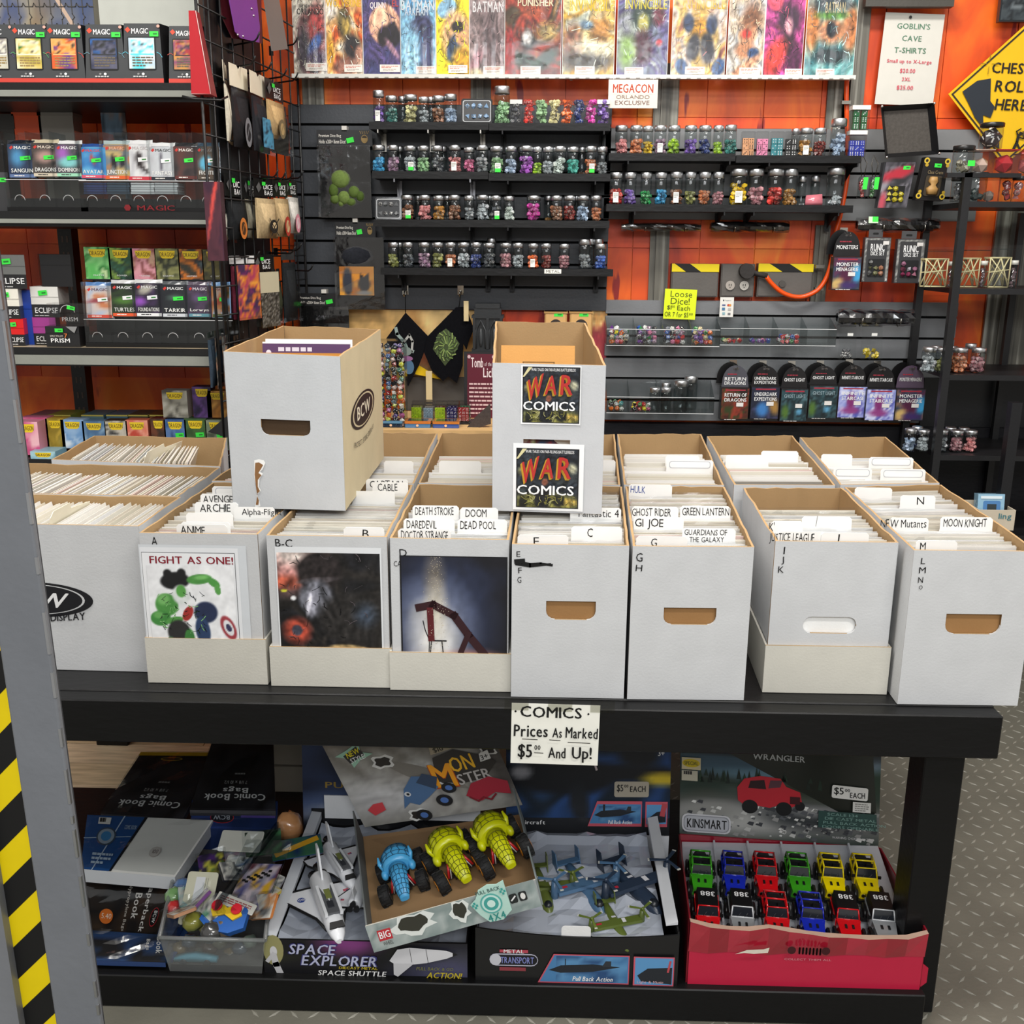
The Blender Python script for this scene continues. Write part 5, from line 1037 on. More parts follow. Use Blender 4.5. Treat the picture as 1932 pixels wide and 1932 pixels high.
def holder(lab,xs_,y0,ymid,y1,zs,Yh=YF+.028,txt=None):
    a=P(xs_[0],y1,Yh); b=P(xs_[-1],y0,Yh); t=thing('pack_holder',lab,'display stand',(a.x,Yh,zs)); W_=b.x-a.x; zt=b.z-zs; zm=P(xs_[0],ymid,Yh).z-zs
    m=MB('eef0f0','acrylic'); m.box(0,.0,.012,W_,.0015,zm); m.box(0,.10,.012,W_,.1015,zt)
    for x in xs_: xx=P(x,y1,Yh).x-a.x; xx=min(max(xx,.001),W_-.001); m.box(xx-.0008,.0015,.012,xx+.0008,.1,zt*.97)
    m.build('clear_dividers',t)
    m=MB('c8c8c8','plastic')
    for x in xs_[:-1]:
        xx=P(x,y1,Yh).x-a.x+(W_/(len(xs_)-1))*.5; m.tube([(xx+.014*math.cos(q),-.0008,zm*.35+.014*math.sin(q)) for q in [PI*i/8 for i in range(9)]],.0008,4)
    m.box(0,-.0005,zm-.0015,W_,.0018,zm,'e0e0e0'); m.build('edge_highlight_lip',t)
    m=MB('08080a','plastic'); m.box(0,-.002,0,W_,.11,.0115); m.box(.004,.012,.0118,W_-.004,.09,zm*.42,'0c0c10'); m.build('base_tray',t)
    if txt: k=MB('b02830','ink').plane((0,-.0022,0),(W_,0,0),(0,0,zm*.3)); k.text(txt,.38,.2,.68,.75,'7c1c22',bold=True); k.ell(.33,.48,.025,.36,'7c1c22',n=6); k.build('lettering',t)
    return t
holder('clear acrylic holder with three pack slots at the left of the second shelf',[15,62,106,153],243,338,398,SZ[2]+.0005)
holder('clear acrylic holder with six pack slots and red lettering on the second shelf',[154,198,242,286,330,371,412],243,340,398,SZ[2]+.0005,txt='MAGIC')
holder('clear acrylic holder of packs on the third shelf',[163,211,257,305,354,398,434],530,602,655,SZ[3]+.0005,Yh=YF+.03)
for i,(x0,x1,c,n) in enumerate(((156,200,'28386c','navy'),(200,243,'384c60','slate'),(245,290,'d0d4d8','white'),(290,334,'b8bcc0','silver'))):
    X,w_,z,h=bx(x0+2,344,x1,366,YF+.034); m=MB(c,'foil')
    for k in range(5): m.box(.001*(k % 2),.001*k,h*k/5,w_-.001*(k % 3),.055,h*(k+.85)/5,shade(c,(-.1,.08,0,.12,-.05)[k]))
    o=m.build('card_pack_stack',None,(X,YF+.034,z)); tag(o,f'stack of {n} card packs lying in the foot of the upper clear holder','packs')
# dark box at far left with a green price
X,w_,z,h=bx(-25,325,14,398,YF+.05,SZ[2]+.0005); t=thing('deck_box','dark box with green sticker at the left frame edge of the second shelf','box',(X,YF+.05,z)); m=MB('3a3a3c','plastic'); m.box(0,0,0,w_,.06,h-.015); m.box(-.001,-.001,h-.014,w_+.001,.061,h,'4c4c50'); m.build('carton',t); m=MB('3fe04a','ink').plane((0,-.0004,0),(w_,0,0),(0,0,h)); sticker(m,.6,.75,.32,.12); m.build('price_sticker',t)
# --- third shelf: plastic deck boxes
def dbox(x0,y0,x1,y1,xs_,c,lab,band=True,Y=YF+.04,z0=None,st_=True,txt='ECLIPSE',rotz=0):
    X,w_,z,h=bx(x0,y0,x1,y1,Y,z0); hh=h; t=thing('deck_box',lab,'box',(X,Y,z),(0,0,rotz),'plastic deck boxes on the third shelf'); dx=P(xs_,y1,Y+.08).x-X-w_
    m=MB(c,'plastic'); b0=h*.42 if band else 0
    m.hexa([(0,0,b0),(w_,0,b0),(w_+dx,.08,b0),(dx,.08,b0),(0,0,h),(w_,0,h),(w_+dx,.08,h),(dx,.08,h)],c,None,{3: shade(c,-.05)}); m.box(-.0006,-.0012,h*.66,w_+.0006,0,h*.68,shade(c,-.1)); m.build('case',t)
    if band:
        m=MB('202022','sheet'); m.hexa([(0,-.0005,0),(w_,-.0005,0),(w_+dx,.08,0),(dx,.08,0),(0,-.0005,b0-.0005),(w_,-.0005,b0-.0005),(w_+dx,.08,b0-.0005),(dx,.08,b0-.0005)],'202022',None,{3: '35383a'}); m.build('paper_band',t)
    k=MB('eeeeee','ink').plane((0,-.0018,0),(w_,0,0),(0,0,h))
    if band: k.text(txt,.12,.14,.95,.32,'e0e0e0',bold=True); k.bars(.1,.03,.9,.09,1,'b0b0b0',5)
    if st_: sticker(k,.3,.72,.32,.16,rot=.1)
    k.build('print',t); return t,z+h
b3=SZ[3]+.0005
zt=dbox(15,602,43,655,65,'d81c1c','red plastic deck box at the bottom of the left stack',z0=b3)[1]
zt=dbox(-4,545,33,601,55,'e8e4d8','white plastic deck box in the middle of the left stack',z0=zt+.0005)[1]
zt=dbox(-16,481,45,543,50,'6c6e6c','grey plastic deck box on top of the left stack',z0=zt+.0005)[1]
zt=dbox(66,599,104,652,118,'a03c8c','magenta plastic deck box behind the clear case',z0=b3,st_=False,Y=YF+.07)[1]
zt=dbox(62,541,108,598,134,'e4e2dc','white plastic deck box above the magenta one',z0=zt+.0005,Y=YF+.07)[1]
zt=dbox(80,480,132,540,133,'1a1a1c','black deck box on top of the white one',band=False,st_=False,z0=zt+.0005,Y=YF+.07)[1]
dbox(52,548,61,652,63,'2848a8','thin blue deck box edge between the two stacks',band=False,st_=False,z0=b3,Y=YF+.075)
t,zt=dbox(89,616,148,658,172,'1e1e20','black card case box with white lettering',band=False,z0=b3,Y=YF+.02,st_=False)
X,w_,z,h=bx(89,616,148,658,YF+.02,b3); k=MB('eeeeee','ink').plane((0,-.002,0),(w_,0,0),(0,0,h)); k.text('PRISM',.15,.22,.72,.42,'f0f0f0',bold=True); k.text('SPECTRUM',.14,.48,.52,.58,'c0b8b0'); k.text('7',.54,.45,.68,.66,'d87838',bold=True); sticker(k,.3,.72,.24,.18); k.shape([(.64,1),(.98,1),(.88,.68)],'8c8c8c'); k.build('lettering',t)
X,w_,z,h=bx(93,567,163,614,YF+.02); t=thing('clear_case','clear plastic card case on top of the black lettered box','case',(X,YF+.02,zt+.0005)); h=.062
m=MB('f4f4f4','acrylic'); m.box(0,0,0,w_,.07,h*.55); m.box(-.001,-.001,h*.56,w_+.001,.071,h); m.tube([(w_*.5+.02*math.cos(q),-.002,h*.6+.02*math.sin(q)) for q in [PI*i/8 for i in range(9)]],.001,4,'c8c8c8','plastic'); m.build('shell',t)
k=MB('cccccc','ink').plane((0,-.002,0),(w_,0,0),(0,0,h)); k.text('PRISM',.35,.22,.75,.4,'9a9a9a',bold=True); sticker(k,.5,.72,.2,.16,rot=-.2); k.build('lettering',t)
# --- card sleeve boxes with yellow banners
def sleeve(x0,y0,x1,y1,Y,pal,lab,z0=None,group=None,st_=False,sub='',rot=0,edge=None,blobs=(),dep=.045):
    X,w_,z,h=bx(x0,y0,x1,y1,Y,z0); t=thing('sleeve_box',lab,'box',(X,Y,z),(rot,0,0),group); e=edge or shade(pal[0],-.12)
    m=MB(e,'sheet'); m.box(0,0,0,w_,dep,h,e); m.build('carton',t)
    k=MB('222222','print').plane((0,-.0003,0),(w_,0,0),(0,0,h),.0002); k.art(painter(x0*1.3+y0,pal,2.5,3,blobs=blobs),nx=9,ny=13)
    k.shape([(.18,.93),(.84,.93),(.80,.74),(.70,.68),(.32,.68),(.22,.74)],'e8c828'); k.text('DRAGON',.22,.74,.80,.88,'6a5418',bold=True)
    if sub: k.text(sub,.3,.09,.72,.14,'e8e8e8')
    if st_: sticker(k,.5,.42,.38,.14,rot=.06)
    k.build('printed_front',t); return t
G5='yellow bannered sleeve boxes on the pack holder'
Ys=YF+.085; zsb=P(300,527,Ys).z
for x0,y0,x1,y1,pal,n,sub in ((163,466,206,523,['5cb85c','88d080','2c7834','c8e0a8'],'bright green','MATTE'),(208,468,249,524,['2c4c34','34604c','203428','88a848'],'dark green','POWER'),(250,469,292,526,['d8889c','e0a0a8','8c4c4c','c8a088'],'pink','VALENTINE'),(295,469,337,526,['5c5c34','8c8c58','2c3024','a8a878'],'olive','EUCALYPTUS'),(339,470,382,527,['34342c','d87828','28282c','4c5c60'],'dark grey and orange','LIGHTNING'),(384,471,428,528,['4c4428','6c6434','343428','8c7c4c'],'dim ochre','CRYPT')):
    sleeve(x0,y0,x1,y1,Ys,pal,f'{n} sleeve box with yellow banner, in the row above the packs',z0=zsb,group=G5,sub=sub)
m=MB('202024','plastic'); a=P(160,528,Ys); b=P(430,528,Ys); m.box(a.x,Ys-.003,zsb-.004,b.x,Ys+.06,zsb-.0005); m.box(a.x,Ys+.05,SZ[3]+.001,b.x,Ys+.06,zsb-.0042); tag(m.build('riser_stand'),'black riser behind the packs carrying the row of sleeve boxes','stand')
G6='yellow bannered sleeve boxes on the lowest shelf'
b4=P(200,868,YF+.02).z
S4=[(45,788,88,845,['d878a0','c04c78','e8a0b8'],'pink sleeve box, back one at the left end'),(38,796,70,862,['e090a8','c84c7c','f0b8c0'],'pale pink sleeve box beside the grey post'),(91,790,119,846,['c8a840','8c7828','e8d070'],'mustard sleeve box'),(119,792,157,846,['a8c4e0','6c98c8','e8f0f4'],'icy blue and white sleeve box'),(159,795,198,846,['5c88ac','4c6c90','88a8c0'],'steel blue sleeve box'),(201,794,239,846,['242428','c8c0b0','34342c'],'black and cream sleeve box'),(241,793,278,846,['d87058','e8a088','c04838'],'coral sleeve box'),(288,790,311,846,['582420','3c2c20','6c3c28'],'dark maroon sleeve box'),(313,792,350,846,['34588c','5c7cac','28406c'],'royal blue sleeve box with a green sticker'),(351,790,388,846,['34502c','4c6c3c','283c24'],'forest green sleeve box with a green sticker'),(390,793,428,846,['708068','8c9480','4c5444'],'grey green sleeve box with a green sticker')]
for i,(x0,y0,x1,y1,pal,lab) in enumerate(S4): sleeve(x0,y0,x1,y1,YF+(.03 if i==1 else .085),pal,lab+' on the lowest left shelf',z0=b4+.02 if i != 1 else b4+.01,group=G6,st_='sticker' in lab)
for x0,y0,x1,y1,pal,lab in ((309,737,352,790,['d8d4c8','a8a494','545048'],'white sleeve box standing on top of the lower shelf row'),(366,730,397,790,['3c2c50','6c488c','28203c'],'purple sleeve box standing on top of the lower shelf row'),(393,738,429,792,['c88430','8c5c28','e0a850'],'orange sleeve box standing on top of the lower shelf row')):
    zz=P(x0,790,YF+.085).z; sleeve(x0,y0,x1,y1,YF+.10,pal,lab,z0=zz+.001,group=G6)
for i,x in enumerate((78,113,175,222,262,300)):
    X,w_,z,h=bx(x-20,783,x+20,800,YF+.16); m=MB('222222','sheet'); m.box(0,0,b4+.02-z,w_,.1,h,('7c5c6c','7c8c3c','5c7c84','4c6c80','3c4438','6c4c28')[i]); m.box(0,-.001,h-.004,w_,.0,h,'c8b858'); tag(m.build('sleeve_box',None,(X,YF+.16,z)),f'rear row sleeve box on the lowest left shelf, {ORD[i]} from left','box',G6)
sleeve(60,852,104,880,YF-.0,['8cb8c8','a8d0d8','6c98a8'],'light blue sleeve box lying in front, partly behind the sideways comic box',z0=P(60,885,YF).z,group=G6,dep=.07)
m=MB('141416','film'); a=P(392,815,2.78); b=P(430,782,2.70); m=MB('161618','sheet'); m.prism([(a.x,2.78,a.z),(b.x,2.72,a.z-.006),(b.x,2.72,b.z)],(0,.004,0)); tag(m.build('plastic_flap'),'black pointed plastic flap left of the stacked box with the oval logo','bag')

# ================================================================ wire grid panel with hooks
G0,G1=Vector((-.862,2.74,0)),Vector((-.775,3.44,0)); gd=(G1-G0).normalized(); gn=Vector((gd.y,-gd.x,0))
gr=thing('wire_grid','black wire grid panel standing edge-on beside the left shelving unit','grid panel',(0,0,0))
L_=(G1-G0).length
m=MB('121213','metal'); n=10
for k in range(n+1):
    p=G0+gd*(L_*k/n); w2=.0045 if k in (0,n) else .0028
    b=MB('141415','steel_paint'); b.tube([(p.x,p.y,.35),(p.x,p.y,2.4)],w2,6); b.build('vertical_wire',gr)
z=.4
while z<2.35:
    b=MB('141415','steel_paint'); p,q=G0,G1; b.tube([(p.x,p.y,z),(q.x,q.y,z)],.0026,5); b.build('cross_wire',gr); z+=.0762
pass
def hook(x,y,Y,ln,lab=None,dirx=None,up=.02,thing_=True):
    p=P(x,y,Y); d=dirx or Vector((.8,-.6,0)).normalized(); q=p-d*ln
    m=MB('131314','steel_paint'); m.tube([q-p,Vector((0,0,0)),d*.012+Vector((0,0,.006)),d*.024+Vector((0,0,up))],.0024,6)
    m.box(q.x-p.x-.006,q.y-p.y-.003,-.02,q.x-p.x+.006,q.y-p.y+.003,.006); o=m.build('grid_hook',None,p); tag(o,lab,'hook','black hooks on the wire grid'); return o
for i,(x,y,Y) in enumerate(((472,122,2.95),(503,133,3.05),(532,145,3.15),(553,152,3.25),(480,78,2.95),(553,84,3.2),(515,335,3.0),(530,338,3.1),(545,338,3.2),(563,336,3.3),(560,472,3.2),(582,511,3.25),(548,478,3.1),(480,488,2.95))):
    hook(x,y,Y,.10,f'black hook on the wire grid, {ORD[i % 22]} counting down from the top')
def bag(x0,x1,yt,yb,Y0,Y1,lab,head,hh,body,pr=None,group='small bags hung on the wire grid',tilt=0,bw=(.04,.96),name='dice_bag',film=True,htx=None,hcol='e8e8e8'):
    A=P(x0,yb,Y0); B=P(x1,yb,Y1); T=P(x0,yt,Y0); h=T.z-A.z; U=Vector((B.x-A.x,B.y-A.y,0)); t=thing(name,lab,'bag',(A.x,A.y,A.z),group=group)
    hz=h*(1-hh); nrm=U.cross(Z3).normalized()
    m=MB(head,'sheet'); m.prism([Vector((0,0,hz))+U*0,U+Vector((0,0,hz)),U+Vector((0,0,h)),U*.6+Vector((0,0,h)),U*.5+Vector((0,0,h-.01)),U*.4+Vector((0,0,h)),Vector((0,0,h))],nrm*-.001); m.build('header_card',t)
    m=MB(body,'cloth'); bo=[]
    for (u,v,d) in ((bw[0],.03,.004),(bw[1],.03,.004),(bw[1]+.01,hz/h*.5,.008),(bw[1],hz/h*.96,.003),(bw[0],hz/h*.96,.003),(bw[0]-.01,hz/h*.5,.008)): bo.append((u,v*h,d))
    f1=[m.av(U*u+Vector((0,0,v))+nrm*d) for u,v,d in bo]; c1=m.av(U*.5+Vector((0,0,hz*.5))+nrm*.016); f2=[m.av(U*u+Vector((0,0,v))-nrm*.001) for u,v,d in bo]
    for k in range(6): m.af([f1[k],f1[(k+1) % 6],c1],None,None,True)
    for k in range(6): m.af([f2[k],f2[(k+1) % 6],f1[(k+1) % 6],f1[k]])
    m.build('cloth_pouch',t)
    if pr or htx:
        k=MB('111111','print').plane(nrm*.0175+U*.02,U*.96,(0,0,hz)); pr(k) if pr else None
        if htx: k.O=U*0+Vector((0,0,hz))+nrm*.0003; k.U=U; k.V=Vector((0,0,h-hz)); k.text('DICE',.42,.42,.85,.7,hcol,bold=True); k.text('BAG',.45,.1,.82,.36,hcol,bold=True); k.rect(.1,.3,.28,.7,'5c5c5c',rot=.7); k.rect(.34,.62,.5,.82,STICK)
        k.build('print',t)
    if film:
        m=MB('f0f0f0','film'); m.poly([nrm*.019-U*.04,U*1.04+nrm*.019,U*1.03+Vector((0,0,hz))+nrm*.004,U*-.02+Vector((0,0,hz))+nrm*.004]); m.build('clear_sleeve',t)
    return t
oval=lambda c,c2: (lambda k: (k.ell(.55,.3,.2,.24,c),k.ell(.55,.3,.12,.15,c2),k.line([(.45,.2),(.6,.4),(.7,.25)],.02,c)))
bag(429,437,112,270,2.86,3.0,'thin edge-on cream backed bag nearest the shelves, upper hook row','e4dcc4',.25,'d8d0bc')
bag(441,474,117,281,2.90,3.02,'black pouch with a grey egg shaped print, upper hook row','e8dfc8',.26,'2c2a2c',oval('7c7c80','2c2a2c'))
bag(479,508,131,288,2.98,3.12,'black pouch with a light blue polyhedron print, upper hook row','e8dfc8',.27,'2a2a2e',lambda k: k.art(painter(4,['3c7898','58a0c4','2c3c4c'],8,8),.25,.12,.95,.62,8,12))
bag(512,543,190,290,3.12,3.26,'dark pouch hanging behind the beige one, upper hook row','2c2c2c',.2,'3a3832')
bag(505,537,145,262,3.08,3.22,'beige pouch with grey oval print under a black header, upper hook row','1c1a1a',.32,'c8a878',oval('7c6c50','b89c6c'),htx=1)
bag(421,434,334,458,2.84,2.95,'thin white edge-on bag, middle hook row','e0dcd0',.3,'d8d4c8')
bag(430,466,326,456,2.86,2.98,'black pouch with orange knot print under a black header, middle hook row','141414',.33,'26282a',oval('c87838','4c3420'),htx=1)
bag(464,487,332,452,2.98,3.1,'grey pouch edge, middle hook row','141414',.33,'8c8878',htx=1)
bag(484,524,335,453,3.0,3.12,'beige pouch with a black spiky print, middle hook row','161414',.29,'cdb48a',lambda k: (k.ell(.6,.32,.2,.16,'2a2622'),k.ell(.62,.34,.1,.08,'cdb48a'),k.line([(.4,.5),(.6,.3),(.85,.5)],.03,'2a2622'),k.line([(.45,.1),(.6,.3),(.8,.12)],.03,'2a2622')),htx=1)
bag(519,546,337,450,3.10,3.2,'beige pouch with a red ring print, middle hook row','161414',.29,'c8ac80',oval('b03c30','c8ac80'),htx=1)
bag(540,564,338,443,3.2,3.3,'white pouch with a pale pink print, rightmost of the middle hook row','161414',.28,'e0dcd4',oval('d88c9c','e8c8cc'),htx=1)
bag(440,486,483,607,2.88,3.0,'clear packed pouch with purple and orange flame print, lower hook row','e0e0e0',.12,'8c3c50',lambda k: k.art(painter(14,['6c2c5c','3c2c4c','d87c34','a83c5c','e8a040'],5,7),.02,.02,.98,.98,12,18))
bag(484,521,480,621,3.0,3.12,'pouch with a grey skull pattern under a cream cloth, lower hook row','141414',.22,'3c3a36',lambda k: (k.art(painter(24,['24221f','8c8880','302e2a','5c5850'],16,18,sharp=1.6),.02,.02,.98,.62,16,20),k.rect(.0,.62,1,.98,'c8c0a4')),htx=1)
bag(518,532,508,612,3.1,3.2,'olive dark pouch edge, lower hook row','242424',.2,'3c4030')
bag(537,561,474,612,3.18,3.3,'glossy dark clear bag at the right end of the lower hook row','3c3c3c',.12,'2c2e30')
bag(398,412,628,735,2.72,2.80,'hanging bundle of narrow glossy cards, left one beside the stacked box','2c3430',.1,'34404c',lambda k: k.art(painter(44,['2c4858','8c7c6c','1c1c20','b08c78'],6,10),nx=6,ny=20))
bag(411,424,625,730,2.74,2.82,'hanging bundle of narrow glossy cards, right one beside the stacked box','2c3430',.1,'28303c',lambda k: k.art(painter(47,['283848','6c7c7c','1c1c20','9c7c68'],6,10),nx=6,ny=20))
# purple, red and black card folders high on the grid; bagged grey one
def folder(pts,Y0,Y1,lab,c,th=.004,snaps=False):
    v=[]; xs_=[p[0] for p in pts]; x0,x1=min(xs_),max(xs_)
    for x,y in pts: v.append(P(x,y,Y0+(Y1-Y0)*(x-x0)/(x1-x0)))
    o0=v[0].copy(); t=thing('card_folder',lab,'folder',o0,group='card folders high on the wire grid'); m=MB(c,'sheet'); m.prism([p-o0 for p in v],Vector((.7,.7,0))*th,c); m.build('cover',t)
    if snaps:
        m=MB('e8e0e8','chrome')
        for x,y in snaps: q=P(x,y,Y0+(Y1-Y0)*(x-x0)/(x1-x0))-o0; m.ball(q+Vector((.0,-.004,0)),.0035,n=8,k=4)
        m.build('snaps',t)['kind']='stuff'
folder([(400,-60),(470,-60),(494,78),(424,70),(408,40)],2.90,3.05,'black card folder with gold edge, leftmost high on the grid','17161a')
folder([(405,-60),(490,-60),(492,82),(437,72),(417,30)],2.88,3.02,'dark red edged card folder high on the grid','4c1820')
folder([(420,-60),(475,-60),(488,50),(487,80),(453,72),(443,60)],2.86,3.0,'purple card folder with white snaps high on the grid','6c3480',snaps=[(475,17),(479,30),(449,66),(459,69)])
folder([(488,-60),(514,-60),(541,92),(512,96)],3.05,3.15,'grey fabric in a clear bag high on the grid','6c6460')
# red pouch and dark red box on the near end
A=P(361,178,2.72); B=P(398,178,2.72); Tt=P(366,20,2.72); t=thing('red_card_case','tapering red leather card case hanging in front of the decks','case',A); h=Tt.z-A.z; w_=B.x-A.x
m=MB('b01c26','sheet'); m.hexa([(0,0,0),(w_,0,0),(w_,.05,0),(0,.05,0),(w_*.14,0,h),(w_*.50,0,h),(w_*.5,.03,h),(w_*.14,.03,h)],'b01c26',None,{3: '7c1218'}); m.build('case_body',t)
m=MB('e0c8c4','plastic'); m.tube([(0,-.001,.001),(w_,-.001,.001),(w_*.5,-.001,h)],.0008,4); m.build('stitched_edge',t)
m=MB('131314','steel_paint'); m.tube([(-.02,-.01,-.006),(w_*.2,-.01,-.012),(w_+.02,.01,-.012),(w_+.03,.04,-.0)],.003,6); m.build('hook',t)
A=P(393,492,2.70); B=P(424,492,2.70); Tt=P(393,343,2.70); t=thing('playmat_tube','tall narrow dark red box with flame streaks hanging on the grid end','box',A); h=Tt.z-A.z; w_=B.x-A.x
m=MB('3c1c28','sheet'); m.box(0,0,0,w_,.03,h); m.build('carton',t); k=MB('111111','print').plane((0,-.0003,0),(w_,0,0),(0,0,h)); k.art(painter(19,['3c1c28','4c2430','34182c'],2,4,blobs=[(.6,.85,.3,.05,.7,'c84038',.5),(.4,.6,.4,.05,.8,'c84840',.5),(.3,.46,.3,.03,.8,'a83838',.5)]),nx=8,ny=24); k.build('print',t)
# ================================================================ hung goods on the dark slatted panel and the counter below
YH=3.43
def dicebag(x0,y0,x1,yh,xb0,xb1,yb,lab,pic,stick=True,rot=0):
    A=P(x0,y0,YH); B=P(x1,yh,YH); w_,hh=B.x-A.x,A.z-B.z; bb=P(xb0,yb,YH); hb=B.z-bb.z; xb=bb.x-A.x; wb=P(xb1,yb,YH).x-bb.x
    t=thing('large_dice_bag',lab,'bag',(A.x,YH,B.z),(0,rot,0),'black carded cloth bags on the dark panel')
    m=MB('1c1c1e','sheet'); m.box(0,-.002,0,w_,.001,hh); m.build('header_card',t)
    k=MB('e0dcd4','ink').plane((0,-.0022,0),(w_,0,0),(0,0,hh)); k.text('Premium Dice Bag',.04,.5,.44,.74,'d8d4cc',bold=True); k.text('Holds x200+ 16mm Dice!',.04,.16,.52,.4,'d8d4cc',bold=True)
    k.ell(.86,.44,.06,.26,'a08450'); k.ell(.86,.5,.045,.16,'3c3020'); k.rect(.81,.3,.91,.5,'a08450'); [k.line([(.8+.03*i,.76),(.78+.04*i,.92)],.03,'a08450') for i in range(5)]
    if stick: k.rect(.54,.2,.67,.52,STICK,rot=.2)
    k.build('print',t)
    m=MB('131314','cloth'); n=8; rows=[]
    for j in range(9):
        v=j/8; rows.append([m.av((xb+wb*i/n,-.004-.018*math.sin(PI*i/n)*math.sin(PI*min(max(v,.06),.97))+R_.uniform(-.0015,.0015),-hb*v)) for i in range(n+1)])
    for j in range(8):
        for i in range(n): m.af([rows[j+1][i],rows[j+1][i+1],rows[j][i+1],rows[j][i]],None,None,True)
    m.build('cloth_bag',t)
    pic(t,xb,wb,hb)
    m=MB('f2f2f2','wrap')
    for j in range(4):
        m.poly([(xb-.004,-.024-.003*(j % 2),-hb*(j+1)/4),(xb+wb+.004,-.026+.003*(j % 2),-hb*(j+1)/4),(xb+wb+.003,-.025-.002*(j % 2),-hb*j/4),(xb-.003,-.022,-hb*j/4)])
    m.build('clear_sleeve',t)
    k=MB('d8d4cc','plastic'); k.box(w_*.5-.008,-.002,hh-.004,w_*.5+.008,.06,hh+.012); k.build('hang_clip',t)
def pic1(t,xb,wb,hb):
    m=MB('5c7038','cloth')
    for u,v,ru,rv,rz in ((.42,.46,.20,.13,.014),(.28,.62,.10,.10,.013),(.30,.74,.10,.07,.012),(.48,.72,.13,.10,.014),(.68,.64,.12,.09,.013),(.80,.70,.09,.08,.012),(.62,.78,.10,.06,.012),(.42,.8,.06,.05,.01)): m.ball((xb+wb*u,-.020,-hb*v),(wb*ru,rz,hb*rv),('5c7038','6c8044','50642f')[int(u*10) % 3],n=10,k=6)
    m.build('green_plush',t)
def pic2(t,xb,wb,hb):
    m=MB('2c2e34','cloth'); m.ball((xb+wb*.45,-.018,-hb*.26),(wb*.36,.014,hb*.14)); m.build('padding',t)
    k=MB('c87c28','print').plane((xb+wb*.08,-.0235,-hb*.80),(wb*.72,0,0),(0,0,hb*.40)); k.art(painter(61,['c87828','d89838','b86c20'],2,2,blobs=[(.25,.5,.14,.45,0,'2c303c',.15),(.7,.4,.16,.24,0,'202024',.15),(.62,.62,.05,.12,0,'202024',.2),(.8,.62,.05,.12,0,'202024',.2),(.7,.1,.2,.08,0,'8c8c8c',.4)]),nx=18,ny=16); k.build('picture',t)
dicebag(597,275,703,245,604,702,411,'black carded cloth bag with green plush lumps, largest on the dark panel',pic1) if False else None
def fixbag(*a): dicebag(*a)
dicebag(597,245,703,276,607,702,411,'black carded cloth bag with green plush lumps, top one on the dark panel',pic1)
dicebag(632,419,709,448,638,727,583,'black carded cloth bag with an orange picture, middle one on the dark panel',pic2)
dicebag(562,553,661,578,568,660,640,'black carded cloth bag, lowest one, partly behind the stacked comic box',lambda*a: None)
# metal slatwall hooks and dark pointed cloths hanging from them
def plate_hook(x,y,lab):
    p=P(x,y,WY-.036); m=MB('b0aca4','chrome'); m.box(-.010,-.003,-.014,.010,0,.016); m.tube([(0,-.003,0),(0,-.03,-.004),(0,-.04,-.016),(0,-.045,-.004)],.0025,6); tag(m.build('wall_hook',None,p),lab,'hook','chrome hooks on the dark panel')
plate_hook(765,548,'chrome wall hook carrying the left black pointed cloth'); plate_hook(869,548,'chrome wall hook carrying the right black pointed cloth')
def cloth(pts,Y,lab,c,prints,string=None,loc=None):
    v=[P(x,y,Y) for x,y in pts]; o0=v[0].copy(); t=thing('hanging_cloth',lab,'cloth',o0)
    m=MB(c,'cloth'); m.prism([p-o0 for p in v],(0,.006,0),c); m.build('cloth',t)
    if string: s=MB('1c1c1c','cloth'); s.tube([P(x,y,Y+.002)-o0 for x,y in string],.0016,5); s.build('cord',t)
    if prints: k=MB('111111','print'); prints(k,o0,Y); k.build('print',t)
def pr1(k,o0,Y):
    a=P(745,705,Y)-o0; b=P(782,620,Y)-o0; k.plane((a.x,-.0005,a.z),(b.x-a.x,0,0),(0,0,b.z-a.z),.0003)
    k.line([(.1,1),(.15,.88),(.5,.7),(.62,.55),(.9,.5)],.07,'8c9c98'); k.line([(.5,.72),(.75,.86),(.9,.72),(.85,.5),(.5,.42),(.2,.4)],.05,'a8a8a4'); k.ell(.55,.5,.3,.1,'788480'); k.ell(.7,.15,.25,.16,'4c6c88'); k.ell(.6,.34,.3,.06,'8c5c88')
def pr2(k,o0,Y):
    a=P(817,690,Y)-o0; b=P(867,620,Y)-o0; k.plane((a.x,-.0005,a.z),(b.x-a.x,0,0),(0,0,b.z-a.z),.0003)
    k.shape([(.45,0),(.8,.3),(1,.6),(.75,.85),(.5,1),(.2,.85),(0,.45)],'3c4828')
    for i in range(16):
        q=i/16*2*PI; k.line([(.5+.1*math.cos(q),.5+.1*math.sin(q)),(.5+.3*math.cos(q+.3),.52+.3*math.sin(q+.3)),(.5+.42*math.cos(q+.6),.54+.4*math.sin(q+.6))],.03,('6c8444','889c58','54683c')[i % 3])
cloth([(765,590),(729,638),(733,660),(752,700),(770,729),(790,690),(800,665),(807,634)],3.40,'black pointed cloth with grey print, left of the two hanging cloths','101014',pr1,[(765,590),(765,556)])
cloth([(860,580),(807,634),(800,665),(815,700),(836,719),(846,710),(862,723),(873,690),(874,648),(880,660),(886,640),(894,622),(884,592),(875,579)],3.395,'black pointed cloth with a green knotted print, right of the two hanging cloths','0e0e12',pr2,[(866,580),(869,556)])
for x0,y0,x1,y1,lab in ((875,568,884,606,'beige card tag on the hook of the right pointed cloth'),(804,700,815,754,'cream paper strip hanging below the pointed cloths')):
    a=P(x0,y1,3.385); b=P(x1,y0,3.385); m=MB('d0bc90','card'); m.box(0,0,0,b.x-a.x,.0015,b.z-a.z); tag(m.build('paper_tag',None,a),lab,'tag')
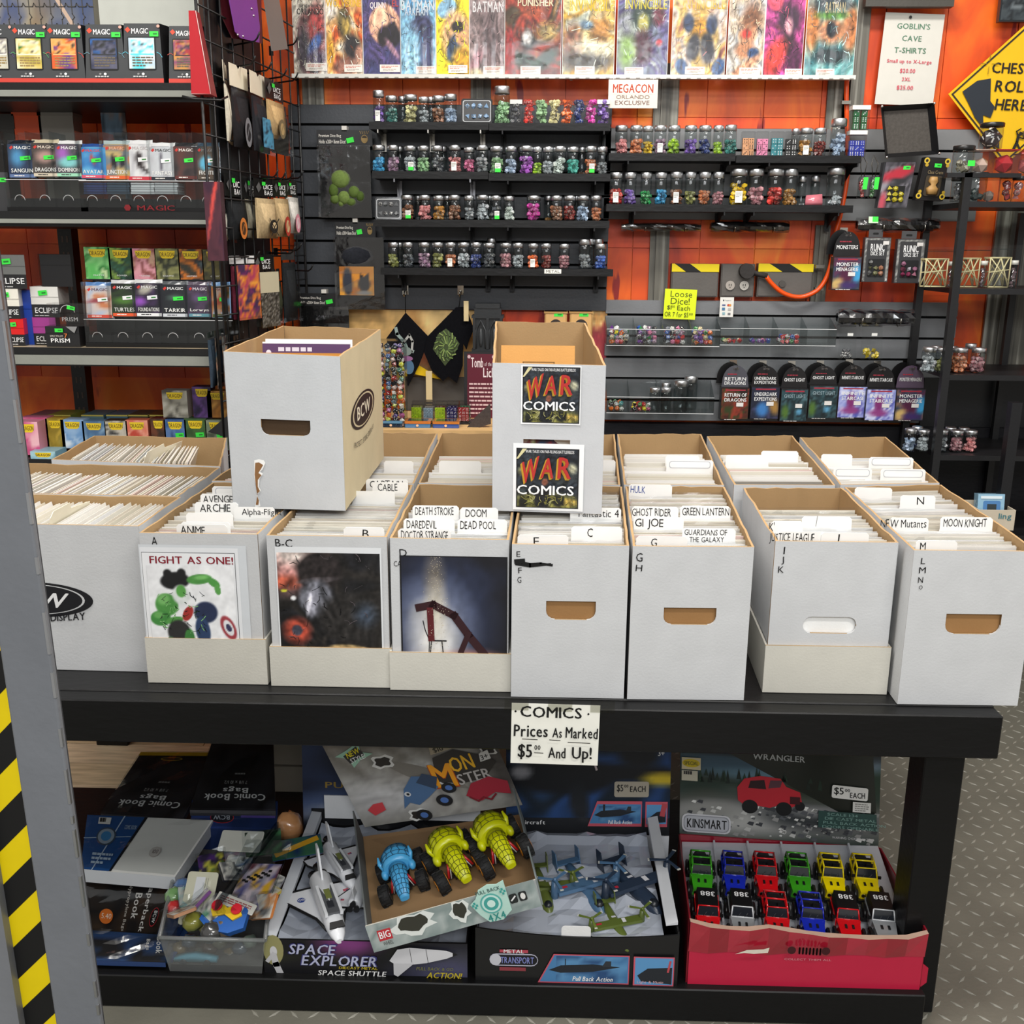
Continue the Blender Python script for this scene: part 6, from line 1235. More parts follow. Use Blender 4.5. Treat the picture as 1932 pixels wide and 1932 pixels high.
# counter with dice goods
cz=P(820,812,3.06).z; a=P(722,812,3.06); b=P(930,812,3.06)
ct=thing('wooden_counter','pale wooden counter top behind the comic boxes, under the hanging cloths','counter',(0,0,0)); m=MB('d8b078','wood'); m.box(a.x-.1,3.06,cz-.03,b.x+.02,3.43,cz); m.build('top',ct); m=MB('b08858','wood'); m.box(a.x-.1,3.08,0,b.x+.02,3.43,cz-.0305); m.build('body',ct)
Yc=3.2; zc=cz+.0005
zr=P(830,795,Yc).z
GR='bricks of small dice in clear boxes on the counter'
m=MB('141414','plastic'); a=P(764,797,Yc); b=P(895,797,Yc); m.box(a.x,Yc-.03,zc,b.x,Yc+.06,zr); tag(m.build('riser_tray'),'flat black tray under the bright dice bricks','tray')
for i,(x0,x1,c,n) in enumerate(((767,789,'a8cc28','lime green'),(791,812,'8ca4b4','pale blue grey'),(814,836,'b4d830','yellow green'),(837,860,'2c2860','indigo'),(861,884,'a02c30','red'))):
    dice_box(x0,x1,761,zr+.0005,None,f'clear box holding a brick of {n} dice on the counter',Y=Yc,cubes=(3,4),lid=None,col=c,group=GR)
    dice_box(x0+3,x1+3,754,zr+.0005,None,f'rear clear box of dice behind the {n} brick on the counter',Y=Yc+.035,cubes=(3,4),lid=None,col=('8c8c3c','a09c98','6c3038','342c54','3c6c4c')[i],group='rear row of dice bricks')
for i,(x0,x1,c1,c2) in enumerate(((716,759,'5c88a8','28405c'),(763,812,'c87838','4878a8'),(816,866,'c07838','34549c'))):
    a=P(x0,812,3.1); b=P(x1,797,3.1); w_=b.x-a.x; h=.02; t=thing('flat_tin',f'flat glossy tin with blue and orange edge at the counter front, {ORD[i]} from left','tin',(a.x,3.1,zc)); m=MB(c1,'gloss'); m.rbox(0,0,0,w_,.06,h*.6,.006,c2); m.rbox(-.001,-.001,h*.62,w_+.001,.061,h,.006,c1); m.box(w_*.12,.008,h,w_*.88,.05,h+.0008,'202c34'); m.build('body',t); m=MB('e8c0a0','plastic'); m.cyl((w_*.5,-.0005,h*.35),(w_*.5,-.002,h*.35),.004,n=10); m.build('clasp',t)
# tub of assorted dice
a=P(716,797,3.13); b=P(763,642,3.13); w_=b.x-a.x; t=thing('dice_tub','tall clear tub packed with mixed dice, right of the stacked box with the oval logo','tub',(a.x,3.10,zc)); h=b.z-zc
m=MB('eef2f2','acrylic'); m.box(0,0,0,w_,.08,h); m.build('clear_tub',t)
rd=random.Random(5); pal=['28303c','5c4c88','d86838','c8a8a0','34548c','1c1c20','3c6c5c','a03038','d8d0c8','6c7c88','c8c830','b06090','202428']
for iz in range(int(h/.014)):
    for ix in range(4):
        for iy in range(2): add_die(DICE,rd.choice((1,2,3,4,4)),(a.x+w_*(.14+.24*ix)+rd.uniform(-.003,.003),3.112+iy*.018,zc+.009+iz*.014+rd.uniform(-.003,.003)),.0092,rd.choice(pal),rd)
# carved black tower and its sign
t=thing('gothic_tower','black carved gothic dice tower with pointed arches, behind the counter','tower',(P(920,664,3.36).x,3.36,P(920,664,3.36).z)); s_=P(950,664,3.36).x-P(890,664,3.36).x; hT=P(920,573,3.36).z-P(920,664,3.36).z
m=MB('26282a','steel_paint'); m.box(-s_*.46,0,0,s_*.46,.06,hT*.74); m.box(-s_*.5,-.006,0,s_*.5,.062,hT*.06); m.box(-s_*.5,-.006,hT*.70,s_*.5,.062,hT*.76); m.box(-s_*.42,.002,hT*.76,s_*.42,.058,hT*.9); m.box(-s_*.38,0,hT*.9,s_*.38,.06,hT)
for sx in (-.46,-.04,.38): m.box(s_*sx,-.008,hT*.06,s_*(sx+.08),0,hT*.70)
m.build('carved_body',t); m=MB('3c3e40','steel_paint')
for cx in (-.21,.21): m.tube([(s_*(cx-.15),-.006,hT*.08),(s_*(cx-.15),-.006,hT*.45),(s_*cx,-.006,hT*.66),(s_*(cx+.15),-.006,hT*.45),(s_*(cx+.15),-.006,hT*.08)],.003,5); m.ball((s_*cx,-.003,hT*.3),(s_*.07,.008,hT*.2),n=8,k=6)
m.build('arch_tracery',t)
def tl(k):
    k.rect(.0,.0,1,1,'242426'); k.rect(.1,.03,.98,.97,'5c1c2c'); k.text('Tomb',.22,.78,.6,.92,'e8d8d8',bold=True); k.text('of the',.64,.8,.86,.86,'d8c8c8'); k.text('Lich',.6,.64,.96,.78,'e8d8d8',bold=True); k.bars(.16,.1,.92,.58,8,'d8b8b8',9,fill=.4)
    for q in ((.16,.93),(.92,.93),(.16,.08)): k.ell(q[0],q[1],.05,.025,'c8a8ac')
card('shop_poster','dark maroon card with ornate pale lettering in a black frame, behind the counter','poster',876,664,936,795,3.30,tl,base='202022',th=.006)
m=MB('4c4442','cloth'); v=[P(x,y,3.12) for x,y in ((880,808),(896,788),(925,762),(926,800),(905,806))]; m.prism([p-v[0] for p in v],(0,.012,0)); tag(m.build('leather_flap',None,v[0]),'brown grey leather piece lying against the stacked war comics box','leather')
v=[P(x,y,3.42) for x,y in ((788,688),(783,706),(832,716),(822,708))]; m=MB('e8c010','print'); m.prism([p-v[0] for p in v],(0,.003,0)); tag(m.build('yellow_sign',None,v[0]),'corner of a yellow sign between the two hanging cloths','sign')
mb=MB('4e4b48','steel_paint'); a=P(765,760,3.44); b=P(880,712,3.44); mb.box(a.x,3.44,cz,b.x,3.455,b.z); mb.build('board',back)
for x0,x1,n in ((1027,1070,'left'),(1074,1118,'right')):
    X,w_,z,h=bx(x0,588,x1,645,3.40,); t=thing('wooden_case',f'small wooden case with green sticker above the war comics box, {n} one','case',(X,3.40,z)); m=MB('b88c50','wood'); m.box(0,0,0,w_,.05,h); m.box(-.002,-.003,h-.006,w_+.002,.05,h); m.build('case_body',t)
    k=MB('2c2420','ink').plane((0,-.0005,0),(w_,0,0),(0,0,h)); k.rect(.06,.0,.94,.92,'d0a468'); k.ell(.5,.5,.3,.25,'302824'); k.rect(.2,.1,.8,.5,'302824'); sticker(k,.42,.84,.4,.12); k.build('print',t)

# ================================================================ right: sockets, cord, signs, trays
def sockbox(x0,x1,y0,y1,lab,kind):
    a=P(x0,y1,3.455); b=P(x1,y0,3.455); w_,h=b.x-a.x,b.z-a.z; t=thing('junction_box',lab,'junction box',(a.x,3.455,a.z)); m=MB('504c48','steel_paint'); m.box(0,0,0,w_,.044,h); m.box(.004,-.003,.004,w_-.004,0,h*(.74 if kind != 's' else .98),'5c5854'); m.build('cover',t)
    k=MB('111111','ink').plane((0,-.0035,0),(w_,0,0),(0,0,h),.0003)
    if kind != 's':
        k.rect(.0,.76,1,1,'e8d018'); k.shape([(.06,1),(.3,.76),(.62,.76),(.38,1)] if kind=='a' else [(.2,1),(.44,.76),(.80,.76),(.56,1)],'161616')
        k.build('hazard_strip',t)
        if kind=='b': m=MB('6c6864','metal'); m.cyl((w_*.45,-.003,h*.4),(w_*.45,-.008,h*.4),.011,n=12); m.build('knockout',t)
    else:
        for q,c in ((.28,'a8a098'),(.7,'c8c4bc')):
            m=MB(c,'plastic'); m.cyl((w_*q,-.003,h*.35),(w_*q,-.008,h*.35),.015,n=16); m.plane((w_*q-.01,-.0082,h*.35-.01),(.02,0,0),(0,0,.02)); m.rect(.25,.4,.35,.75,'181818'); m.rect(.6,.4,.7,.75,'181818'); m.ell(.48,.2,.08,.08,'181818',n=8); m.build('socket',t)
sockbox(1265,1357,498,560,'dark grey wall box with yellow black tape on its top edge, left of the sockets','a')
sockbox(1358,1425,498,560,'dark grey wall box with two round power sockets and a black plug','s')
sockbox(1427,1535,498,560,'dark grey wall box with yellow black tape and a round knockout','b')
cp=[(1603,-40),(1600,100),(1597,180),(1599,260),(1599,330),(1588,395),(1577,440),(1572,480),(1561,520),(1545,545),(1522,558),(1500,560),(1476,552),(1456,535),(1443,518)]
path=[]
for i in range(len(cp)-1):
    for k in range(4):
        p0,p1,p2,p3=[Vector(cp[min(max(i+d,0),len(cp)-1)]) for d in (-1,0,1,2)]; t_=k/4
        q=.5*((2*p1)+(p2-p0)*t_+(2*p0-5*p1+4*p2-p3)*t_**2+(3*p1-p0-3*p2+p3)*t_**3); path.append(P(q.x,q.y,3.452-.02*(1 if cp[i][1]>440 else 0)))
t=thing('power_cord','thick orange power cord running down the wall to the sockets','cord',path[0]); m=MB('e8500c','plastic'); m.tube([p-path[0] for p in path],.0075,8); m.build('cable',t)
q0=path[-1]-path[0]; q1=P(1408,511,3.44)-path[0]; m=MB('2a2624','rubber'); m.tube([q0+Vector((.004,0,0)),q0*.6+q1*.4,q1*.9+q0*.1],[.009,.008,.011],8); m.cyl(q1+Vector((0,-.02,0)),q1+Vector((0,.008,0)),.024,.024,14); m.build('plug',t)
m=MB('8c8880','metal')
for x,y in ((1597,193),(1548,503),(1546,545)): p=P(x,y,3.43)-path[0]; m.box(p.x-.014,p.y,p.z-.005,p.x+.014,p.y+.02,p.z+.005)
o=m.build('cable_clips',t); o['kind']='stuff'
def s1(k): k.text('Loose',.18,.74,.86,.95,'4c5410',jit=.05); k.text('Dice!',.2,.5,.8,.72,'4c5410',jit=.05); k.text('$1',.1,.32,.24,.46,'4c5410',jit=.03,bold=True); k.text('00',.25,.38,.34,.46,'4c5410'); k.text('Each',.42,.30,.82,.46,'4c5410',jit=.04); k.text('OR 7 for $5',.04,.08,.78,.24,'4c5410',jit=.04); k.text('00',.8,.15,.92,.23,'4c5410')
card('paper_sign','bright yellow green handwritten sign about loose dice above the dice tray','sign',1251,545,1314,601,3.44,s1,base='dff01e',th=.001,rx=0,rot=.03)
def s2(k):
    k.rect(0,0,1,1,'e4e2dc',r=.04); k.rect(.2,.8,.3,.88,'54545c'); k.text('Square',.36,.79,.8,.88,'6c6c70'); k.rect(.16,.56,.4,.64,'54608c'); k.ell(.62,.6,.1,.06,'c85040'); k.ell(.74,.6,.09,.06,'d89040'); k.rect(.16,.34,.38,.48,'4878a0'); k.rect(.6,.34,.82,.46,'b8b4b0'); k.rect(.2,.12,.4,.24,'8cb0b8'); k.rect(.6,.12,.8,.22,'7c7c80')
card('payment_sign','small white card showing accepted payment marks beside the yellow green sign','sign',1357,561,1385,598,3.44,s2,base='e4e2dc')
# --- loose dice in acrylic trays: every die a thing of its own
DM={}
def die(kind,col,p,r,rnd,lab,group):
    k=(kind,col)
    if k not in DM: m=MB(col,'plastic'); add_die(m,kind,(0,0,0),1,col,random.Random(kind),'e8e4dc' if sum(H(col))<1.9 else '2c2c2c'); DM[k]=m.build('die'); o=DM[k]
    else: o=DM[k].copy(); COL.objects.link(o)
    o.location=p; o.scale=(r,r,r); o.rotation_euler=(rnd.uniform(0,6),rnd.uniform(0,6),rnd.uniform(0,6)); tag(o,lab,'die',group)
DC=[('white','d8d8d4'),('black','202024'),('green','2c7c3c'),('red','b82c30'),('blue','2c54a0'),('yellow','d8cc30'),('orange','e07028'),('purple','6c3c8c'),('pink','d87ca0'),('teal','3c8c8c'),('grey','70747c'),('cream','d8c8a0'),('lime','98c840'),('mauve','9c7c94')]
SH_=['pyramid-shaped','six-sided','eight-sided','ten-sided','twenty-sided']
def dtray(lab,x0,x1,y0,y1,comps,Y=3.36):
    z0=P((x0+x1)/2,y1,Y).z; zt=P(x0,y0,Y).z; a=P(x0,y1,Y); b=P(x1,y1,Y); W_=b.x-a.x; t=thing('acrylic_tray',lab,'tray',(a.x,Y,z0)); Dp=.09
    m=MB('f2f4f4','acrylic'); m.box(0,0,-.003,W_,Dp,0); m.box(0,-.002,-.003,W_,0,.05); m.box(0,Dp,-.003,W_,Dp+.002,zt-z0)
    m.build('clear_tray',t)
    for c in [x0]+[q[1] for q in comps]: m=MB('dfe3e3','acrylic'); xx=min(P(c,y1,Y).x-a.x,W_); m.hexa([(xx-.001,0,0),(xx+.001,0,0),(xx+.001,Dp,0),(xx-.001,Dp,0),(xx-.001,0,.05),(xx+.001,0,.05),(xx+.001,Dp,zt-z0),(xx-.001,Dp,zt-z0)]); m.build('divider',t)
    m=MB('d8dada','plastic'); m.box(0,-.0028,.0492,W_,-.001,.0508); m.box(0,-.0028,-.0038,W_,-.001,-.002); m.build('edge_strips',t)
    for ci,(c0,c1,n,hh,sel) in enumerate(comps):
        rd=random.Random(ci*11+int(y0)); xa,xb=P(c0,y1,Y).x+.01,P(c1,y1,Y).x-.01; r=.0088; px=.0158; cols=max(1,int((xb-xa)/px)); k=0; lay=0; cells=[]
        while k<n and lay<8:
            for iy in range(4):
                for ix in range(cols):
                    if k >= n: break
                    if lay>1 and iy==0: continue
                    cn,cc=rd.choice([DC[i] for i in sel]) if sel else rd.choice(DC); kd=rd.choice((0,1,2,3,4,4,4))
                    die(kd,cc,(xa+px*(ix+.5)+rd.uniform(-.002,.002),Y+.011+iy*.019+rd.uniform(-.002,.002),z0+.008+lay*.0140+rd.uniform(0,.003)),r,rd,f'{cn} {SH_[kd]} loose die in compartment {ORD[ci]} from left of the {hh} tray',f'loose dice in the {hh} tray'); k+=1
            lay+=1
    return t
dtray('long clear tray of loose dice under the yellow green sign, left half',1144,1357,602,651,[(1144,1197,46,'upper clear',None),(1197,1250,50,'upper clear',[0,1,2,4,7,8,10,13,5,10]),(1250,1303,48,'upper clear',[8,10,1,4,0,3,13]),(1303,1357,46,'upper clear',[3,7,6,11,2,4])])
dtray('clear tray with few loose dice and an empty right end',1358,1576,600,650,[(1358,1412,9,'upper right clear',[3,1,11,0,2,5]),(1412,1466,9,'upper right clear',[4,8,13,9,7]),(1466,1521,24,'upper right clear',[0,2,3,4,8]),(1521,1576,0,'upper right clear',None)])
dtray('lower clear tray with dice at left and four empty jars',1144,1346,722,778,[(1144,1186,24,'lower clear',[0,1,1,2,6,9]),(1187,1240,22,'lower clear',[8,3,2,1,0,5]),(1240,1292,0,'lower clear',None),(1292,1346,0,'lower clear',None)])
z0=P(1245,778,3.36).z+.0005
for x,w,yt,Y,n in ((1254,22,731,3.385,'first'),(1277,22,731,3.385,'third'),(1276,20,722,3.43,'second'),(1306,30,717,3.39,'fourth'),(1325,28,709,3.43,'fifth, rearmost')):
    jar(x,w,yt,z0,'no','in the lower tray',Y=Y,n=0,pos=n);
for o in list(COL.objects):
    if o.get('group')=='dice jars in the lower tray': o['label']='empty glass jar with silver cap, '+o['label'].split(', ')[1].replace(' in the lower tray','')+' in the lower clear tray'; o['group']='empty jars in the lower tray'
# ================================================================ rolled mats, carded boxes, hung packs on the right panels
def roll(x0,x1,y0,y1,Y,lab,c,st_=None,foil=False):
    a=P(x0,(y0+y1)/2,Y); b=P(x1,(y0+y1)/2,Y); r=(P(x0,y0,Y).z-P(x0,y1,Y).z)/2; L_=b.x-a.x; t=thing('rolled_mat',lab,'mat',a); m=MB(c,'foil'); n=14; secs=[]
    for k in range(n+1):
        rr_=r*(.8+R_.uniform(-.04,.1)) if 0<k<n else r*.55; secs.append([(L_*k/n,rr_*math.cos(q*PI/5),rr_*math.sin(q*PI/5)) for q in range(10)])
    m.loft(secs,c,None,False); m.build('roll',t)
    m=MB('f0f0f0','wrap'); secs=[[(L_*k/n,r*(1+R_.uniform(-.12,.12))*math.cos(q*PI/5),r*(1+R_.uniform(-.12,.12))*math.sin(q*PI/5)) for q in range(10)] for k in range(n+1)]; m.loft(secs,None,None,False); m.build('clear_wrap',t)
    if st_: p=P(st_,y0+3,Y)-a; m=MB(STICK,'ink').plane((p.x-.012,-r-.003,p.z-.012),(.03,0,0),(0,.004,.02)); m.rect(0,0,1,1,'c8e0c0'); m.rect(.4,.2,1,1,STICK); m.build('price_sticker',t)
    m=MB('b0aca4','chrome')
    for q in (.3,.8): m.tube([(L_*q,.05,r*.6),(L_*q,-.01,-r-.002),(L_*q,-r-.01,-r*.6),(L_*q,-r-.012,0)],.0018,5)
    m.build('hook_arms',t)['kind']='stuff'
roll(1172,1322,420,436,3.42,'dim brown rolled mat in clear wrap, left one under the jar shelf','2c2826')
roll(1340,1488,416,438,3.42,'black rolled mat in clear wrap, right one under the jar shelf','101012')
roll(1616,1770,411,438,3.40,'black glossy rolled mat with a green sticker above the two lettered dice packs','141416',st_=1642)
roll(1579,1722,583,614,3.36,'dark rolled mat in shiny wrap above the two small bags of dice','1a1a20')
def ccard(x0,x1,ya,y1,yb,Y,lab,pal,t1,t2,behind=True,blobs=(),sheen=None,seed=1,txt='e8e8e8',lift=0):
    A=P(x0,y1,Y); B=P(x1,y1,Y); w_=B.x-A.x; h=P(x0,yb,Y).z-A.z; ht=P(x0,ya,Y).z-A.z; t=thing('carded_box',lab,'box',A,group='arched header boxes on hooks')
    m=MB('1a1618','sheet'); m.box(0,0,0,w_,.035,h,'1a1618'); m.build('carton',t)
    n=12; arch=[(0,h+.001)]+[(w_*.06,h+.01)]; pts=[(.02*w_,h+.0005),(w_*.98,h+.0005)]+[(w_*.5+w_*.46*math.cos(PI*k/n),h+(ht-h)*(.25+.75*math.sin(PI*k/n))) for k in range(n+1)]
    m=MB('161416' if not sheen else sheen,'sheet'); m.prism([(x,.017,z) for x,z in pts],(0,.0012,0)); m.build('arched_header',t)
    if behind: m=MB('0f0e0f','sheet'); m.prism([(x-w_*.12,.06,z+.006) for x,z in pts],(0,.0012,0)); m.build('rear_header',t)
    k=MB('111111','print').plane((0,-.0003,0),(w_,0,0),(0,0,h),.0002); k.art(painter(seed,pal,4,4,blobs=blobs),.02,.03,.98,.97,12,13); k.rect(.15,.90,.85,.94,'a03040')
    for q,s in enumerate(t2): k.text(s,.12,.72-.15*q,.9,.83-.15*q,txt,bold=True)
    k.rect(.55,.42,.8,.54,'e0dcd8'); k.bars(.15,.0,.85,.03,1,'d8d4d0',seed); k.build('printed_front',t)
    k=MB('111111','ink').plane((0,.0165,h),(w_,0,0),(0,0,ht-h),.0002); k.rect(.4,.80,.62,.88,'4c4848',r=.03)
    k.bars(.22,.55,.78,.64,1,'a03040',seed)
    for q,s in enumerate(t1): k.text(s,.12,.30-.2*q,.88,.46-.2*q,'e8e8e8',bold=True)
    k.build('header_print',t)
    m=MB('c8c4bc','chrome'); m.tube([(w_*.5,.075,ht*1.0),(w_*.5,.0,ht-.012),(w_*.5,-.006,ht-.004)],.0018,5); m.box(w_*.5-.012,.07,ht-.004,w_*.5+.012,.074,ht+.012); m.build('peg_hook',t)
Yk=3.38
ccard(1358,1411,690,792,731,Yk,'carded box with a red and green scene, leftmost of the seven arched ones',['3c1c14','5c2c1c','2c3c1c','8c3424','241814'],['RETURN','DRAGONS'],['RETURN OF','DRAGONS'],seed=1,sheen='4c4c54')
ccard(1414,1468,691,791,729,Yk,'carded box with a blue swirl and gold wings, second of the seven',['24283c','1c2030','3c3c5c'],['UNDERDARK','EXPEDITIONS'],['UNDERDARK','EXPEDITIONS'],seed=2,blobs=[(.42,.32,.2,.2,0,'3c78b8',.4),(.82,.4,.15,.25,.3,'a0783c',.4)])
ccard(1470,1521,692,795,733,Yk-.01,'carded box with a dim teal cave, third of the seven and hung slightly low',['1c3034','34545c','142024','4c6c74'],['GHOST LIGHT'],['GHOST LIGHT'],seed=3,txt='8ca0a8',blobs=[(.7,.3,.1,.08,0,'5c9cc0',.4),(.2,.3,.12,.2,0,'4c6c2c',.4)])
ccard(1523,1577,691,790,727,Yk,'carded box with a dim teal cave, fourth of the seven and hung higher',['1c3034','34545c','142024','4c6c74'],['GHOST LIGHT'],['GHOST LIGHT'],seed=4,txt='8ca0a8',blobs=[(.65,.3,.1,.08,0,'5c9cc0',.4),(.15,.3,.12,.2,0,'4c6c2c',.4)])
IB=[(.45,.5,.14,.3,0,'7c2c6c',.3),(.45,.25,.3,.1,0,'8c3c7c',.4)]
ccard(1578,1632,689,789,728,Yk,'violet and ice blue carded box, fifth of the seven and hung higher',['5c5cb0','a8b0e0','7c84c8','d0d4f0','4c54a8'],['INFINITE STAIRCASE'],['INFINITE','STAIRCASE'],seed=5,blobs=IB)
ccard(1630,1686,692,794,733,Yk-.012,'violet and ice blue carded box, sixth of the seven and hung slightly low',['5c5cb0','a8b0e0','7c84c8','d0d4f0','4c54a8'],['INFINITE STAIRCASE'],['INFINITE','STAIRCASE'],seed=6,blobs=IB)
MB_=[(.85,.5,.18,.25,0,'3c9cd0',.3),(.5,.45,.25,.2,0,'4c1838',.3),(.2,.2,.2,.15,.4,'c8a868',.4),(.6,.15,.3,.1,0,'3c2860',.4)]
ccard(1686,1741,690,794,733,Yk,'carded box with plum, sky blue and cream swirls, rightmost of the seven',['3c2430','5c2c4c','28384c','8c6c5c'],['MONSTER MENAGERIE'],['MONSTER','MENAGERIE'],seed=7,blobs=MB_,sheen='58485c')
ccard(1568,1621,436,547,484,3.36,'carded box with plum and sky blue swirls hanging beside the orange cord',['3c2430','5c2c4c','28384c','8c6c5c'],['MONSTERS'],['MONSTER','MENAGERIE'],seed=8,blobs=MB_)
def runic(x0,x1,y0,y1,lab,cols):
    X,w_,z,h=bx(x0,y0,x1,y1,3.37); t=thing('dice_set_box',lab,'box',(X,3.37,z),group='grey lettered dice packs'); m=MB('3a3a3c','sheet'); m.box(0,0,0,w_,.022,h); m.build('carton',t)
    m=MB('4a4a4c','sheet'); pts=[(w_*.16,h+.0005),(w_*.7,h+.0005),(w_*.7,h+.024),(w_*.16,h+.024)]; m.prism([(x,.01,zz) for x,zz in pts],(0,.001,0)); m.plane((w_*.16,.0098,h),(w_*.54,0,0),(0,0,.024)); m.rect(.3,.35,.7,.6,'141414','ink',r=.1); m.build('hang_tab',t)
    k=MB('111111','ink').plane((0,-.0003,0),(w_,0,0),(0,0,h),.0002); k.art(painter(x0,['6c6c6c','a8a8a4','4c4c4c','8c8c88'],14,20,sharp=1.5),.02,.02,.98,.98,14,22); k.rect(.1,.01,.88,.94,'38383a'); k.text('RUNIC',.24,.70,.78,.86,'f0f0f0',bold=True); k.text('DICE SET',.26,.60,.78,.69,'f0f0f0',bold=True); k.rect(.7,.84,.92,.92,'e0dcd8'); k.rect(.18,.12,.82,.52,'1c1c1e',r=.03); k.ell(.93,.06,.03,.03,'c8c8c8'); k.build('printed_front',t)
    m=MB('888888','plastic'); rd=random.Random(int(x0))
    for i in range(7): add_die(m,rd.choice((0,2,3,4,4)),(w_*(.28+.21*(i % 3)),-.003,h*(.2+.12*(i//3))),.0085,rd.choice(cols),rd,None)
    m.build('window_dice',t)['kind']='stuff'
runic(1625,1682,448,532,'grey dice pack with rust and olive dice in its window, left of the pair',['9c6c54','6c6c4c','4c4c4c','8c8c78'])
runic(1686,1747,451,534,'grey dice pack with plum dice in its window, right of the pair',['7c2c4c','8c5c74','5c2c3c','9c98a0'])
# the two fancy packs above, the key fobs, the leather tray
X,w_,z,h=bx(1655,306,1729,392,3.36); t=thing('dice_pack','black and red dice pack with yellow dice in its window and a green sticker','pack',(X,3.36,z)); m=MB('26262a','sheet'); m.hexa([(0,0,0),(w_*.84,0,0),(w_*.84,.03,0),(0,.03,0),(w_*.08,0,h),(w_,0,h),(w_,.03,h),(w_*.08,.03,h)]); m.build('carton',t)
k=MB('111111','print').plane((0,-.0003,0),(w_*.84,0,0),(w_*.14,0,h),.0002); k.art(painter(71,['3c3c44','6c6870','2c2c30','8c8890'],4,5,blobs=[(.5,.74,.5,.12,.2,'b02838',.3),(.6,.6,.3,.06,0,'2a2a2e',.3),(.15,.15,.1,.2,0,'b84858',.4)]),nx=14,ny=16); k.rect(.26,.12,.82,.48,'0e0e0e'); sticker(k,.62,.84,.24,.08); k.build('printed_front',t)
m=MB('b0a428','plastic'); rd=random.Random(4)
for i in range(8): add_die(m,(0,4,4,2,3,4,0,4)[i],(w_*(.3+.17*(i % 3)),-.003,h*(.18+.12*(i//3))),.009,'a89c28',rd,None)
m.build('window_dice',t)['kind']='stuff'
X,w_,z,h=bx(1727,296,1788,377,3.34); t=thing('dice_pack','black pack with gold corner scrolls and a wooden figure in its window','pack',(X,3.34,z),(0,.04,0)); m=MB('1c1a1a','sheet'); m.hexa([(0,0,0),(w_,0,0),(w_,.03,0),(0,.03,0),(w_*.14,0,h),(w_*.98,0,h),(w_*.98,.03,h),(w_*.14,.03,h)]); m.build('carton',t)
k=MB('c8a830','ink').plane((0,-.0003,0),(w_,0,0),(w_*.07,0,h),.0002)
for cu,cv in ((.16,.92),(.9,.92),(.08,.1),(.93,.1)): k.ell(cu,cv,.1,.07,'d0b038'); k.ell(cu,cv,.05,.035,'1c1a1a'); k.ell(cu+.02,cv-.1*(1 if cv>.5 else-1),.06,.04,'b89830')
sticker(k,.45,.77,.25,.09); k.text('Class Crate',.25,.62,.8,.7,'8c7c5c'); k.rect(.22,.1,.8,.58,'3c3428',r=.05); k.build('printed_front',t)
m=MB('b08850','wood'); m.loft([[(w_*(.54+a*q),-.004-.008*b,h*zv) for a,b in ((-1,0),(-.6,1),(.6,1),(1,0))] for q,zv in ((.2,.14),(.24,.28),(.1,.36),(.2,.44),(.14,.55))],'b08850'); m.build('wooden_figure',t)
for x,c,c2,n in ((1624,'a02c2c',STICK,'red'),(1645,'3c7c3c',STICK,'green')):
    p=P(x,374,3.38); tp=P(x,292,3.38); h=tp.z-p.z; t=thing('dice_vial',f'narrow vial of {n} dice hanging on a wire loop with a green sticker','vial',p,group='vials on wire loops'); m=MB('e4e8e8','glass'); m.lathe([(.012,0),(.013,.004),(.013,h*.45),(.009,h*.5)],10); m.build('glass_tube',t); m=MB(c,'plastic'); rd=random.Random(x)
    for i in range(7): add_die(m,rd.choice((1,2,4)),(rd.uniform(-.004,.004),0,.008+i*h*.058),.0075,shade(c,rd.uniform(-.2,.2)),rd)
    m.build('dice',t)['kind']='stuff'; m=MB('5c5850','metal'); m.tube([(-.004,0,h*.5),(-.010,.0,h*.8),(0,.02,h),(.010,0,h*.8),(.004,0,h*.5)],.0012,5); m.build('wire_loop',t); m=MB(STICK,'ink').plane((-.002,-.0138,h*.2),(.014,0,0),(.002,0,h*.28)); m.rect(0,0,1,1,STICK); m.build('price_sticker',t)
v=[P(x,y,3.36) for x,y in ((1668,298),(1766,291),(1757,197),(1659,203))]; c=sum(v,Vector())/4; t=thing('folding_dice_tray','black snap-corner leather dice tray leaning on the slatted panel','tray',c); q=[p-c for p in v]; inn=[p*.84 for p in q]
m=MB('54504c','cloth'); m.prism(inn,(0,.004,0)); m.build('velvet_lining',t); m=MB('141416','sheet')
for i in range(4):
    j=(i+1) % 4; a1,b1=inn[i],inn[j]; a2,b2=q[i]*1.02+Vector((0,-.022,0)),q[j]*1.02+Vector((0,-.022,0)); m.hexa([a1,b1,b1+Vector((0,.004,0)),a1+Vector((0,.004,0)),a2,b2,b2+Vector((0,.004,0)),a2+Vector((0,.004,0))])
m.build('raised_sides',t)
for p in q: m=MB('e0e0e0','chrome'); m.ball(p*1.0+Vector((0,-.026,0)),.0042,n=8,k=5); m.build('snap',t)
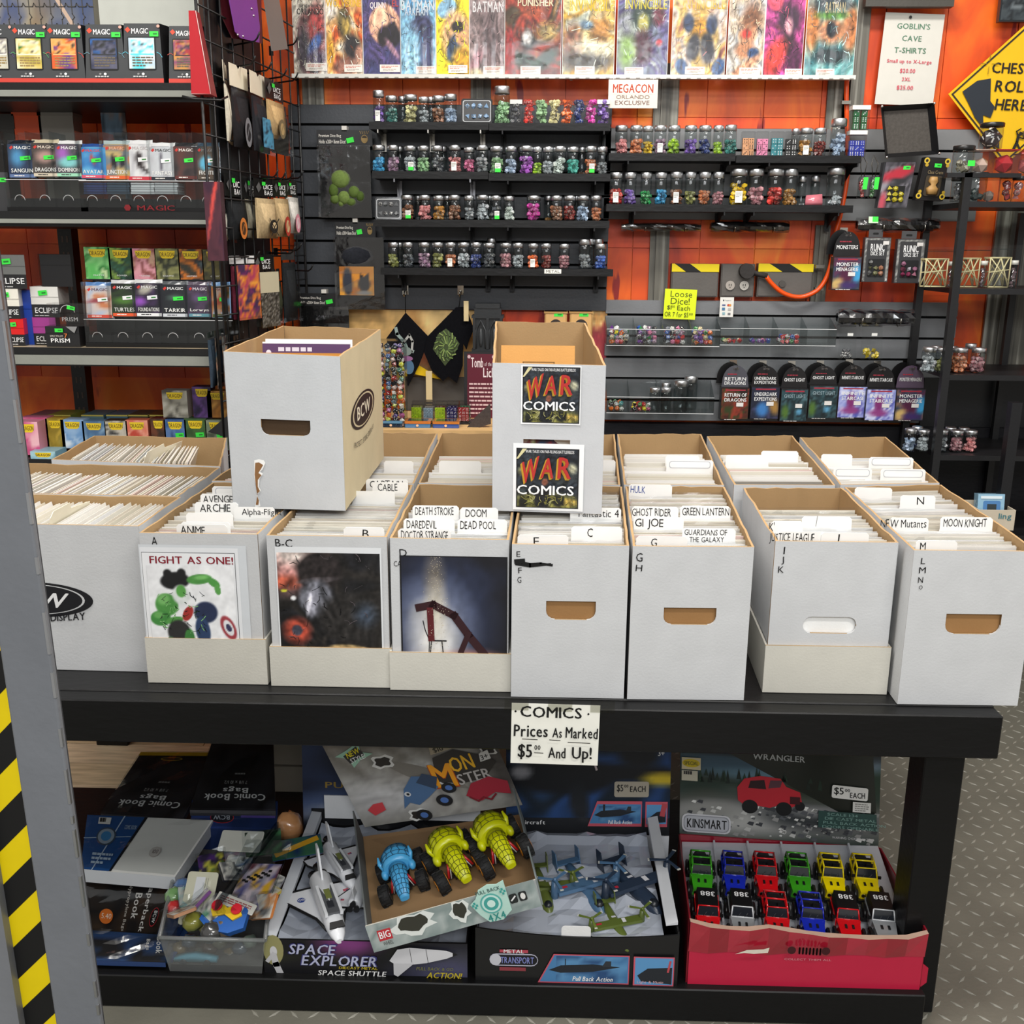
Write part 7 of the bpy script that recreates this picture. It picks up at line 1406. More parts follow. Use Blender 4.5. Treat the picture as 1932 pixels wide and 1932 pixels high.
# two small clear bags of dice
for x0,x1,c,n in ((1578,1618,'5c5c60','grey'),(1620,1668,'c8b028','gold')):
    X,w_,z,h=bx(x0,614,x1,677,3.37); t=thing('bag_of_dice',f'small clear bag of {n} dice hanging below a rolled mat','bag',(X,3.37,z),group='small clear bags of dice'); m=MB('f0f2f2','film')
    for i in range(5): m.poly([(w_*i/5,-.012-.004*(i % 2),0),(w_*(i+1)/5,-.012-.004*((i+1) % 2),0),(w_*(i+1)/5*.9+.002,-.002,h),(w_*i/5*.9+.002,-.002,h)])
    m.box(.002,-.001,h*.95,w_*.92,.001,h,'d8d8d8'); m.build('clear_bag',t); m=MB(c,'plastic'); rd=random.Random(x0)
    for i in range(12): add_die(m,rd.choice((0,2,3,4)),(w_*(.2+.6*rd.random()),-.004,.010+.009*(i//4)),.0085,shade(c,rd.uniform(-.2,.2)),rd)
    m.build('dice',t)['kind']='stuff'; m=MB('e8e8e8','ink').plane((w_*.4,-.019,h*.7),(.018,0,0),(0,0,.009)); m.rect(0,0,1,1,'e4e4e0'); m.build('price_sticker',t)
# price poster, diamond sign, frames at the top right
def gp(k):
    k.text("GOBLIN'S",.22,.83,.78,.89,'5c8068',bold=True); k.text('CAVE',.33,.70,.66,.76,'5c8068',bold=True); k.text('T-SHIRTS',.22,.57,.76,.63,'5c8068',bold=True); k.text('Small up to X-Large',.12,.45,.88,.50,'d05060',bold=True)
    k.text('$20.00',.36,.355,.62,.40,'d05060',bold=True); k.text('2XL',.41,.265,.56,.305,'d05060',bold=True); k.text('$25.00',.34,.17,.62,.215,'d05060',bold=True); k.ell(.42,.955,.025,.018,'2c2c2c')
t,w_,h=card('price_poster','white shop price poster with green and red lettering on the orange wall','poster',1650,23,1778,196,3.46,gp,base='d4d1c8',rot=.035)
dc=P(1914,182,3.44); s_=(P(1914,47,3.44).z-dc.z); t=thing('diamond_sign','yellow diamond warning sign with black lettering at the right frame edge','sign',dc,(0,.03,0))
m=MB('e8b810','sheet'); m.prism([(0,0,-s_),(s_,0,0),(0,0,s_),(-s_,0,0)],(0,.003,0)); m.build('plate',t)
k=MB('1c1a18','ink').plane((-s_,-.0003,-s_),(2*s_,0,0),(0,0,2*s_),.0003)
for a,b in (((.5,.97),(.97,.5)),((.97,.5),(.5,.03)),((.5,.03),(.03,.5)),((.03,.5),(.5,.97))): k.line([a,b],.012,'2a2620')
k.text('CHESSEX',.30,.66,.72,.735,'201c18',bold=True); k.text('ROLLERS',.34,.53,.80,.61,'201c18',bold=True,shear=.06); k.text('HERE',.36,.40,.60,.48,'201c18',bold=True,shear=.06)
k.shape([(.10,.52),(.20,.60),(.30,.62),(.32,.46),(.36,.42),(.34,.34),(.28,.36),(.30,.26),(.22,.34),(.17,.42)],'262c34'); k.shape([(.30,.24),(.42,.24),(.44,.12),(.36,.16)],'262c34')
k.ell(.585,.235,.014,.014,'201c18',n=10); k.line([(.57,.225),(.565,.17),(.55,.13)],.022,'201c18'); k.line([(.565,.17),(.59,.13)],.014,'201c18'); k.line([(.57,.21),(.61,.20),(.60,.25)],.010,'201c18'); k.line([(.57,.21),(.55,.25),(.58,.27)],.010,'201c18')
for q in range(4): c_,s2=math.cos(q*PI/2),math.sin(q*PI/2); k.line([(.27+.02*c_,.72+.02*s2),(.27+.07*c_,.72+.07*s2)],.005,'8c7010')
k.build('print',t)
a=P(1633,12,3.42); b=P(1804,-30,3.42); t=thing('wall_sign','dark framed sign whose lower edge shows above the price poster','sign',(a.x,3.42,a.z)); m=MB('45423c','steel_paint'); m.box(0,0,0,b.x-a.x,.03,b.z-a.z); m.build('frame',t); k=MB('c8c020','ink').plane((0,-.0004,0),(b.x-a.x,0,0),(0,0,b.z-a.z)); k.rect(.04,.3,.96,1,'b8b428'); k.build('face',t)
a=P(1884,41,3.44); b=P(1960,-40,3.44); t=thing('wall_picture','dark picture in a thin frame at the top right corner','picture',(a.x,3.44,a.z)); m=MB('1c2024','sheet'); m.box(0,0,0,b.x-a.x,.02,b.z-a.z); m.build('panel',t); k=MB('1c2024','print').plane((0,-.0004,0),(b.x-a.x,0,0),(0,0,b.z-a.z)); k.art(painter(88,['20262c','3c4448','14181c','6c7478'],4,8),.04,.04,.96,.96,12,12); k.build('image',t)

# ================================================================ black tube shelving at the right
RX=P(1822,378,3.12).x; RY0,RY1=3.12,3.43
rt=thing('tube_rack','black square tube shelving at the right, holding jars and bagged kits','shelving',(0,0,0))
def tube_(x0,y0,z0,x1,y1,z1,nm='post'): m=MB('18181a','steel_paint'); m.box(x0,y0,z0,x1,y1,z1); return m.build(nm,rt)
ztop=P(1800,326,3.12).z
for xx in (RX-.01,RX+.62): tube_(xx,RY0,0,xx+.022,RY0+.022,ztop); tube_(xx,RY1-.022,0,xx+.022,RY1,ztop)
tube_(RX-.01+.30,RY1-.02,0,RX+.31,RY1-.0,ztop-.1)
RZ={}
for k,(y,nm) in {1: (380,'s'),2: (545,'s'),3: (708,'s'),4: (860,'s'),5: (1010,'s')}.items():
    z=P(1860,y,RY0).z; RZ[k]=z; m=MB('1a1a1c','steel_paint'); m.box(RX+.0125,RY0+.001,z-.016,RX+.62,RY1,z); m.build('shelf_board',rt)
tube_(RX-.01-.05,RY0,ztop-.012,RX+.15,RY0+.02,ztop+.0,'top_rail')
zsh=P(1860,326,RY0).z
m=MB('d8dcdc','acrylic'); m.box(RX+.0,RY0+.02,zsh-.004,RX+.6,RY1-.02,zsh-.001); m.build('clear_shelf',rt)
def blackjar(x0,x1,y0,zb,Y,lab,col,n=8,r=.011,st_=False,lidc='141414',one=False):
    a=P(x0,300,Y); b=P(x1,300,Y); w_=b.x-a.x; h=P(x0,y0,Y).z-zb; c=(a.x+b.x)/2; t=thing('lidded_jar',lab,'jar',(c,Y,zb)); R0=w_/2
    m=MB('e4e8e8','glass'); m.lathe([(R0*.9,0),(R0*.97,.004),(R0*.97,h*.78),(R0*.85,h*.84)],16); m.build('glass_body',t); m=MB(lidc,'plastic'); m.lathe([(R0*.98,h*.84),(R0,h*.85),(R0,h*.98),(R0*.95,h)],20); m.build('lid',t)
    if one: m=MB(col,'plastic'); add_die(m,4,(0,0,h*.42),R0*.92,col,random.Random(2),'e8e0dc'); m.build('giant_die',t)
    else: pour(c,Y,zb+.002,R0*.7,h*.75,col,n,r,int(x0))
    if st_: m=MB(STICK,'ink').plane((R0*.1,-R0*.99,h*.25),(R0*.7,.002,0),(0,0,h*.2)); m.rect(0,0,1,1,STICK); m.build('price_sticker',t)
blackjar(1797,1837,275,zsh,3.16,'black-lidded jar of mixed metal dice with a green sticker on the right rack','8c8470',st_=True)
def clearcube(x0,x1,y0,zb,Y,lab,col,sc_=(.9,.9)):
    a=P(x0,300,Y); b=P(x1,300,Y); w_=b.x-a.x; h=P(x0,y0,Y).z-zb; t=thing('clear_cube_box',lab,'box',(a.x,Y,zb)); m=MB('eceaea','acrylic'); m.box(0,0,0,w_,.06,h); m.build('clear_case',t); m=MB('d0c8c4','plastic'); m.box(0,0,h-.003,w_,.06,h,shade(col,.1)); m.build('lid',t)
    m=MB(col,'gloss'); r=min(w_,h)*.44; v,f=PH[4];
    for fc in f: m.poly([(w_*.5+v[i].x*r,.03+v[i].y*r,r+v[i].z*r) for i in fc],shade(col,R_.uniform(-.1,.06)))
    m.build('giant_die',t)
clearcube(1840,1877,281,zsh,3.16,'clear box with one giant white marbled die on the right rack','d0b8a8')
clearcube(1881,1925,281,zsh,3.16,'clear box with one giant red die on the right rack','c83038')
clearcube(1927,1965,288,zsh,3.16,'clear box with a pink giant die cut by the frame edge','d87878')
blackjar(1843,1887,232,P(1860,281,3.16).z+.001,3.19,'black-lidded jar with one giant black die standing on the clear boxes','34282a',one=True)
z1=RZ[1]+.0005
blackjar(1800,1826,334,z1,3.17,'dark jar of silver dice at the left end of the right rack','6c6c70')
blackjar(1831,1868,325,z1,3.15,'black-lidded jar of dark dice on the right rack, second from its left','3c4848')
clearcube(1868,1894,330,z1,3.16,'narrow clear box with a pale stone on the right rack','b8aca0')
blackjar(1892,1918,328,z1,3.16,'black-lidded jar of red dice with a white label on the right rack','a03030')
blackjar(1916,1944,332,z1,3.15,'black-lidded jar of rose dice cut by the right frame edge','c07878')
def kit(x0,x1,y0,lab):
    Y=3.17; zb=RZ[2]+.0005; a=P(x0,300,Y); b=P(x1,300,Y); w_=b.x-a.x; h=P(x0,y0,Y).z-zb; t=thing('bagged_kit',lab,'bag',(a.x,Y,zb),group='clear bags with cream lattice boxes'); hb=h*.68; wb=w_*.66
    m=MB('d8cc9c','plastic')
    for y in (0,.035):
        for p,q in (((0,0),(wb,0)),((wb,0),(wb,hb)),((wb,hb),(0,hb)),((0,hb),(0,0)),((0,0),(wb*.5,hb)),((wb*.5,hb),(wb,0)),((0,hb),(wb,hb*.2)),((wb*.3,0),(wb*.9,hb)),((0,hb*.5),(wb,hb*.6))): m.tube([(p[0]+.003,y,p[1]+.003),(q[0]+.003,y,q[1]+.003)],.0022,4)
    m.box(0,0,hb,wb+.006,.04,hb+.005); m.build('lattice_box',t)
    m=MB('dce0e0','glass'); m.lathe([(.012,0),(.0125,.003),(.0125,hb*.8)],10,(wb+.02,.015,0)); m.build('vial',t); m=MB('e8e4dc','plastic'); m.cyl((wb+.02,.015,hb*.8),(wb+.02,.015,hb*.95),.0125,n=12); m.build('vial_cap',t); pour(a.x+wb+.02,Y+.012,zb+.001,.009,hb*.7,'8c6c74',8,.006,int(x0))
    m=MB('f0f2f2','film'); n=6
    for i in range(n): u,v=i/n,(i+1)/n; m.poly([(w_*u,-.006-.006*(i % 2),0),(w_*v,-.006-.006*((i+1) % 2),0),(w_*v+.002,.0-.008*((i+1) % 2),h),(w_*u+.002,.0-.008*(i % 2),h)])
    m.box(0,-.002,h-.014,w_,.0,h-.011,'d8dcdc'); m.build('zip_bag',t)
kit(1766,1830,466,'clear bag with a cream lattice box behind the rack post'); kit(1832,1890,464,'clear bag with a cream lattice box in the middle of the second rack shelf'); kit(1890,1950,462,'clear bag with a cream lattice box at the right frame edge')
YJ=3.18
row([(1793,28,655,'silver'),(1821,27,656,'olive'),(1854,30,656,'copper'),(1891,28,656,'dusty pink'),(1806,22,653,'grey',B_),(1838,20,653,'dark grey',B_),(1874,22,648,'dark red',B_)],RZ[3]+.0005,'on the third rack shelf',Y=YJ)
row([(1773,24,809,'pale blue'),(1799,25,811,'silver'),(1836,25,811,'grey'),(1867,25,812,'dusty pink'),(1895,25,812,'rose'),(1786,22,805,'navy',B_),(1853,22,806,'dark grey',B_),(1880,22,807,'grey',B_)],RZ[4]+.0005,'on the fourth rack shelf',Y=YJ)
# small blue packs in a low box near the right end of the table
Y=2.95; a=P(1842,1000,Y); b=P(1912,1000,Y); zb=a.z; w_=b.x-a.x
t=thing('low_carton','low cardboard tray with printed letters behind the right end of the table','box',(a.x,Y,zb)); h=P(1850,962,Y).z-zb; m=MB('c8bca8','card'); m.box(0,0,0,w_,.003,h); m.box(0,.12,0,w_,.123,h); m.box(0,.003,0,.003,.12,h); m.box(w_-.003,.003,0,w_,.12,h); m.box(.003,.003,0,w_-.003,.12,.003); m.build('tray',t)
k=MB('4c7c84','ink').plane((0,-.0004,0),(w_,0,0),(0,0,h)); k.text('ling',.55,.5,.9,.85,'4c7c84',bold=True); k.build('lettering',t)
for i in range(5):
    q=thing('card_pack',f'pale blue plastic card pack in the low carton behind the table, {ORD[i]} from front','pack',(a.x+.006+.006*i,Y+.015+.02*i,zb+.004),(-.15,0,0),'pale blue packs in the low carton'); h2=P(1850,938,Y).z-zb-.004*i
    m=MB('6c9cc0','foil'); m.box(0,0,0,w_*.72,.006,h2,'8cb4cc'); m.build('wrapper',q); k=MB('3c6c94','print').plane((0,-.0004,0),(w_*.72,0,0),(0,0,h2)); k.rect(.2,.4,.85,.8,'4c7cb0',r=.05); k.rect(.35,.5,.7,.7,'30383c'); k.rect(.1,.86,.9,.94,'d8e4ea'); k.build('print',q)
m=MB('17171a','steel_paint'); p=P(1905,800,3.0); m.box(p.x,3.0,0,p.x+.03,3.03,P(1905,760,3.0).z); tag(m.build('black_post'),'black square post at the right frame edge behind the low carton','post')
# ================================================================ under the table: trays of die-cast toys, bags and boards
ZS=.0625
def frame_of(o,org,e1,e2):
    e1=e1.normalized(); e3=e1.cross(e2).normalized(); e2=e3.cross(e1).normalized()
    o.matrix_world=Matrix(((e1.x,e2.x,e3.x,org.x),(e1.y,e2.y,e3.y,org.y),(e1.z,e2.z,e3.z,org.z),(0,0,0,1))); return o
def quadslab(m,p,t,col,mat_=None,cols=None): # p: 4 points, thickness vector t
    t=Vector(t); m.hexa(list(p)+[q+t for q in p],col,mat_,cols)
# ---------------- space shuttle tray
Y0=1.578
t=thing('shuttle_tray','black printed display tray of white toy space shuttles','display box',(0,0,0))
xl,xr=P(500,1842,Y0).x,P(882,1845,Y0).x; zf=P(690,1776,Y0).z; yb=1.985
m=MB('121214','sheet'); m.box(xl,Y0,ZS,xr,Y0+.003,zf); m.box(xr-.003,Y0+.003,ZS,xr,yb,zf); m.box(xl,Y0+.003,ZS,xl+.003,yb,zf); m.box(xl,yb,ZS,xr,yb+.003,zf+.02); m.build('tray_walls',t)
m=MB('c8ccd2','card'); m.hexa([(xl+.001,Y0+.01,zf),(xl+.022,Y0+.01,zf-.004),(xl+.022,yb,zf-.004),(xl+.001,yb,zf),(xl+.001,Y0+.01,zf+.002),(xl+.022,Y0+.01,zf-.002),(xl+.022,yb,zf+.012),(xl+.001,yb,zf+.014)]); m.box(xl+.03,yb-.004,zf,xr,yb-.001,zf+.055,'e0e2e4'); m.build('white_flaps',t)
m=MB('8a909a','gloss'); n=14; g=[[m.av((xl+.022+(xr-xl-.026)*i/n,Y0+.006+(yb-Y0-.01)*j/n,zf-.028+.02*max(0,noise.noise(Vector((i*.45,j*.45,3))))+.012*(i % 4==0))) for i in range(n+1)] for j in range(n+1)]
for j in range(n):
    for i in range(n): m.af([g[j][i],g[j][i+1],g[j+1][i+1],g[j+1][i]],'a6acb8')
m.build('moulded_insert',t)
k=MB('111111','print').plane((xl,Y0-.0002,ZS),(xr-xl,0,0),(0,0,zf-ZS),.0002)
k.art(painter(5,['141418','18181c','26281c'],2,2,blobs=[(.43,.9,.14,.3,0,'7c3c78',.5),(.9,.2,.2,.5,0,'4c4c68',.7)]),nx=40,ny=8); k.ell(.05,.7,.05,.42,'9c9868'); k.ell(.05,.66,.018,.15,'d8d8dc'); k.line([(.05,.55),(.06,.3),(.075,.1)],.16,'c8c8cc'); k.line([(.05,.6),(.02,.4)],.1,'c8c8cc')
for d,c in ((.006,'3c3c78'),(0,'b8bcd8')): k.text('SPACE',.125-d,.62-d*3,.35+d,.9+d*3,c,bold=True,shear=.04); k.text('EXPLORER',.185-d,.32-d*3,.555+d,.6+d*3,c,bold=True,shear=.04)
k.text('DIECAST METAL',.37,.24,.56,.31,'c8b430',bold=True,shear=.03); k.text('SPACE SHUTTLE',.265,.06,.60,.2,'f0f0f0',bold=True,shear=.04); k.text('PULL BACK & GO',.75,.27,.93,.36,'7c7c40',shear=.04); k.text('ACTION!',.80,.06,.97,.22,'c8b430',bold=True,shear=.05)
k.shape([(.62,.52),(.66,.84),(.72,.9),(.9,.84),(.95,.74),(.9,.62),(.8,.48),(.66,.38)],'d8d8dc'); k.shape([(.64,.45),(.74,.46),(.66,.08),(.64,.14)],'c8c8cc'); k.shape([(.93,.8),(.955,.74),(.93,.68)],'1c1c1e'); k.line([(.72,.88),(.73,.5)],.01,'3c3c3c'); k.line([(.8,.87),(.81,.5)],.01,'3c3c3c'); k.build('printed_front',t)
cw=P(578,1570,yb+.03),P(712,1570,yb+.03); ht=P(578,1395,yb+.05).z
m=MB('181c28','sheet'); quadslab(m,[Vector((cw[0].x,yb+.005,ZS)),Vector((xr,yb+.005,ZS)),Vector((xr,yb+.03,ht)),Vector((cw[0].x,yb+.03,ht))],(0,.002,0),'181c28'); m.build('back_card',t)
k=MB('111111','print').plane((cw[0].x,yb+.0035,ZS),(xr-cw[0].x,0,0),(0,.0248,ht-ZS),.0002); k.art(painter(12,['141824','1c2438','34446c','10141c'],2,3,blobs=[(.3,.45,.5,.12,.2,'4c5c80',.5),(.3,.4,.3,.06,.3,'a0a8b8',.6)]),nx=20,ny=16); k.text('PULL BACK',.12,.58,.6,.64,'8c7434',bold=True); k.text('AUTHENTIC',.2,.43,.55,.47,'c8ccd4',bold=True); k.build('card_print',t)
def shuttle(lab,nose,tail,z,up=.0,bay=True,roll_=0):
    a=PZ(*nose,z); b=PZ(*tail,z+up); L_=(a-b).length; o=thing('toy_space_shuttle',lab,'toy shuttle',(0,0,0),group='toy space shuttles'); f=(a-b).normalized(); side=Vector((-f.y,f.x,0)).normalized() # left of travel
    up_=f.cross(side)*-1; up_=up_ if up_.z>0 else-up_; side=(side+up_*roll_).normalized()
    frame_of(o,(a+b)/2,-side,f); o.matrix_world=o.matrix_world; s=L_/.12
    R2=lambda y,w_,h,zc=0: [(w_*math.cos(q*PI/6)*s,y*s,(zc+h*math.sin(q*PI/6))*s) for q in range(12)]
    m=MB('e4e6ea','plastic'); m.loft([R2(-.060,.010,.010,.004),R2(-.054,.0135,.0135,.003),R2(.018,.0125,.0125),R2(.036,.011,.0105,-.001),R2(.048,.0085,.007,-.003),R2(.057,.004,.003,-.005)]); m.build('fuselage',o)
    m=MB('e4e6ea','plastic')
    for sg in (1,-1): m.prism([Vector((x*sg*s,y*s,-.007*s)) for x,y in ((.008,.030),(.016,.006),(.044,-.036),(.046,-.050),(.010,-.052))][::sg],(0,0,.0028*s))
    m.build('wings',o)
    m=MB('141416','ink')
    for sg in (1,-1): m.tube([(x*sg*s,y*s,-.0055*s) for x,y in ((.010,.032),(.017,.007),(.045,-.035),(.0465,-.050))],.0018*s,5)
    m.prism([(-.009*s,.046*s,.0045*s),(.009*s,.046*s,.0045*s),(.0075*s,.040*s,.0085*s),(-.0075*s,.040*s,.0085*s)],(0,0,.0014*s)); m.tube([(x*sg*s,-.054*s,-.0055*s) for sg in (1,) for x in (-.045,.045)],.0018*s,4); m.build('black_edging',o)
    m=MB('dcdee2','plastic'); m.prism([(-.0012*s,-.034*s,.013*s),(-.0012*s,-.058*s,.013*s),(-.0012*s,-.070*s,.045*s),(-.0012*s,-.058*s,.045*s)],(.0024*s,0,0)); m.build('tail_fin',o)
    m=MB('1a1a1c','plastic')
    for x,zz in ((-.006,.002),(.006,.002),(0,.012)): m.cyl((x*s,-.060*s,zz*s),(x*s,-.070*s,zz*s),.003*s,.006*s,10)
    m.build('engine_bells',o)
    if bay: m=MB('54565c','plastic'); m.box(-.007*s,-.026*s,.0105*s,.007*s,.028*s,.0132*s,'5c5e62'); m.box(-.004*s,-.018*s,.0133*s,.003*s,.0*s,.0145*s,'7c8448'); m.box(-.003*s,.006*s,.0133*s,.004*s,.018*s,.0145*s,'34363c'); m.box(.0072*s,-.028*s,.010*s,.0105*s,.03*s,.0145*s,'e8eaee'); m.box(-.0105*s,-.028*s,.010*s,-.0072*s,.03*s,.0145*s,'e8eaee'); m.build('cargo_bay',o)
    k=MB('24408c','ink').plane((-.040*s,-.048*s,-.0042*s),(.08*s,0,0),(0,.04*s,0),.0002); k.ell(.84,.38,.06,.12,'24408c'); k.text('NASA',.79,.32,.89,.44,'e8e8f0',bold=True); k.rect(.12,.3,.2,.42,'c8606c'); k.rect(.12,.37,.155,.42,'3c4c8c'); k.build('wing_marks',o); return o
shuttle('white toy space shuttle nearest the front, cargo bay open',(642,1772),(602,1660),.145)
shuttle('white toy space shuttle behind the front one, nose to the right',(668,1672),(620,1600),.150)
shuttle('white toy space shuttle with its engines toward the viewer, by the grey box',(690,1640),(668,1712),.145,bay=False)
shuttle('white toy space shuttle at the rear, mostly hidden, near the hot coloured card',(600,1625),(590,1590),.15,bay=False) if False else None
# ---------------- tilt-rotor aircraft tray
Y0=1.572; xl,xr=P(897,1850,Y0).x,P(1277,1863,Y0).x; yb=1.93
t=thing('aircraft_tray','black printed display tray of toy tilt-rotor aircraft','display box',(0,0,0)); zf=P(900,1750,Y0).z; zr_=P(1278,1764,Y0).z; zm=P(1110,1775,Y0).z
m=MB('151516','sheet'); top=[]
for i in range(13):
    u=i/12; zz=(zf*(1-u)**2+2*(zm-.006)*u*(1-u)+zr_*u**2); top.append(Vector((xl+(xr-xl)*u,Y0,zz)))
for a,b in zip(top,top[1:]): m.hexa([(a.x,Y0,ZS),(b.x,Y0,ZS),(b.x,Y0+.003,ZS),(a.x,Y0+.003,ZS),a,b,b+Vector((0,.003,0)),a+Vector((0,.003,0))])
m.box(xl,Y0+.003,ZS,xl+.003,yb,zf); m.box(xr-.003,Y0+.003,ZS,xr,yb,zr_+.004); m.build('tray_walls',t)
m=MB('d4d6da','card'); m.hexa([(xr-.022,Y0+.02,zr_+.003),(xr-.001,Y0+.02,zr_+.006),(xr-.001,yb,zr_+.006),(xr-.022,yb,zr_+.003),(xr-.022,Y0+.02,zr_+.005),(xr-.001,Y0+.02,zr_+.012),(xr-.001,yb,zr_+.02),(xr-.022,yb,zr_+.015)])
a=P(1003,1617,yb); b=P(1262,1577,yb); m.box(a.x,yb-.003,a.z,b.x,yb,b.z,'dcdee2'); m.box(a.x,yb-.002,zr_-.03,b.x,yb+.001,a.z,'a08058'); m.build('inner_flaps',t)
m=MB('a6acb8','gloss'); n=16; x_0,x_1=xl+.004,xr-.024; g=[[m.av((x_0+(x_1-x_0)*i/n,Y0+.006+(yb-.012-Y0)*j/n,zr_-.022+.022*max(0,noise.noise(Vector((i*.5+7,j*.4,1))))+.008*(j % 5==0))) for i in range(n+1)] for j in range(n+1)]
for j in range(n):
    for i in range(n): m.af([g[j][i],g[j][i+1],g[j+1][i+1],g[j+1][i]],'b4bac6')
m.build('moulded_insert',t)
m=MB('e8e8e8','card'); a=P(1059,1768,Y0+.004); b=P(1115,1748,Y0+.004); m.prism([(x,Y0+.0035,z) for x,z in rr(a.x,a.z-.01,b.x,b.z,.006,3)],(0,.001,0)); m.build('front_tab',t)
def tpanel(k,u0,v0,u1,v1,um):
    k.shape([(u0,v0),(um,v0),(um,v1),(u0+(um-u0)*.17,v1)],'c85868'); k.shape([(u0+.01,v0+.03),(um-.005,v0+.03),(um-.005,v1-.03),(u0+(um-u0)*.18,v1-.03)],'4c80b0')
    k.art(painter(31,['3c6c9c','5c90bc','2c4c78'],4,3),u0+(um-u0)*.2,v0+.05,um-.01,v1-.05,10,5)
    W_=um-u0; H_=v1-v0; k.shape([(u0+W_*.12,v0+H_*.45),(u0+W_*.25,v0+H_*.62),(u0+W_*.6,v0+H_*.68),(u0+W_*.9,v0+H_*.6),(u0+W_*.6,v0+H_*.42),(u0+W_*.25,v0+H_*.36)],'24282e'); k.shape([(u0+W_*.7,v0+H_*.6),(u0+W_*.74,v0+H_*.8),(u0+W_*.8,v0+H_*.8),(u0+W_*.8,v0+H_*.6)],'30343a'); k.line([(u0+W_*.3,v0+H_*.6),(u0+W_*.3,v0+H_*.85)],.02,'24282e')
    k.text('Pull Back Action',u0+W_*.38,v0+H_*.1,u0+W_*.82,v0+H_*.26,'f0f0f0',bold=True,shear=.04)
    k.rect(um+.02,v0,u1,v1,'c85868'); k.rect(um+.028,v0+.03,u1-.006,v1-.03,'5c94c4'); k.shape([(um+.04,v0+H_*.35),(um+.09,v0+H_*.6),(u1-.01,v0+H_*.65),(u1-.01,v0+.05),(um+.06,v0+H_*.15)],'24282e'); k.line([(u1-.03,v0+H_*.5),(u1-.02,v0+H_*.85)],.05,'b84c54'); k.text('Light & Music',um+.04,v0+.05,u1-.05,v0+H_*.18,'d8b0b8')
zq=P(1100,1790,Y0).z; k=MB('111111','print').plane((xl,Y0-.0002,ZS),(xr-xl,0,0),(0,0,zq-ZS),.0002)
k.rect(.07,.48,.31,.82,'b8b8c8',r=.16); k.rect(.073,.51,.307,.79,'1c1c20',r=.14); k.ell(.1,.65,.028,.16,'c8c8d0'); k.text('TRANSPORT',.125,.56,.29,.74,'8890d0',bold=True); k.rect(.12,.86,.26,.94,'b84858'); k.text('METAL',.14,.85,.24,.95,'e8e8e8',bold=True); k.rect(.12,.36,.25,.46,'8c3c44')
tpanel(k,.31,.06,.98,.86,.76); k.build('printed_front',t)
def card_back(t_,cor,nm,fn,c0='181c22',th=.0025):
    TL,TR,BR,BL=cor; m=MB(c0,'sheet'); quadslab(m,[BL,BR,TR,TL],(0,th,0),c0); m.build(nm,t_); k=MB('111111','print').plane(BL+Vector((0,-.0003,0)),BR-BL,TL-BL,.0002); fn(k); k.build(nm+'_print',t_)
def f1(k):
    k.art(painter(33,['1c3458','28487c','14202c','34588c'],3,3,blobs=[(.35,.62,.35,.18,-.05,'14161a',.2),(.7,.66,.4,.07,0,'17181c',.3),(.8,.85,.12,.14,.2,'1c1e22',.3),(.45,.35,.06,.2,.1,'1c1f24',.3),(.95,.6,.12,.06,0,'c8b030',.4),(.5,.98,.6,.1,0,'16181c',.4),(.1,.66,.06,.06,0,'8c8c90',.4)]),nx=44,ny=26); k.rect(0,0,1,.2,'202226')
    k.text('3+',.92,.84,.96,.9,'e8e8e8',bold=True); k.text('Osprey aircraft',-.06,.12,.24,.175,'e8e8e8',bold=True); k.line([(.52,.86),(.55,.7)],.02,'c8b8b8'); k.rect(.66,.42,.87,.58,'a8a090',r=.02); k.text('$5',.675,.48,.715,.55,'1c1c1c',jit=.04,bold=True); k.text('00',.72,.52,.745,.55,'1c1c1c',bold=True); k.text('EACH',.755,.475,.85,.535,'1c1c1c',jit=.04,bold=True)
    tpanel(k,.5,.12,.985,.38,.83)
YC=1.945; card_back(t,[P(955,1395,YC+.02),P(1258,1447,YC+.02),P(1262,1580,YC),P(955,1578,YC)],'back_card',f1)
m=MB('20242c','sheet'); quadslab(m,[P(1100,1560,YC+.06),P(1236,1560,YC+.06),P(1235,1385,YC+.08),P(1095,1385,YC+.08)],(0,.003,0),'1c2430'); m.build('rear_card',t)
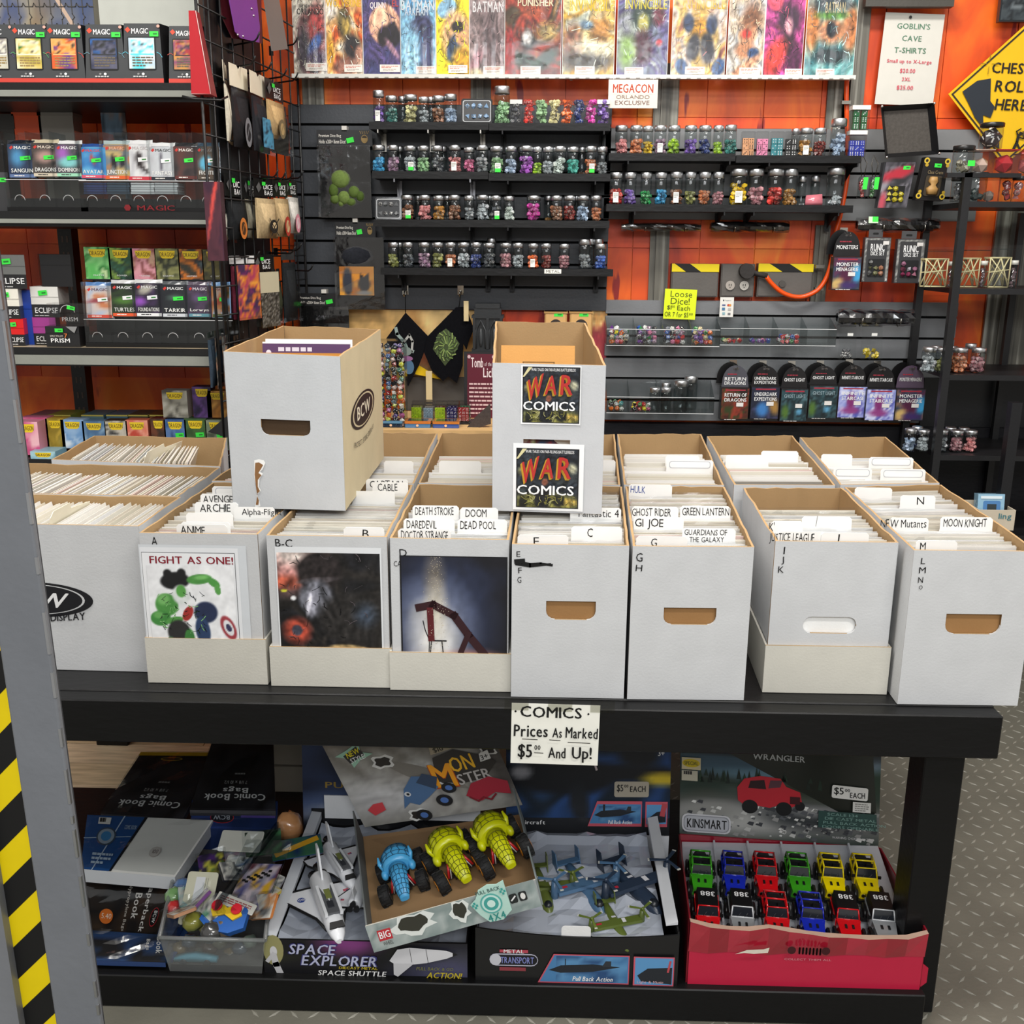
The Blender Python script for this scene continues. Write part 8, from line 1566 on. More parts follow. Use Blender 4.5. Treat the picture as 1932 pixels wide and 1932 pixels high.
def tilt(lab,nose,tail,nl,nr,z,c,c2=None,up=0):
    z+=.012; a=PZ(*nose,z); b=PZ(*tail,z+up); L_=(a-b).length; f=(a-b).normalized(); side=Vector((f.y,-f.x,0)).normalized(); o=thing('toy_aircraft',lab,'toy aircraft',(0,0,0),group='toy tilt-rotor aircraft'); frame_of(o,(a+b)/2,side,f); s=L_/.14
    R2=lambda y,w_,h,zc=0: [(w_*math.cos(q*PI/5)*s,y*s,(zc+h*math.sin(q*PI/5))*s) for q in range(10)]
    m=MB(c,'plastic'); m.loft([R2(-.066,.005,.005,.010),R2(-.035,.010,.009,.005),R2(-.01,.013,.013),R2(.04,.0135,.013),R2(.056,.011,.010,-.002),R2(.068,.006,.005,-.005),R2(.071,.002,.002,-.006)]); m.ball((0,.052*s,.004*s),(.009*s,.010*s,.008*s),'1c2026',n=8,k=5); m.build('fuselage',o)
    m=MB(c,'plastic'); m.hexa([(-.055*s,-.004*s,.011*s),(.055*s,-.004*s,.011*s),(.055*s,.018*s,.011*s),(-.055*s,.018*s,.011*s),(-.055*s,-.002*s,.016*s),(.055*s,-.002*s,.016*s),(.055*s,.016*s,.016*s),(-.055*s,.016*s,.016*s)]); m.box(-.02*s,.0*s,.0162*s,-.012*s,.012*s,.0166*s,'d8d8dc'); m.box(.034*s,.002*s,.0162*s,.046*s,.007*s,.0166*s,'b83040'); m.build('wing',o)
    m=MB(c,'plastic'); m.box(-.022*s,-.068*s,.012*s,.022*s,-.056*s,.015*s)
    for sg in (-1,1): m.hexa([(sg*.022*s-.001,-.072*s,.002*s),(sg*.022*s+.001,-.072*s,.002*s),(sg*.022*s+.001,-.052*s,.002*s),(sg*.022*s-.001,-.052*s,.002*s),(sg*.022*s-.001,-.078*s,.032*s),(sg*.022*s+.001,-.078*s,.032*s),(sg*.022*s+.001,-.064*s,.032*s),(sg*.022*s-.001,-.064*s,.032*s)])
    m.build('twin_tail',o)
    for sg in (-1,1):
        m=MB(c,'plastic'); m.cyl((sg*.058*s,.006*s,-.006*s),(sg*.058*s,.006*s,.034*s),.0075*s,.0055*s,10); m.build('engine_nacelle',o)
        m=MB(c2 or shade(c,.1),'plastic'); h_=Vector((sg*.058*s,.006*s,.036*s)); m.cyl(h_-Vector((0,0,.002*s)),h_+Vector((0,0,.004*s)),.004*s,.002*s,8)
        for q in range(3):
            an=q*2*PI/3+.5+sg; d=Vector((math.cos(an),math.sin(an),0)); w_=Vector((-d.y,d.x,0)); m.hexa([h_+d*.003*s-w_*.002*s,h_+d*.028*s-w_*.003*s,h_+d*.028*s+w_*.003*s,h_+d*.003*s+w_*.002*s]+[x+Vector((0,0,.0012*s)) for x in (h_+d*.003*s-w_*.002*s,h_+d*.028*s-w_*.003*s,h_+d*.028*s+w_*.003*s,h_+d*.003*s+w_*.002*s)]); m.hexa([h_+d*.0285*s-w_*.003*s,h_+d*.031*s-w_*.003*s,h_+d*.031*s+w_*.003*s,h_+d*.0285*s+w_*.003*s]+[x+Vector((0,0,.0013*s)) for x in (h_+d*.0285*s-w_*.003*s,h_+d*.031*s-w_*.003*s,h_+d*.031*s+w_*.003*s,h_+d*.0285*s+w_*.003*s)],'c8c8c0')
        m.build('rotor',o)
    k=MB('c8c8cc','ink').plane((-.008*s,-.02*s,.0128*s),(.016*s,0,0),(0,.05*s,0)); k.rect(.2,.1,.8,.2,'c8c8cc'); k.build('marking',o)
tilt('navy blue toy tilt-rotor aircraft at the right of the tray',(1246,1722),(1150,1632),0,0,.142,'2a3648')
tilt('slate blue toy tilt-rotor aircraft in the middle of the tray',(1140,1722),(1066,1634),0,0,.140,'4c6c8c')
tilt('olive green toy tilt-rotor aircraft at the left, partly under the grey tilted tray',(1038,1722),(1010,1640),0,0,.138,'5c6830')
tilt('olive green toy tilt-rotor aircraft lying askew against the front lip',(1185,1790),(1138,1705),0,0,.128,'5a682e',up=.01)
# ---------------- off-road toy cars tray
Y0=1.575; t=thing('toy_car_tray','red display tray with twelve toy off-road cars and a mountain picture card','display box',(0,0,0))
BLb,BRb=P(1297,1855,Y0),P(1733,1876,Y0); xl,xr=BLb.x,BRb.x; zl=P(1296,1735,Y0).z; zr_=P(1733,1757,Y0).z; zmid=P(1500,1795,Y0).z
m=MB('b0203c','sheet'); m.box(xl,Y0,ZS,xr,Y0+.003,zmid,'bc2040'); m.build('front_flap',t)
m=MB('a01c2c','foil'); n=12; tp=[]
for i in range(n+1):
    u=i/n; zt=zl+(zr_-zl)*u-(.012*math.sin(PI*min(u/.38,1)) if u<.38 else .0165*math.sin(PI*(u-.38)/.62)**.4*1.0); tp.append((xl-.002+(xr-xl+.004)*u,Y0-.006-.003*(i % 2),zt))
bo=[(x,Y0-.001,zmid-.004-.004*(i % 3==1)) for i,(x,y,z) in enumerate(tp)]
for i in range(n): m.poly([bo[i],bo[i+1],tp[i+1],tp[i]],('a81c30','961828','b02238')[i % 3]); m.poly([tp[i],tp[i+1],(tp[i+1][0],Y0+.004,tp[i+1][2]),(tp[i][0],Y0+.004,tp[i][2])],'b89a88'); m.poly([(bo[i][0],Y0+.004,bo[i][2]),(tp[i][0],Y0+.004,tp[i][2]),(tp[i+1][0],Y0+.004,tp[i+1][2]),(bo[i+1][0],Y0+.004,bo[i+1][2])],'7c1420')
m.build('crumpled_front_lip',t)
k=MB('3c1414','ink').plane((xl,Y0-.0105,zmid),(xr-xl,0,0),(0,0,.03),.0003); k.ell(.43,.35,.018,.26,'3c1418'); k.ell(.575,.35,.018,.26,'3c1418')
for q in range(7): k.rect(.458+.0145*q,.1,.468+.0145*q,.6,'3c1418',r=.1)
k.text('COLLECT THEM ALL',.4,-.25,.6,-.12,'c88890'); k.build('printed_grille',t)
k=MB('d8ccb8','card').plane((xl,Y0-.0108,zmid),(xr-xl,0,0),(0,0,.03),.0003); k.shape([(.19,.0),(.24,.3),(.31,.38),(.335,.5),(.33,.15),(.27,.05),(.23,.1)],'d8d0c0'); k.build('torn_edge',t)
yb=1.95; zw=P(1290,1740,Y0).z+.0; zbk=P(1283,1574,yb).z; zbr=P(1657,1600,yb).z
xbl,xbr=P(1283,1574,yb).x,P(1660,1600,yb).x
m=MB('8c1426','sheet'); quadslab(m,[Vector((xbl,yb,ZS)),Vector((xbr,yb,ZS)),Vector((xbr,yb,zbr)),Vector((xbl,yb,zbk))],(0,.003,0),'8c1428')
quadslab(m,[Vector((xr,Y0+.004,ZS)),Vector((xbr,yb,ZS)),Vector((xbr,yb,zbr)),Vector((xr,Y0+.004,zr_))],(.003,0,0),'8c1428'); quadslab(m,[Vector((xbl,yb,ZS)),Vector((xl,Y0+.004,ZS)),Vector((xl,Y0+.004,zl)),Vector((xbl,yb,zbk))],(-.003,0,0),'7c1222'); m.build('tray_walls',t)
m=MB('b81c3c','sheet'); m.prism([(xr+.004,Y0+.01,z) for z in (ZS,)]+[(xr+.016,Y0+.01,ZS+.012),(xr+.016,Y0+.01,ZS+.042),(xr+.004,Y0+.01,ZS+.052)],(0,.002,0)); m.build('side_tab',t)
ZI=.118
m=MB('c8cad0','gloss'); m.hexa([(xl+.004,Y0+.008,ZI-.004),(xr-.006,Y0+.008,ZI-.004),(xbr-.006,yb-.003,ZI-.004),(xbl+.004,yb-.003,ZI-.004),(xl+.004,Y0+.008,ZI),(xr-.006,Y0+.008,ZI),(xbr-.006,yb-.003,ZI+.002),(xbl+.004,yb-.003,ZI+.002)])
for i in range(1,6):
    u=i/6; m.hexa([(xl+(xr-xl)*u-.004,Y0+.01,ZI),(xl+(xr-xl)*u+.004,Y0+.01,ZI),(xbl+(xbr-xbl)*u+.004,yb-.01,ZI),(xbl+(xbr-xbl)*u-.004,yb-.01,ZI),(xl+(xr-xl)*u-.002,Y0+.01,ZI+.012),(xl+(xr-xl)*u+.002,Y0+.01,ZI+.012),(xbl+(xbr-xbl)*u+.002,yb-.01,ZI+.012),(xbl+(xbr-xbl)*u-.002,yb-.01,ZI+.012)])
m.build('moulded_insert',t)
def f2(k):
    k.art(painter(41,['1c2420','2c3428','24342c','38443c'],4,4,blobs=[(.35,.8,.6,.12,0,'3c5464',.5),(.5,.7,.3,.06,0,'5c7c8c',.5),(.85,.75,.3,.2,0,'24382c',.4),(.93,.9,.1,.1,0,'6c8090',.5),(.5,.99,.6,.1,0,'17191c',.4),(.5,.25,.8,.2,0,'6c6c6c',.5),(.3,.2,.3,.14,0,'a8a8a4',.6),(.62,.28,.2,.12,0,'34383a',.5),(.75,.35,.2,.06,0,'8c8c8c',.5),(.15,.28,.14,.1,0,'8c8c88',.5)]),nx=56,ny=30)
    rd=random.Random(8)
    for i in range(34): x=rd.uniform(.02,.98); h=rd.uniform(.05,.16)*(1.6 if x>.8 else 1); y=.62+rd.uniform(-.04,.04); k.shape([(x-.012,y),(x+.012,y),(x,y+h)],rd.choice(('1c2c22','24382a','16221c'))); k.lay=6
    for i in range(150): x,y=rd.uniform(.01,.99),rd.uniform(.03,.38); r=rd.uniform(.006,.02); k.lay=8; k.shape([(x-r,y),(x+r*.6,y-r),(x+r,y+r*1.2),(x-r*.3,y+r*1.6)],rd.choice(('b8b8b4','8c8c8a','54565a','d4d4d0','3c3e42')))
    k.lay=12
    k.shape([(.29,.42),(.285,.56),(.32,.66),(.4,.7),(.5,.685),(.53,.6),(.6,.55),(.61,.44),(.56,.38),(.5,.4),(.45,.36),(.36,.38),(.33,.36)],'b42430'); k.shape([(.34,.56),(.35,.64),(.42,.66),(.43,.56)],'2a1418'); k.shape([(.44,.57),(.45,.66),(.51,.665),(.5,.59)],'54343c'); k.ell(.35,.36,.04,.075,'141416'); k.ell(.52,.36,.04,.075,'141416'); k.ell(.60,.40,.025,.05,'141416'); k.rect(.55,.42,.6,.5,'3c1418')
    k.text('WRANGLER',.36,.88,.62,.945,'b8bcbc',bold=True,shear=.0); k.rect(.01,.04,.255,.24,'c8c8cc',r=.06); k.rect(.018,.055,.247,.225,'8c8e94',r=.05); k.rect(.022,.065,.243,.215,'b0b2b8',r=.05); k.text('KINSMART',.035,.09,.235,.19,'141414',bold=True)
    k.rect(.005,.72,.1,.85,'c8bc98'); k.ell(.052,.79,.044,.045,'c8b020'); k.text('SPECIAL',.018,.77,.088,.81,'3c4c28',bold=True); k.rect(.005,.6,.085,.71,'b8b4a0'); k.bars(.015,.66,.075,.7,1,'2c2c2c',3,fill=.9)
    k.rect(.755,.52,.935,.66,'e4e4e0',rot=-.04,r=.02); k.text('$5',.765,.57,.815,.645,'1c1c1c',jit=.04,bold=True); k.text('00',.82,.6,.845,.635,'1c1c1c',bold=True); k.text('EACH',.845,.54,.92,.6,'1c1c1c',jit=.04,bold=True); k.rect(.86,.39,.95,.5,'d8d8d4'); k.bars(.87,.4,.94,.49,4,'8c8c88',6)
    k.rect(.69,.2,.98,.38,'2c4844'); [k.text(s,.71,.335-.045*i,.71+.02*len(s),.365-.045*i,'7ca098') for i,s in enumerate(('SCALE 1:34','DIE CAST METAL','PULL BACK ACTION','DOORS OPENABLE'))]
    k.text('WARNING: CHOKING HAZARD',.76,.09,.97,.115,'c8c8c8')
card_back(t,[P(1284,1400,yb+.035),P(1646,1400,yb+.035),P(1657,1600,yb+.004),P(1282,1573,yb+.004)],'back_card',f2,'20241f')
def jeep(kind,c,c2=None):
    t=thing('toy_car','','toy car',(0,0,0)); B='plastic'
    m=MB(c,'gloss'); m.hexa([(-.019,-.050,.016),(.019,-.050,.016),(.021,-.012,.016),(-.021,-.012,.016),(-.0165,-.050,.031),(.0165,-.050,.031),(.020,-.012,.035),(-.020,-.012,.035)]); m.box(-.0215,-.012,.014,.0215,.048,.034); m.box(-.0215,.046,.034,.0215,.048,.038); m.build('body',t)
    m=MB('151516','plastic')
    for sg in (-1,1):
        for y in (-.034,.034): m.tube([(sg*.024,y-.016,.016),(sg*.0245,y-.011,.0255),(sg*.0245,y+.011,.0255),(sg*.024,y+.016,.016)],.0035,5)
        m.box(sg*.006-.002,-.034,.0335,sg*.006+.002,-.024,.0348)
    m.box(-.022,-.058,.012,.022,-.051,.018); m.box(-.018,-.010,.0345,.018,.044,.0355); m.build('black_trim',t)
    m=MB(c,B); m.box(-.0165,-.0525,.017,.0165,-.0505,.031); m.build('grille',t)
    m=MB('141414',B)
    for q in range(7): m.box(-.0086+.0025*q,-.0532,.020,-.0074+.0025*q,-.0524,.029)
    m.build('grille_slots',t)['kind']='stuff'
    for sg in (-1,1):
        m=MB('d8d8d0','chrome'); m.cyl((sg*.0125,-.0525,.0255),(sg*.0125,-.0545,.0255),.0034,n=10); m.build('headlight',t)
        for y in (-.034,.034): m=MB('1a1a1b','rubber'); m.cyl((sg*.017,y,.012),(sg*.0275,y,.012),.0125,n=14,cap0='1a1a1b',cap1='4c4c50'); m.build('wheel',t)
    m=MB(c2 or c,'gloss')
    for a_,b_ in (((-.019,-.0115,.035),(-.017,-.005,.052)),((.019,-.0115,.035),(.017,-.005,.052)),((-.017,-.005,.052),(.017,-.005,.052)),((-.019,-.0118,.0355),(.019,-.0118,.0355))): m.tube([a_,b_],.0013,5)
    m.build('windscreen_frame',t); m=MB('20242a','gloss'); m.poly([(-.018,-.0108,.036),(.018,-.0108,.036),(.0165,-.0045,.0515),(-.0165,-.0045,.0515)]); m.tube([(-.008,-.0118,.0365),(-.002,-.0095,.043)],.0006,4); m.tube([(.004,-.0118,.0365),(.010,-.0095,.043)],.0006,4); m.build('windscreen',t)
    if kind=='roof':
        m=MB('161617',B); m.hexa([(-.020,-.004,.036),(.020,-.004,.036),(.020,.046,.036),(-.020,.046,.036),(-.0175,-.004,.0535),(.0175,-.004,.0535),(.0175,.044,.0545),(-.0175,.044,.0545)]); m.build('hard_top',t)
        k=MB('ececec','ink').plane((.014,.034,.0546),(-.028,0,0),(0,-.016,0)); k.text('388',.05,.1,.95,.95,'ececec',bold=True); k.build('roof_number',t)
    else:
        m=MB(c,'gloss')
        for sg in (-1,1): m.tube([(sg*.017,-.005,.052),(sg*.017,.018,.053),(sg*.018,.044,.050),(sg*.019,.047,.036)],.0018,5); m.tube([(sg*.017,.018,.053),(sg*.0195,.016,.035)],.0016,5)
        m.tube([(-.017,.018,.053),(.017,.018,.053)],.0018,5); m.tube([(-.018,.044,.050),(.018,.044,.050)],.0018,5); m.build('roll_cage',t)
        m=MB('1c1c1e',B)
        for x in (-.009,.009): m.box(x-.006,.004,.0356,x+.006,.014,.039); m.box(x-.006,.013,.039,x+.006,.016,.049)
        m.box(-.015,.026,.0356,.015,.034,.039); m.box(-.015,.033,.039,.015,.036,.048); m.build('seats',t)
    m=MB('1a1a1b','rubber'); m.cyl((0,.048,.032),(0,.056,.032),.0125,n=14); m.build('spare_wheel',t)
    for sg in (-1,1): m=MB('161617',B); m.box(sg*.0235-.003,-.010,.034,sg*.0235+.003,-.007,.039); m.build('mirror',t)
    return t
JC={'green': '3c9c20','blue': '1c2cb0','red': 'd0141c','yellow': 'f0d808','silver': '8c8e90'}
JPs={}
jc=[((1322,1700),'green','open','green open toy car, leftmost of the rear row'),((1383,1704),'blue','open','blue open toy car in the rear row, second from left'),((1443,1709),'red','open','red open toy car in the rear row, third from left'),((1504,1713),'green','open','green open toy car in the rear row, fourth from left'),((1567,1717),'yellow','open','yellow open toy car in the rear row, second from right'),((1629,1722),'yellow','open','yellow open toy car, rightmost of the rear row'),
 ((1334,1776),'red','roof','red toy car with black numbered roof, leftmost of the front row'),((1398,1780),'silver','roof','silver toy car with black numbered roof, second from left in the front row'),((1463,1785),'red','open','red open toy car in the front row'),((1529,1789),'blue','open','blue open toy car in the front row'),((1595,1794),'red','roof','red toy car with black numbered roof, second from right in the front row'),((1661,1799),'silver','roof','silver toy car with black numbered roof, rightmost of the front row')]
for i,((x,y),c,kd,lab) in enumerate(jc):
    if (c,kd) not in JPs: JPs[(c,kd)]=o=jeep(kd,JC[c],'d8dadc' if c=='silver' else None)
    else: o=copy_tree(JPs[(c,kd)],(0,0,0))
    p=PZ(x,y,ZI+.004); sc_=1.0; yy=1.655 if i >= 6 else 1.785; xx=PZ(x,y-40,ZI+.02).x
    o.scale=(1.05,1.05,1.05); o.location=(P(x,y-30,yy).x,yy+.002,ZI+.002); o.rotation_euler=(0,0,-.10-.02*(i % 6)/6); o['label']=lab; o['group']='toy off-road cars in the red tray'; o['category']='toy car'
# ---------------- tilted grey tray with dinosaur-headed trucks
t=thing('truck_tray','grey cracked-concrete printed tray of dinosaur-headed toy trucks, lying tilted on the others','display box',(0,0,0))
YF_=1.550; F0,F1=P(706,1797,YF_),P(1022,1709,YF_); T0,T1=P(689,1748,YF_+.006),P(1010,1660,YF_+.006)
YB_=1.87; B0,B1=P(684,1585,YB_),P(985,1543,YB_)
fl0=F0+(B0-F0)*.02; e_up=(T0-F0); G_='a4a8a8'
m=MB(G_,'card'); quadslab(m,[F0,F1,T1,T0],(0,.003,0),'9a9e9e',None,{4: 'c8c4b8'}); quadslab(m,[B0,F0+Vector((0,.003,0)),T0+Vector((0,.003,0)),B0+e_up*1.3],(.003,0,0),'6c7070'); quadslab(m,[F1+Vector((0,.003,0)),B1,B1+e_up*1.3,T1+Vector((0,.003,0))],(.003,0,0),'7c8484'); m.build('tray_walls',t)
m=MB('a0805c','card'); quadslab(m,[F0+e_up*.12+Vector((.002,.003,0)),F1+e_up*.12+Vector((0,.003,0)),B1+e_up*.12,B0+e_up*.12+Vector((.003,0,0))],(0,0,.002),'9c7c58'); m.build('tray_floor',t)
YC=1.93; CTL,CTR=P(605,1400,YC),P(922,1372,YC)
def f3(k):
    k.art(painter(51,['8a8880','9c9a94','7c7870','a8a8a4'],3,3,det=.08,blobs=[(.5,.98,.8,.12,0,'6a6258',.6),(.97,.5,.1,.4,0,'4c4844',.5),(.2,.3,.3,.2,0,'b8b8b8',.6)]),nx=36,ny=30)
    for u,v,r in ((.30,.71,.05),(.66,.84,.03),(.94,.72,.04),(.36,.06,.045),(.62,.42,.035)): k.shape([(u+r*1.4*math.cos(q*PI/6)*(1+.25*((q*5) % 3-1)),v+r*1.6*math.sin(q*PI/6)*(1+.2*((q*7) % 3-1))) for q in range(12)],'d8d8d4'); k.shape([(u+r*math.cos(q*PI/6)*(1+.2*((q*5) % 3-1)),v+r*1.1*math.sin(q*PI/6)*(1+.2*((q*7) % 3-1))) for q in range(12)],'2c2824')
    k.shape([(.04,.82),(.12,.88),(.22,.97),(.20,.85),(.27,.82),(.18,.76),(.12,.68),(.11,.79)],'9cc8b0'); k.shape([(.09,.82),(.19,.92),(.22,.82),(.11,.73)],'2c2c2c'); k.text('NEW',.11,.82,.2,.88,'e8d820',bold=True,rot=.06); k.text('STYLE!',.12,.755,.22,.81,'f0f0f0',bold=True,rot=.05)
    k.shape([(.56,.42),(.60,.70),(.74,.78),(.92,.66),(.96,.58),(.86,.40),(.70,.36)],'34302c')
    k.text('M',.545,.33,.69,.63,'b84818',bold=True); k.text('M',.55,.345,.685,.63,'f0a020',bold=True); k.text('ON',.68,.52,.83,.70,'f0b828',bold=True,rot=.04)
    k.text('STER',.69,.37,.90,.50,'b8b4b0',bold=True,rot=.05); k.shape([(.60,.74),(.61,.84),(.84,.95),(.85,.84)],'a89c84'); k.text('$10',.625,.775,.69,.83,'2c2820',jit=.04,bold=True,rot=.02); k.text('EACH',.73,.82,.83,.88,'2c2820',jit=.04,bold=True,rot=.03); k.shape([(.87,.60),(.88,.70),(.94,.74),(.94,.63)],'d8d8d4'); k.text('3+',.88,.63,.93,.69,'3c3c3c',bold=True,rot=.03)
    k.shape([(.30,.16),(.35,.38),(.43,.52),(.52,.50),(.56,.36),(.48,.26),(.40,.18),(.35,.22)],'4c6c94'); k.shape([(.44,.44),(.50,.54),(.58,.48),(.54,.34)],'34445c'); k.ell(.36,.32,.02,.028,'c8ccd0'); k.ell(.362,.32,.009,.014,'1c1c1c')
    for u,v,r in ((.56,.20,.05),(.40,.06,.048),(.62,.34,.045)): k.ell(u,v,r,r*1.4,'1c1c1e',n=18); k.ell(u,v,r*.5,r*.7,'4c70b0',n=14)
    k.shape([(.70,.22),(.76,.36),(.88,.42),(.98,.34),(.97,.18),(.88,.22),(.78,.14)],'a02838'); k.line([(.72,.2),(.76,.14),(.8,.18),(.84,.14),(.88,.2)],.02,'7c1c28'); k.shape([(.08,.20),(.13,.26),(.19,.27),(.19,.18),(.11,.13)],'c84048')
cb0=B0+Vector((0,YC-YB_-.03,.012)); cb1=B1+Vector((0,YC-YB_-.03,.012))
m=MB('8a8880','card'); quadslab(m,[cb0,cb1,CTR,CTL],(0,.0025,0),'7c7870'); m.build('back_card',t); k=MB('111111','print').plane(cb0+Vector((0,-.0003,0)),cb1-cb0,CTL-cb0,.0002);
_s=k.q
def qq(u,v,k=k): # four-cornered card: bilinear
    a=cb0.lerp(cb1,u); b=CTL.lerp(CTR,u); return a.lerp(b,v)+k.N*(k.e*k.lay)+Vector((0,-.0003,0))
k.q=qq; f3(k); k.build('back_card_print',t)
k=MB('111111','print').plane(F0+Vector((0,-.0003,0)),F1-F0,T0-F0,.0002); k.art(painter(52,['94a09e','a8b0ae','7c8a88','8c9694'],8,3),nx=30,ny=5)
for u,r in ((.27,.09),(.55,.04)): k.shape([(u+r*1.4*math.cos(q*PI/7)*(1+.2*((q*5) % 3-1)),.62+.4*math.sin(q*PI/7)*(1+.2*((q*7) % 3-1))) for q in range(14)],'d8dcd8'); k.shape([(u+r*math.cos(q*PI/7),.66+.28*math.sin(q*PI/7)*(1+.2*((q*7) % 3-1))) for q in range(14)],'34342c')
k.rect(.055,.34,.135,.74,'b83038'); k.text('BIG',.062,.42,.128,.68,'f0f0f0',bold=True); k.text('WHEEL',.07,.16,.13,.3,'3c4442'); k.rect(.84,.38,.885,.72,'202424',r=.06); k.rect(.895,.38,.94,.72,'202424',r=.06); k.ell(.918,.55,.014,.12,'d8d8d4'); k.line([(.85,.5),(.875,.62)],.05,'e0e0e0'); k.build('printed_front',t)
# die-cut badge
a=P(900,1725,YF_-.004); ex=(F1-F0).normalized(); ez=Vector((-ex.z,0,ex.x)); c0=P(928,1707,YF_-.004)
def bp(x,z,d=0): return c0+ex*x+ez*z+Vector((0,-d,0))
m=MB('c8e0d8','card'); m.prism([bp(x,z) for x,z in ((-.036,.010),(-.024,.018),(-.014,.034),(.004,.040),(.020,.036),(.034,.040),(.032,.012),(.030,-.020),(.010,-.034),(-.014,-.032),(-.026,-.014))],(0,.0015,0),'b8dcd0'); m.build('die_cut_badge',t)
k=MB('2c9c94','ink').plane(bp(-.036,-.034,.0002),ex*.072,ez*.074,.0002); k.ell(.5,.5,.27,.27,'5cb0a8',n=24); k.ell(.5,.5,.23,.23,'c8e8e0',n=24); k.ell(.5,.5,.18,.18,'48a49c',n=24); k.ell(.5,.5,.1,.1,'d0ece4',n=16); k.text('PULL BACK',.22,.80,.84,.90,'3c5c58',bold=True,arc=.08); k.text('4X4',.3,.04,.74,.24,'2c8c84',bold=True)
for i in range(3):
    for j in range(3):
        if (i+j) % 2: k.rect(.04+.05*i,.58+.06*j-.1,.09+.05*i,.64+.06*j-.1,'3ca098'); k.rect(.8+.05*i,.66+.06*j,.85+.05*i,.72+.06*j,'3ca098')
k.build('badge_print',t)
def truck(c,hub,lab,px,py,yy,turn,sc_=1.0,copyfrom=None):
    if copyfrom: o=copy_tree(copyfrom,(0,0,0),lab)
    else:
        o=thing('toy_truck',lab,'toy truck',(0,0,0),group='dinosaur-headed toy trucks')
        m=MB('1a1a1c','plastic'); m.box(-.016,-.045,.016,.016,.045,.024); m.box(-.034,-.038,.017,.034,-.034,.021); m.box(-.034,.034,.017,.034,.038,.021); m.tube([(-.014,-.046,.030),(0,-.050,.032),(.014,-.046,.030)],.002,5,'c8c8c8','chrome'); m.build('chassis',o)
        for sx in (-1,1):
            for sy in (-1,1):
                m=MB('161617','rubber'); n=16; m.cyl((sx*.031,sy*.036,.020),(sx*.052,sy*.036,.020),.0215,n=n)
                for q in range(n): an=2*PI*q/n; d=Vector((0,math.cos(an),math.sin(an))); w_=Vector((0,-d.z,d.y)); x0_=sx*(.033 if q % 2 else .041); pc=Vector((x0_,sy*.036,.020))+d*.0215; m.hexa([pc-w_*.0022,pc-w_*.0022+Vector((.010*sx,0,0)),pc+w_*.0022+Vector((.010*sx,0,0)),pc+w_*.0022]+[z_+d*.002 for z_ in (pc-w_*.0022,pc-w_*.0022+Vector((.010*sx,0,0)),pc+w_*.0022+Vector((.010*sx,0,0)),pc+w_*.0022)])
                wh=m.build('wheel',o); m=MB(hub,'plastic'); m.cyl((sx*.0522,sy*.036,.020),(sx*.0535,sy*.036,.020),.011,n=14,cap1=hub); m.cyl((sx*.0305,sy*.036,.020),(sx*.0295,sy*.036,.020),.015,n=14); m.cyl((sx*.0536,sy*.036,.020),(sx*.0545,sy*.036,.020),.003,n=8,col='2c2c2c'); m.build('hub',wh)
                m=MB('b82428','plastic'); m.tube([(sx*.026,sy*.036,.020),(sx*.016,sy*.028,.044)],.0026,6); m.tube([(sx*.022,sy*.040,.020),(sx*.014,sy*.034,.044)],.0012,5,'c8c8c8'); m.build('shock_absorber',o)
        # head: domed shell behind, long plated snout in front
        m=MB(c,'plastic')
        S=lambda y,w_,h,zc: [(w_*1.15*math.cos(q*PI/7),y*1.1,zc+h*1.1*math.sin(q*PI/7)*(1 if math.sin(q*PI/7)>0 else .6)) for q in range(14)]
        m.loft([S(.050,.008,.006,.050),S(.044,.022,.018,.052),S(.024,.029,.026,.052),S(.002,.028,.025,.050),S(-.006,.026,.022,.048)]); m.build('shell',o)
        m=MB(c,'plastic'); m.loft([S(-.0065,.017,.018,.050),S(-.03,.015,.014,.040),S(-.052,.012,.010,.030),S(-.066,.008,.006,.022)]); m.build('snout',o)
        for sx in (-1,1): m=MB(c,'plastic'); m.ball((sx*.030,-.004,.044),(.008,.013,.011),n=10,k=6); m.tube([(sx*.028,.004,.050),(sx*.035,.012,.062),(sx*.034,.022,.072)],[.006,.0045,.002],8); m.build('jaw_plate',o)
        PR=[(.055,.0092,.0066,.050),(.0484,.0253,.0198,.052),(.0264,.0334,.0286,.052),(.0022,.0322,.0275,.050),(-.0066,.030,.0242,.048)]; PS=[(-.0072,.0196,.0198,.050),(-.033,.0173,.0154,.040),(-.0572,.0138,.011,.030),(-.0726,.0092,.0066,.022)]
        def sp(L,y,a_):
            for p,q in zip(L,L[1:]):
                if p[0] >= y >= q[0]: f=(p[0]-y)/(p[0]-q[0]); w_,h,z=[p[i]+(q[i]-p[i])*f for i in (1,2,3)]; return (w_*1.015*math.cos(PI*a_),y,z+h*1.02*math.sin(PI*a_))
            return (0,y,.03)
        m=MB(shade(c,-.5),'ink')
        for L,ys,aa in ((PR,(.046,.036,.026,.015,.004),(.2,.36,.5,.64,.8)),(PS,(-.014,-.023,-.032,-.041,-.050,-.059,-.067),(.25,.42,.58,.75))):
            for y in ys: m.tube([sp(L,y,.04+.092*i) for i in range(11)],.0008,3)
            for n_,a_ in enumerate(aa): m.tube([sp(L,y,a_+(.03 if (i+n_) % 2 else-.02)) for i,y in enumerate(ys)],.0008,3)
        m.build('scale_grooves',o)['kind']='stuff'
    ctr=P(px,py,yy); e1=(F1-F0).normalized(); e2=(B0-F0).normalized(); Rz=Matrix.Rotation(turn,3,e1.cross(e2)); frame_of(o,ctr,Rz @ e1,Rz @ e2); o.scale=(sc_,)*3; return o
ft=lambda px,py: None
t1=truck('4ca4d8','2c2c2c','light blue dinosaur-headed toy truck, leftmost in the grey tray',766,1668,1.70,.18,.9)
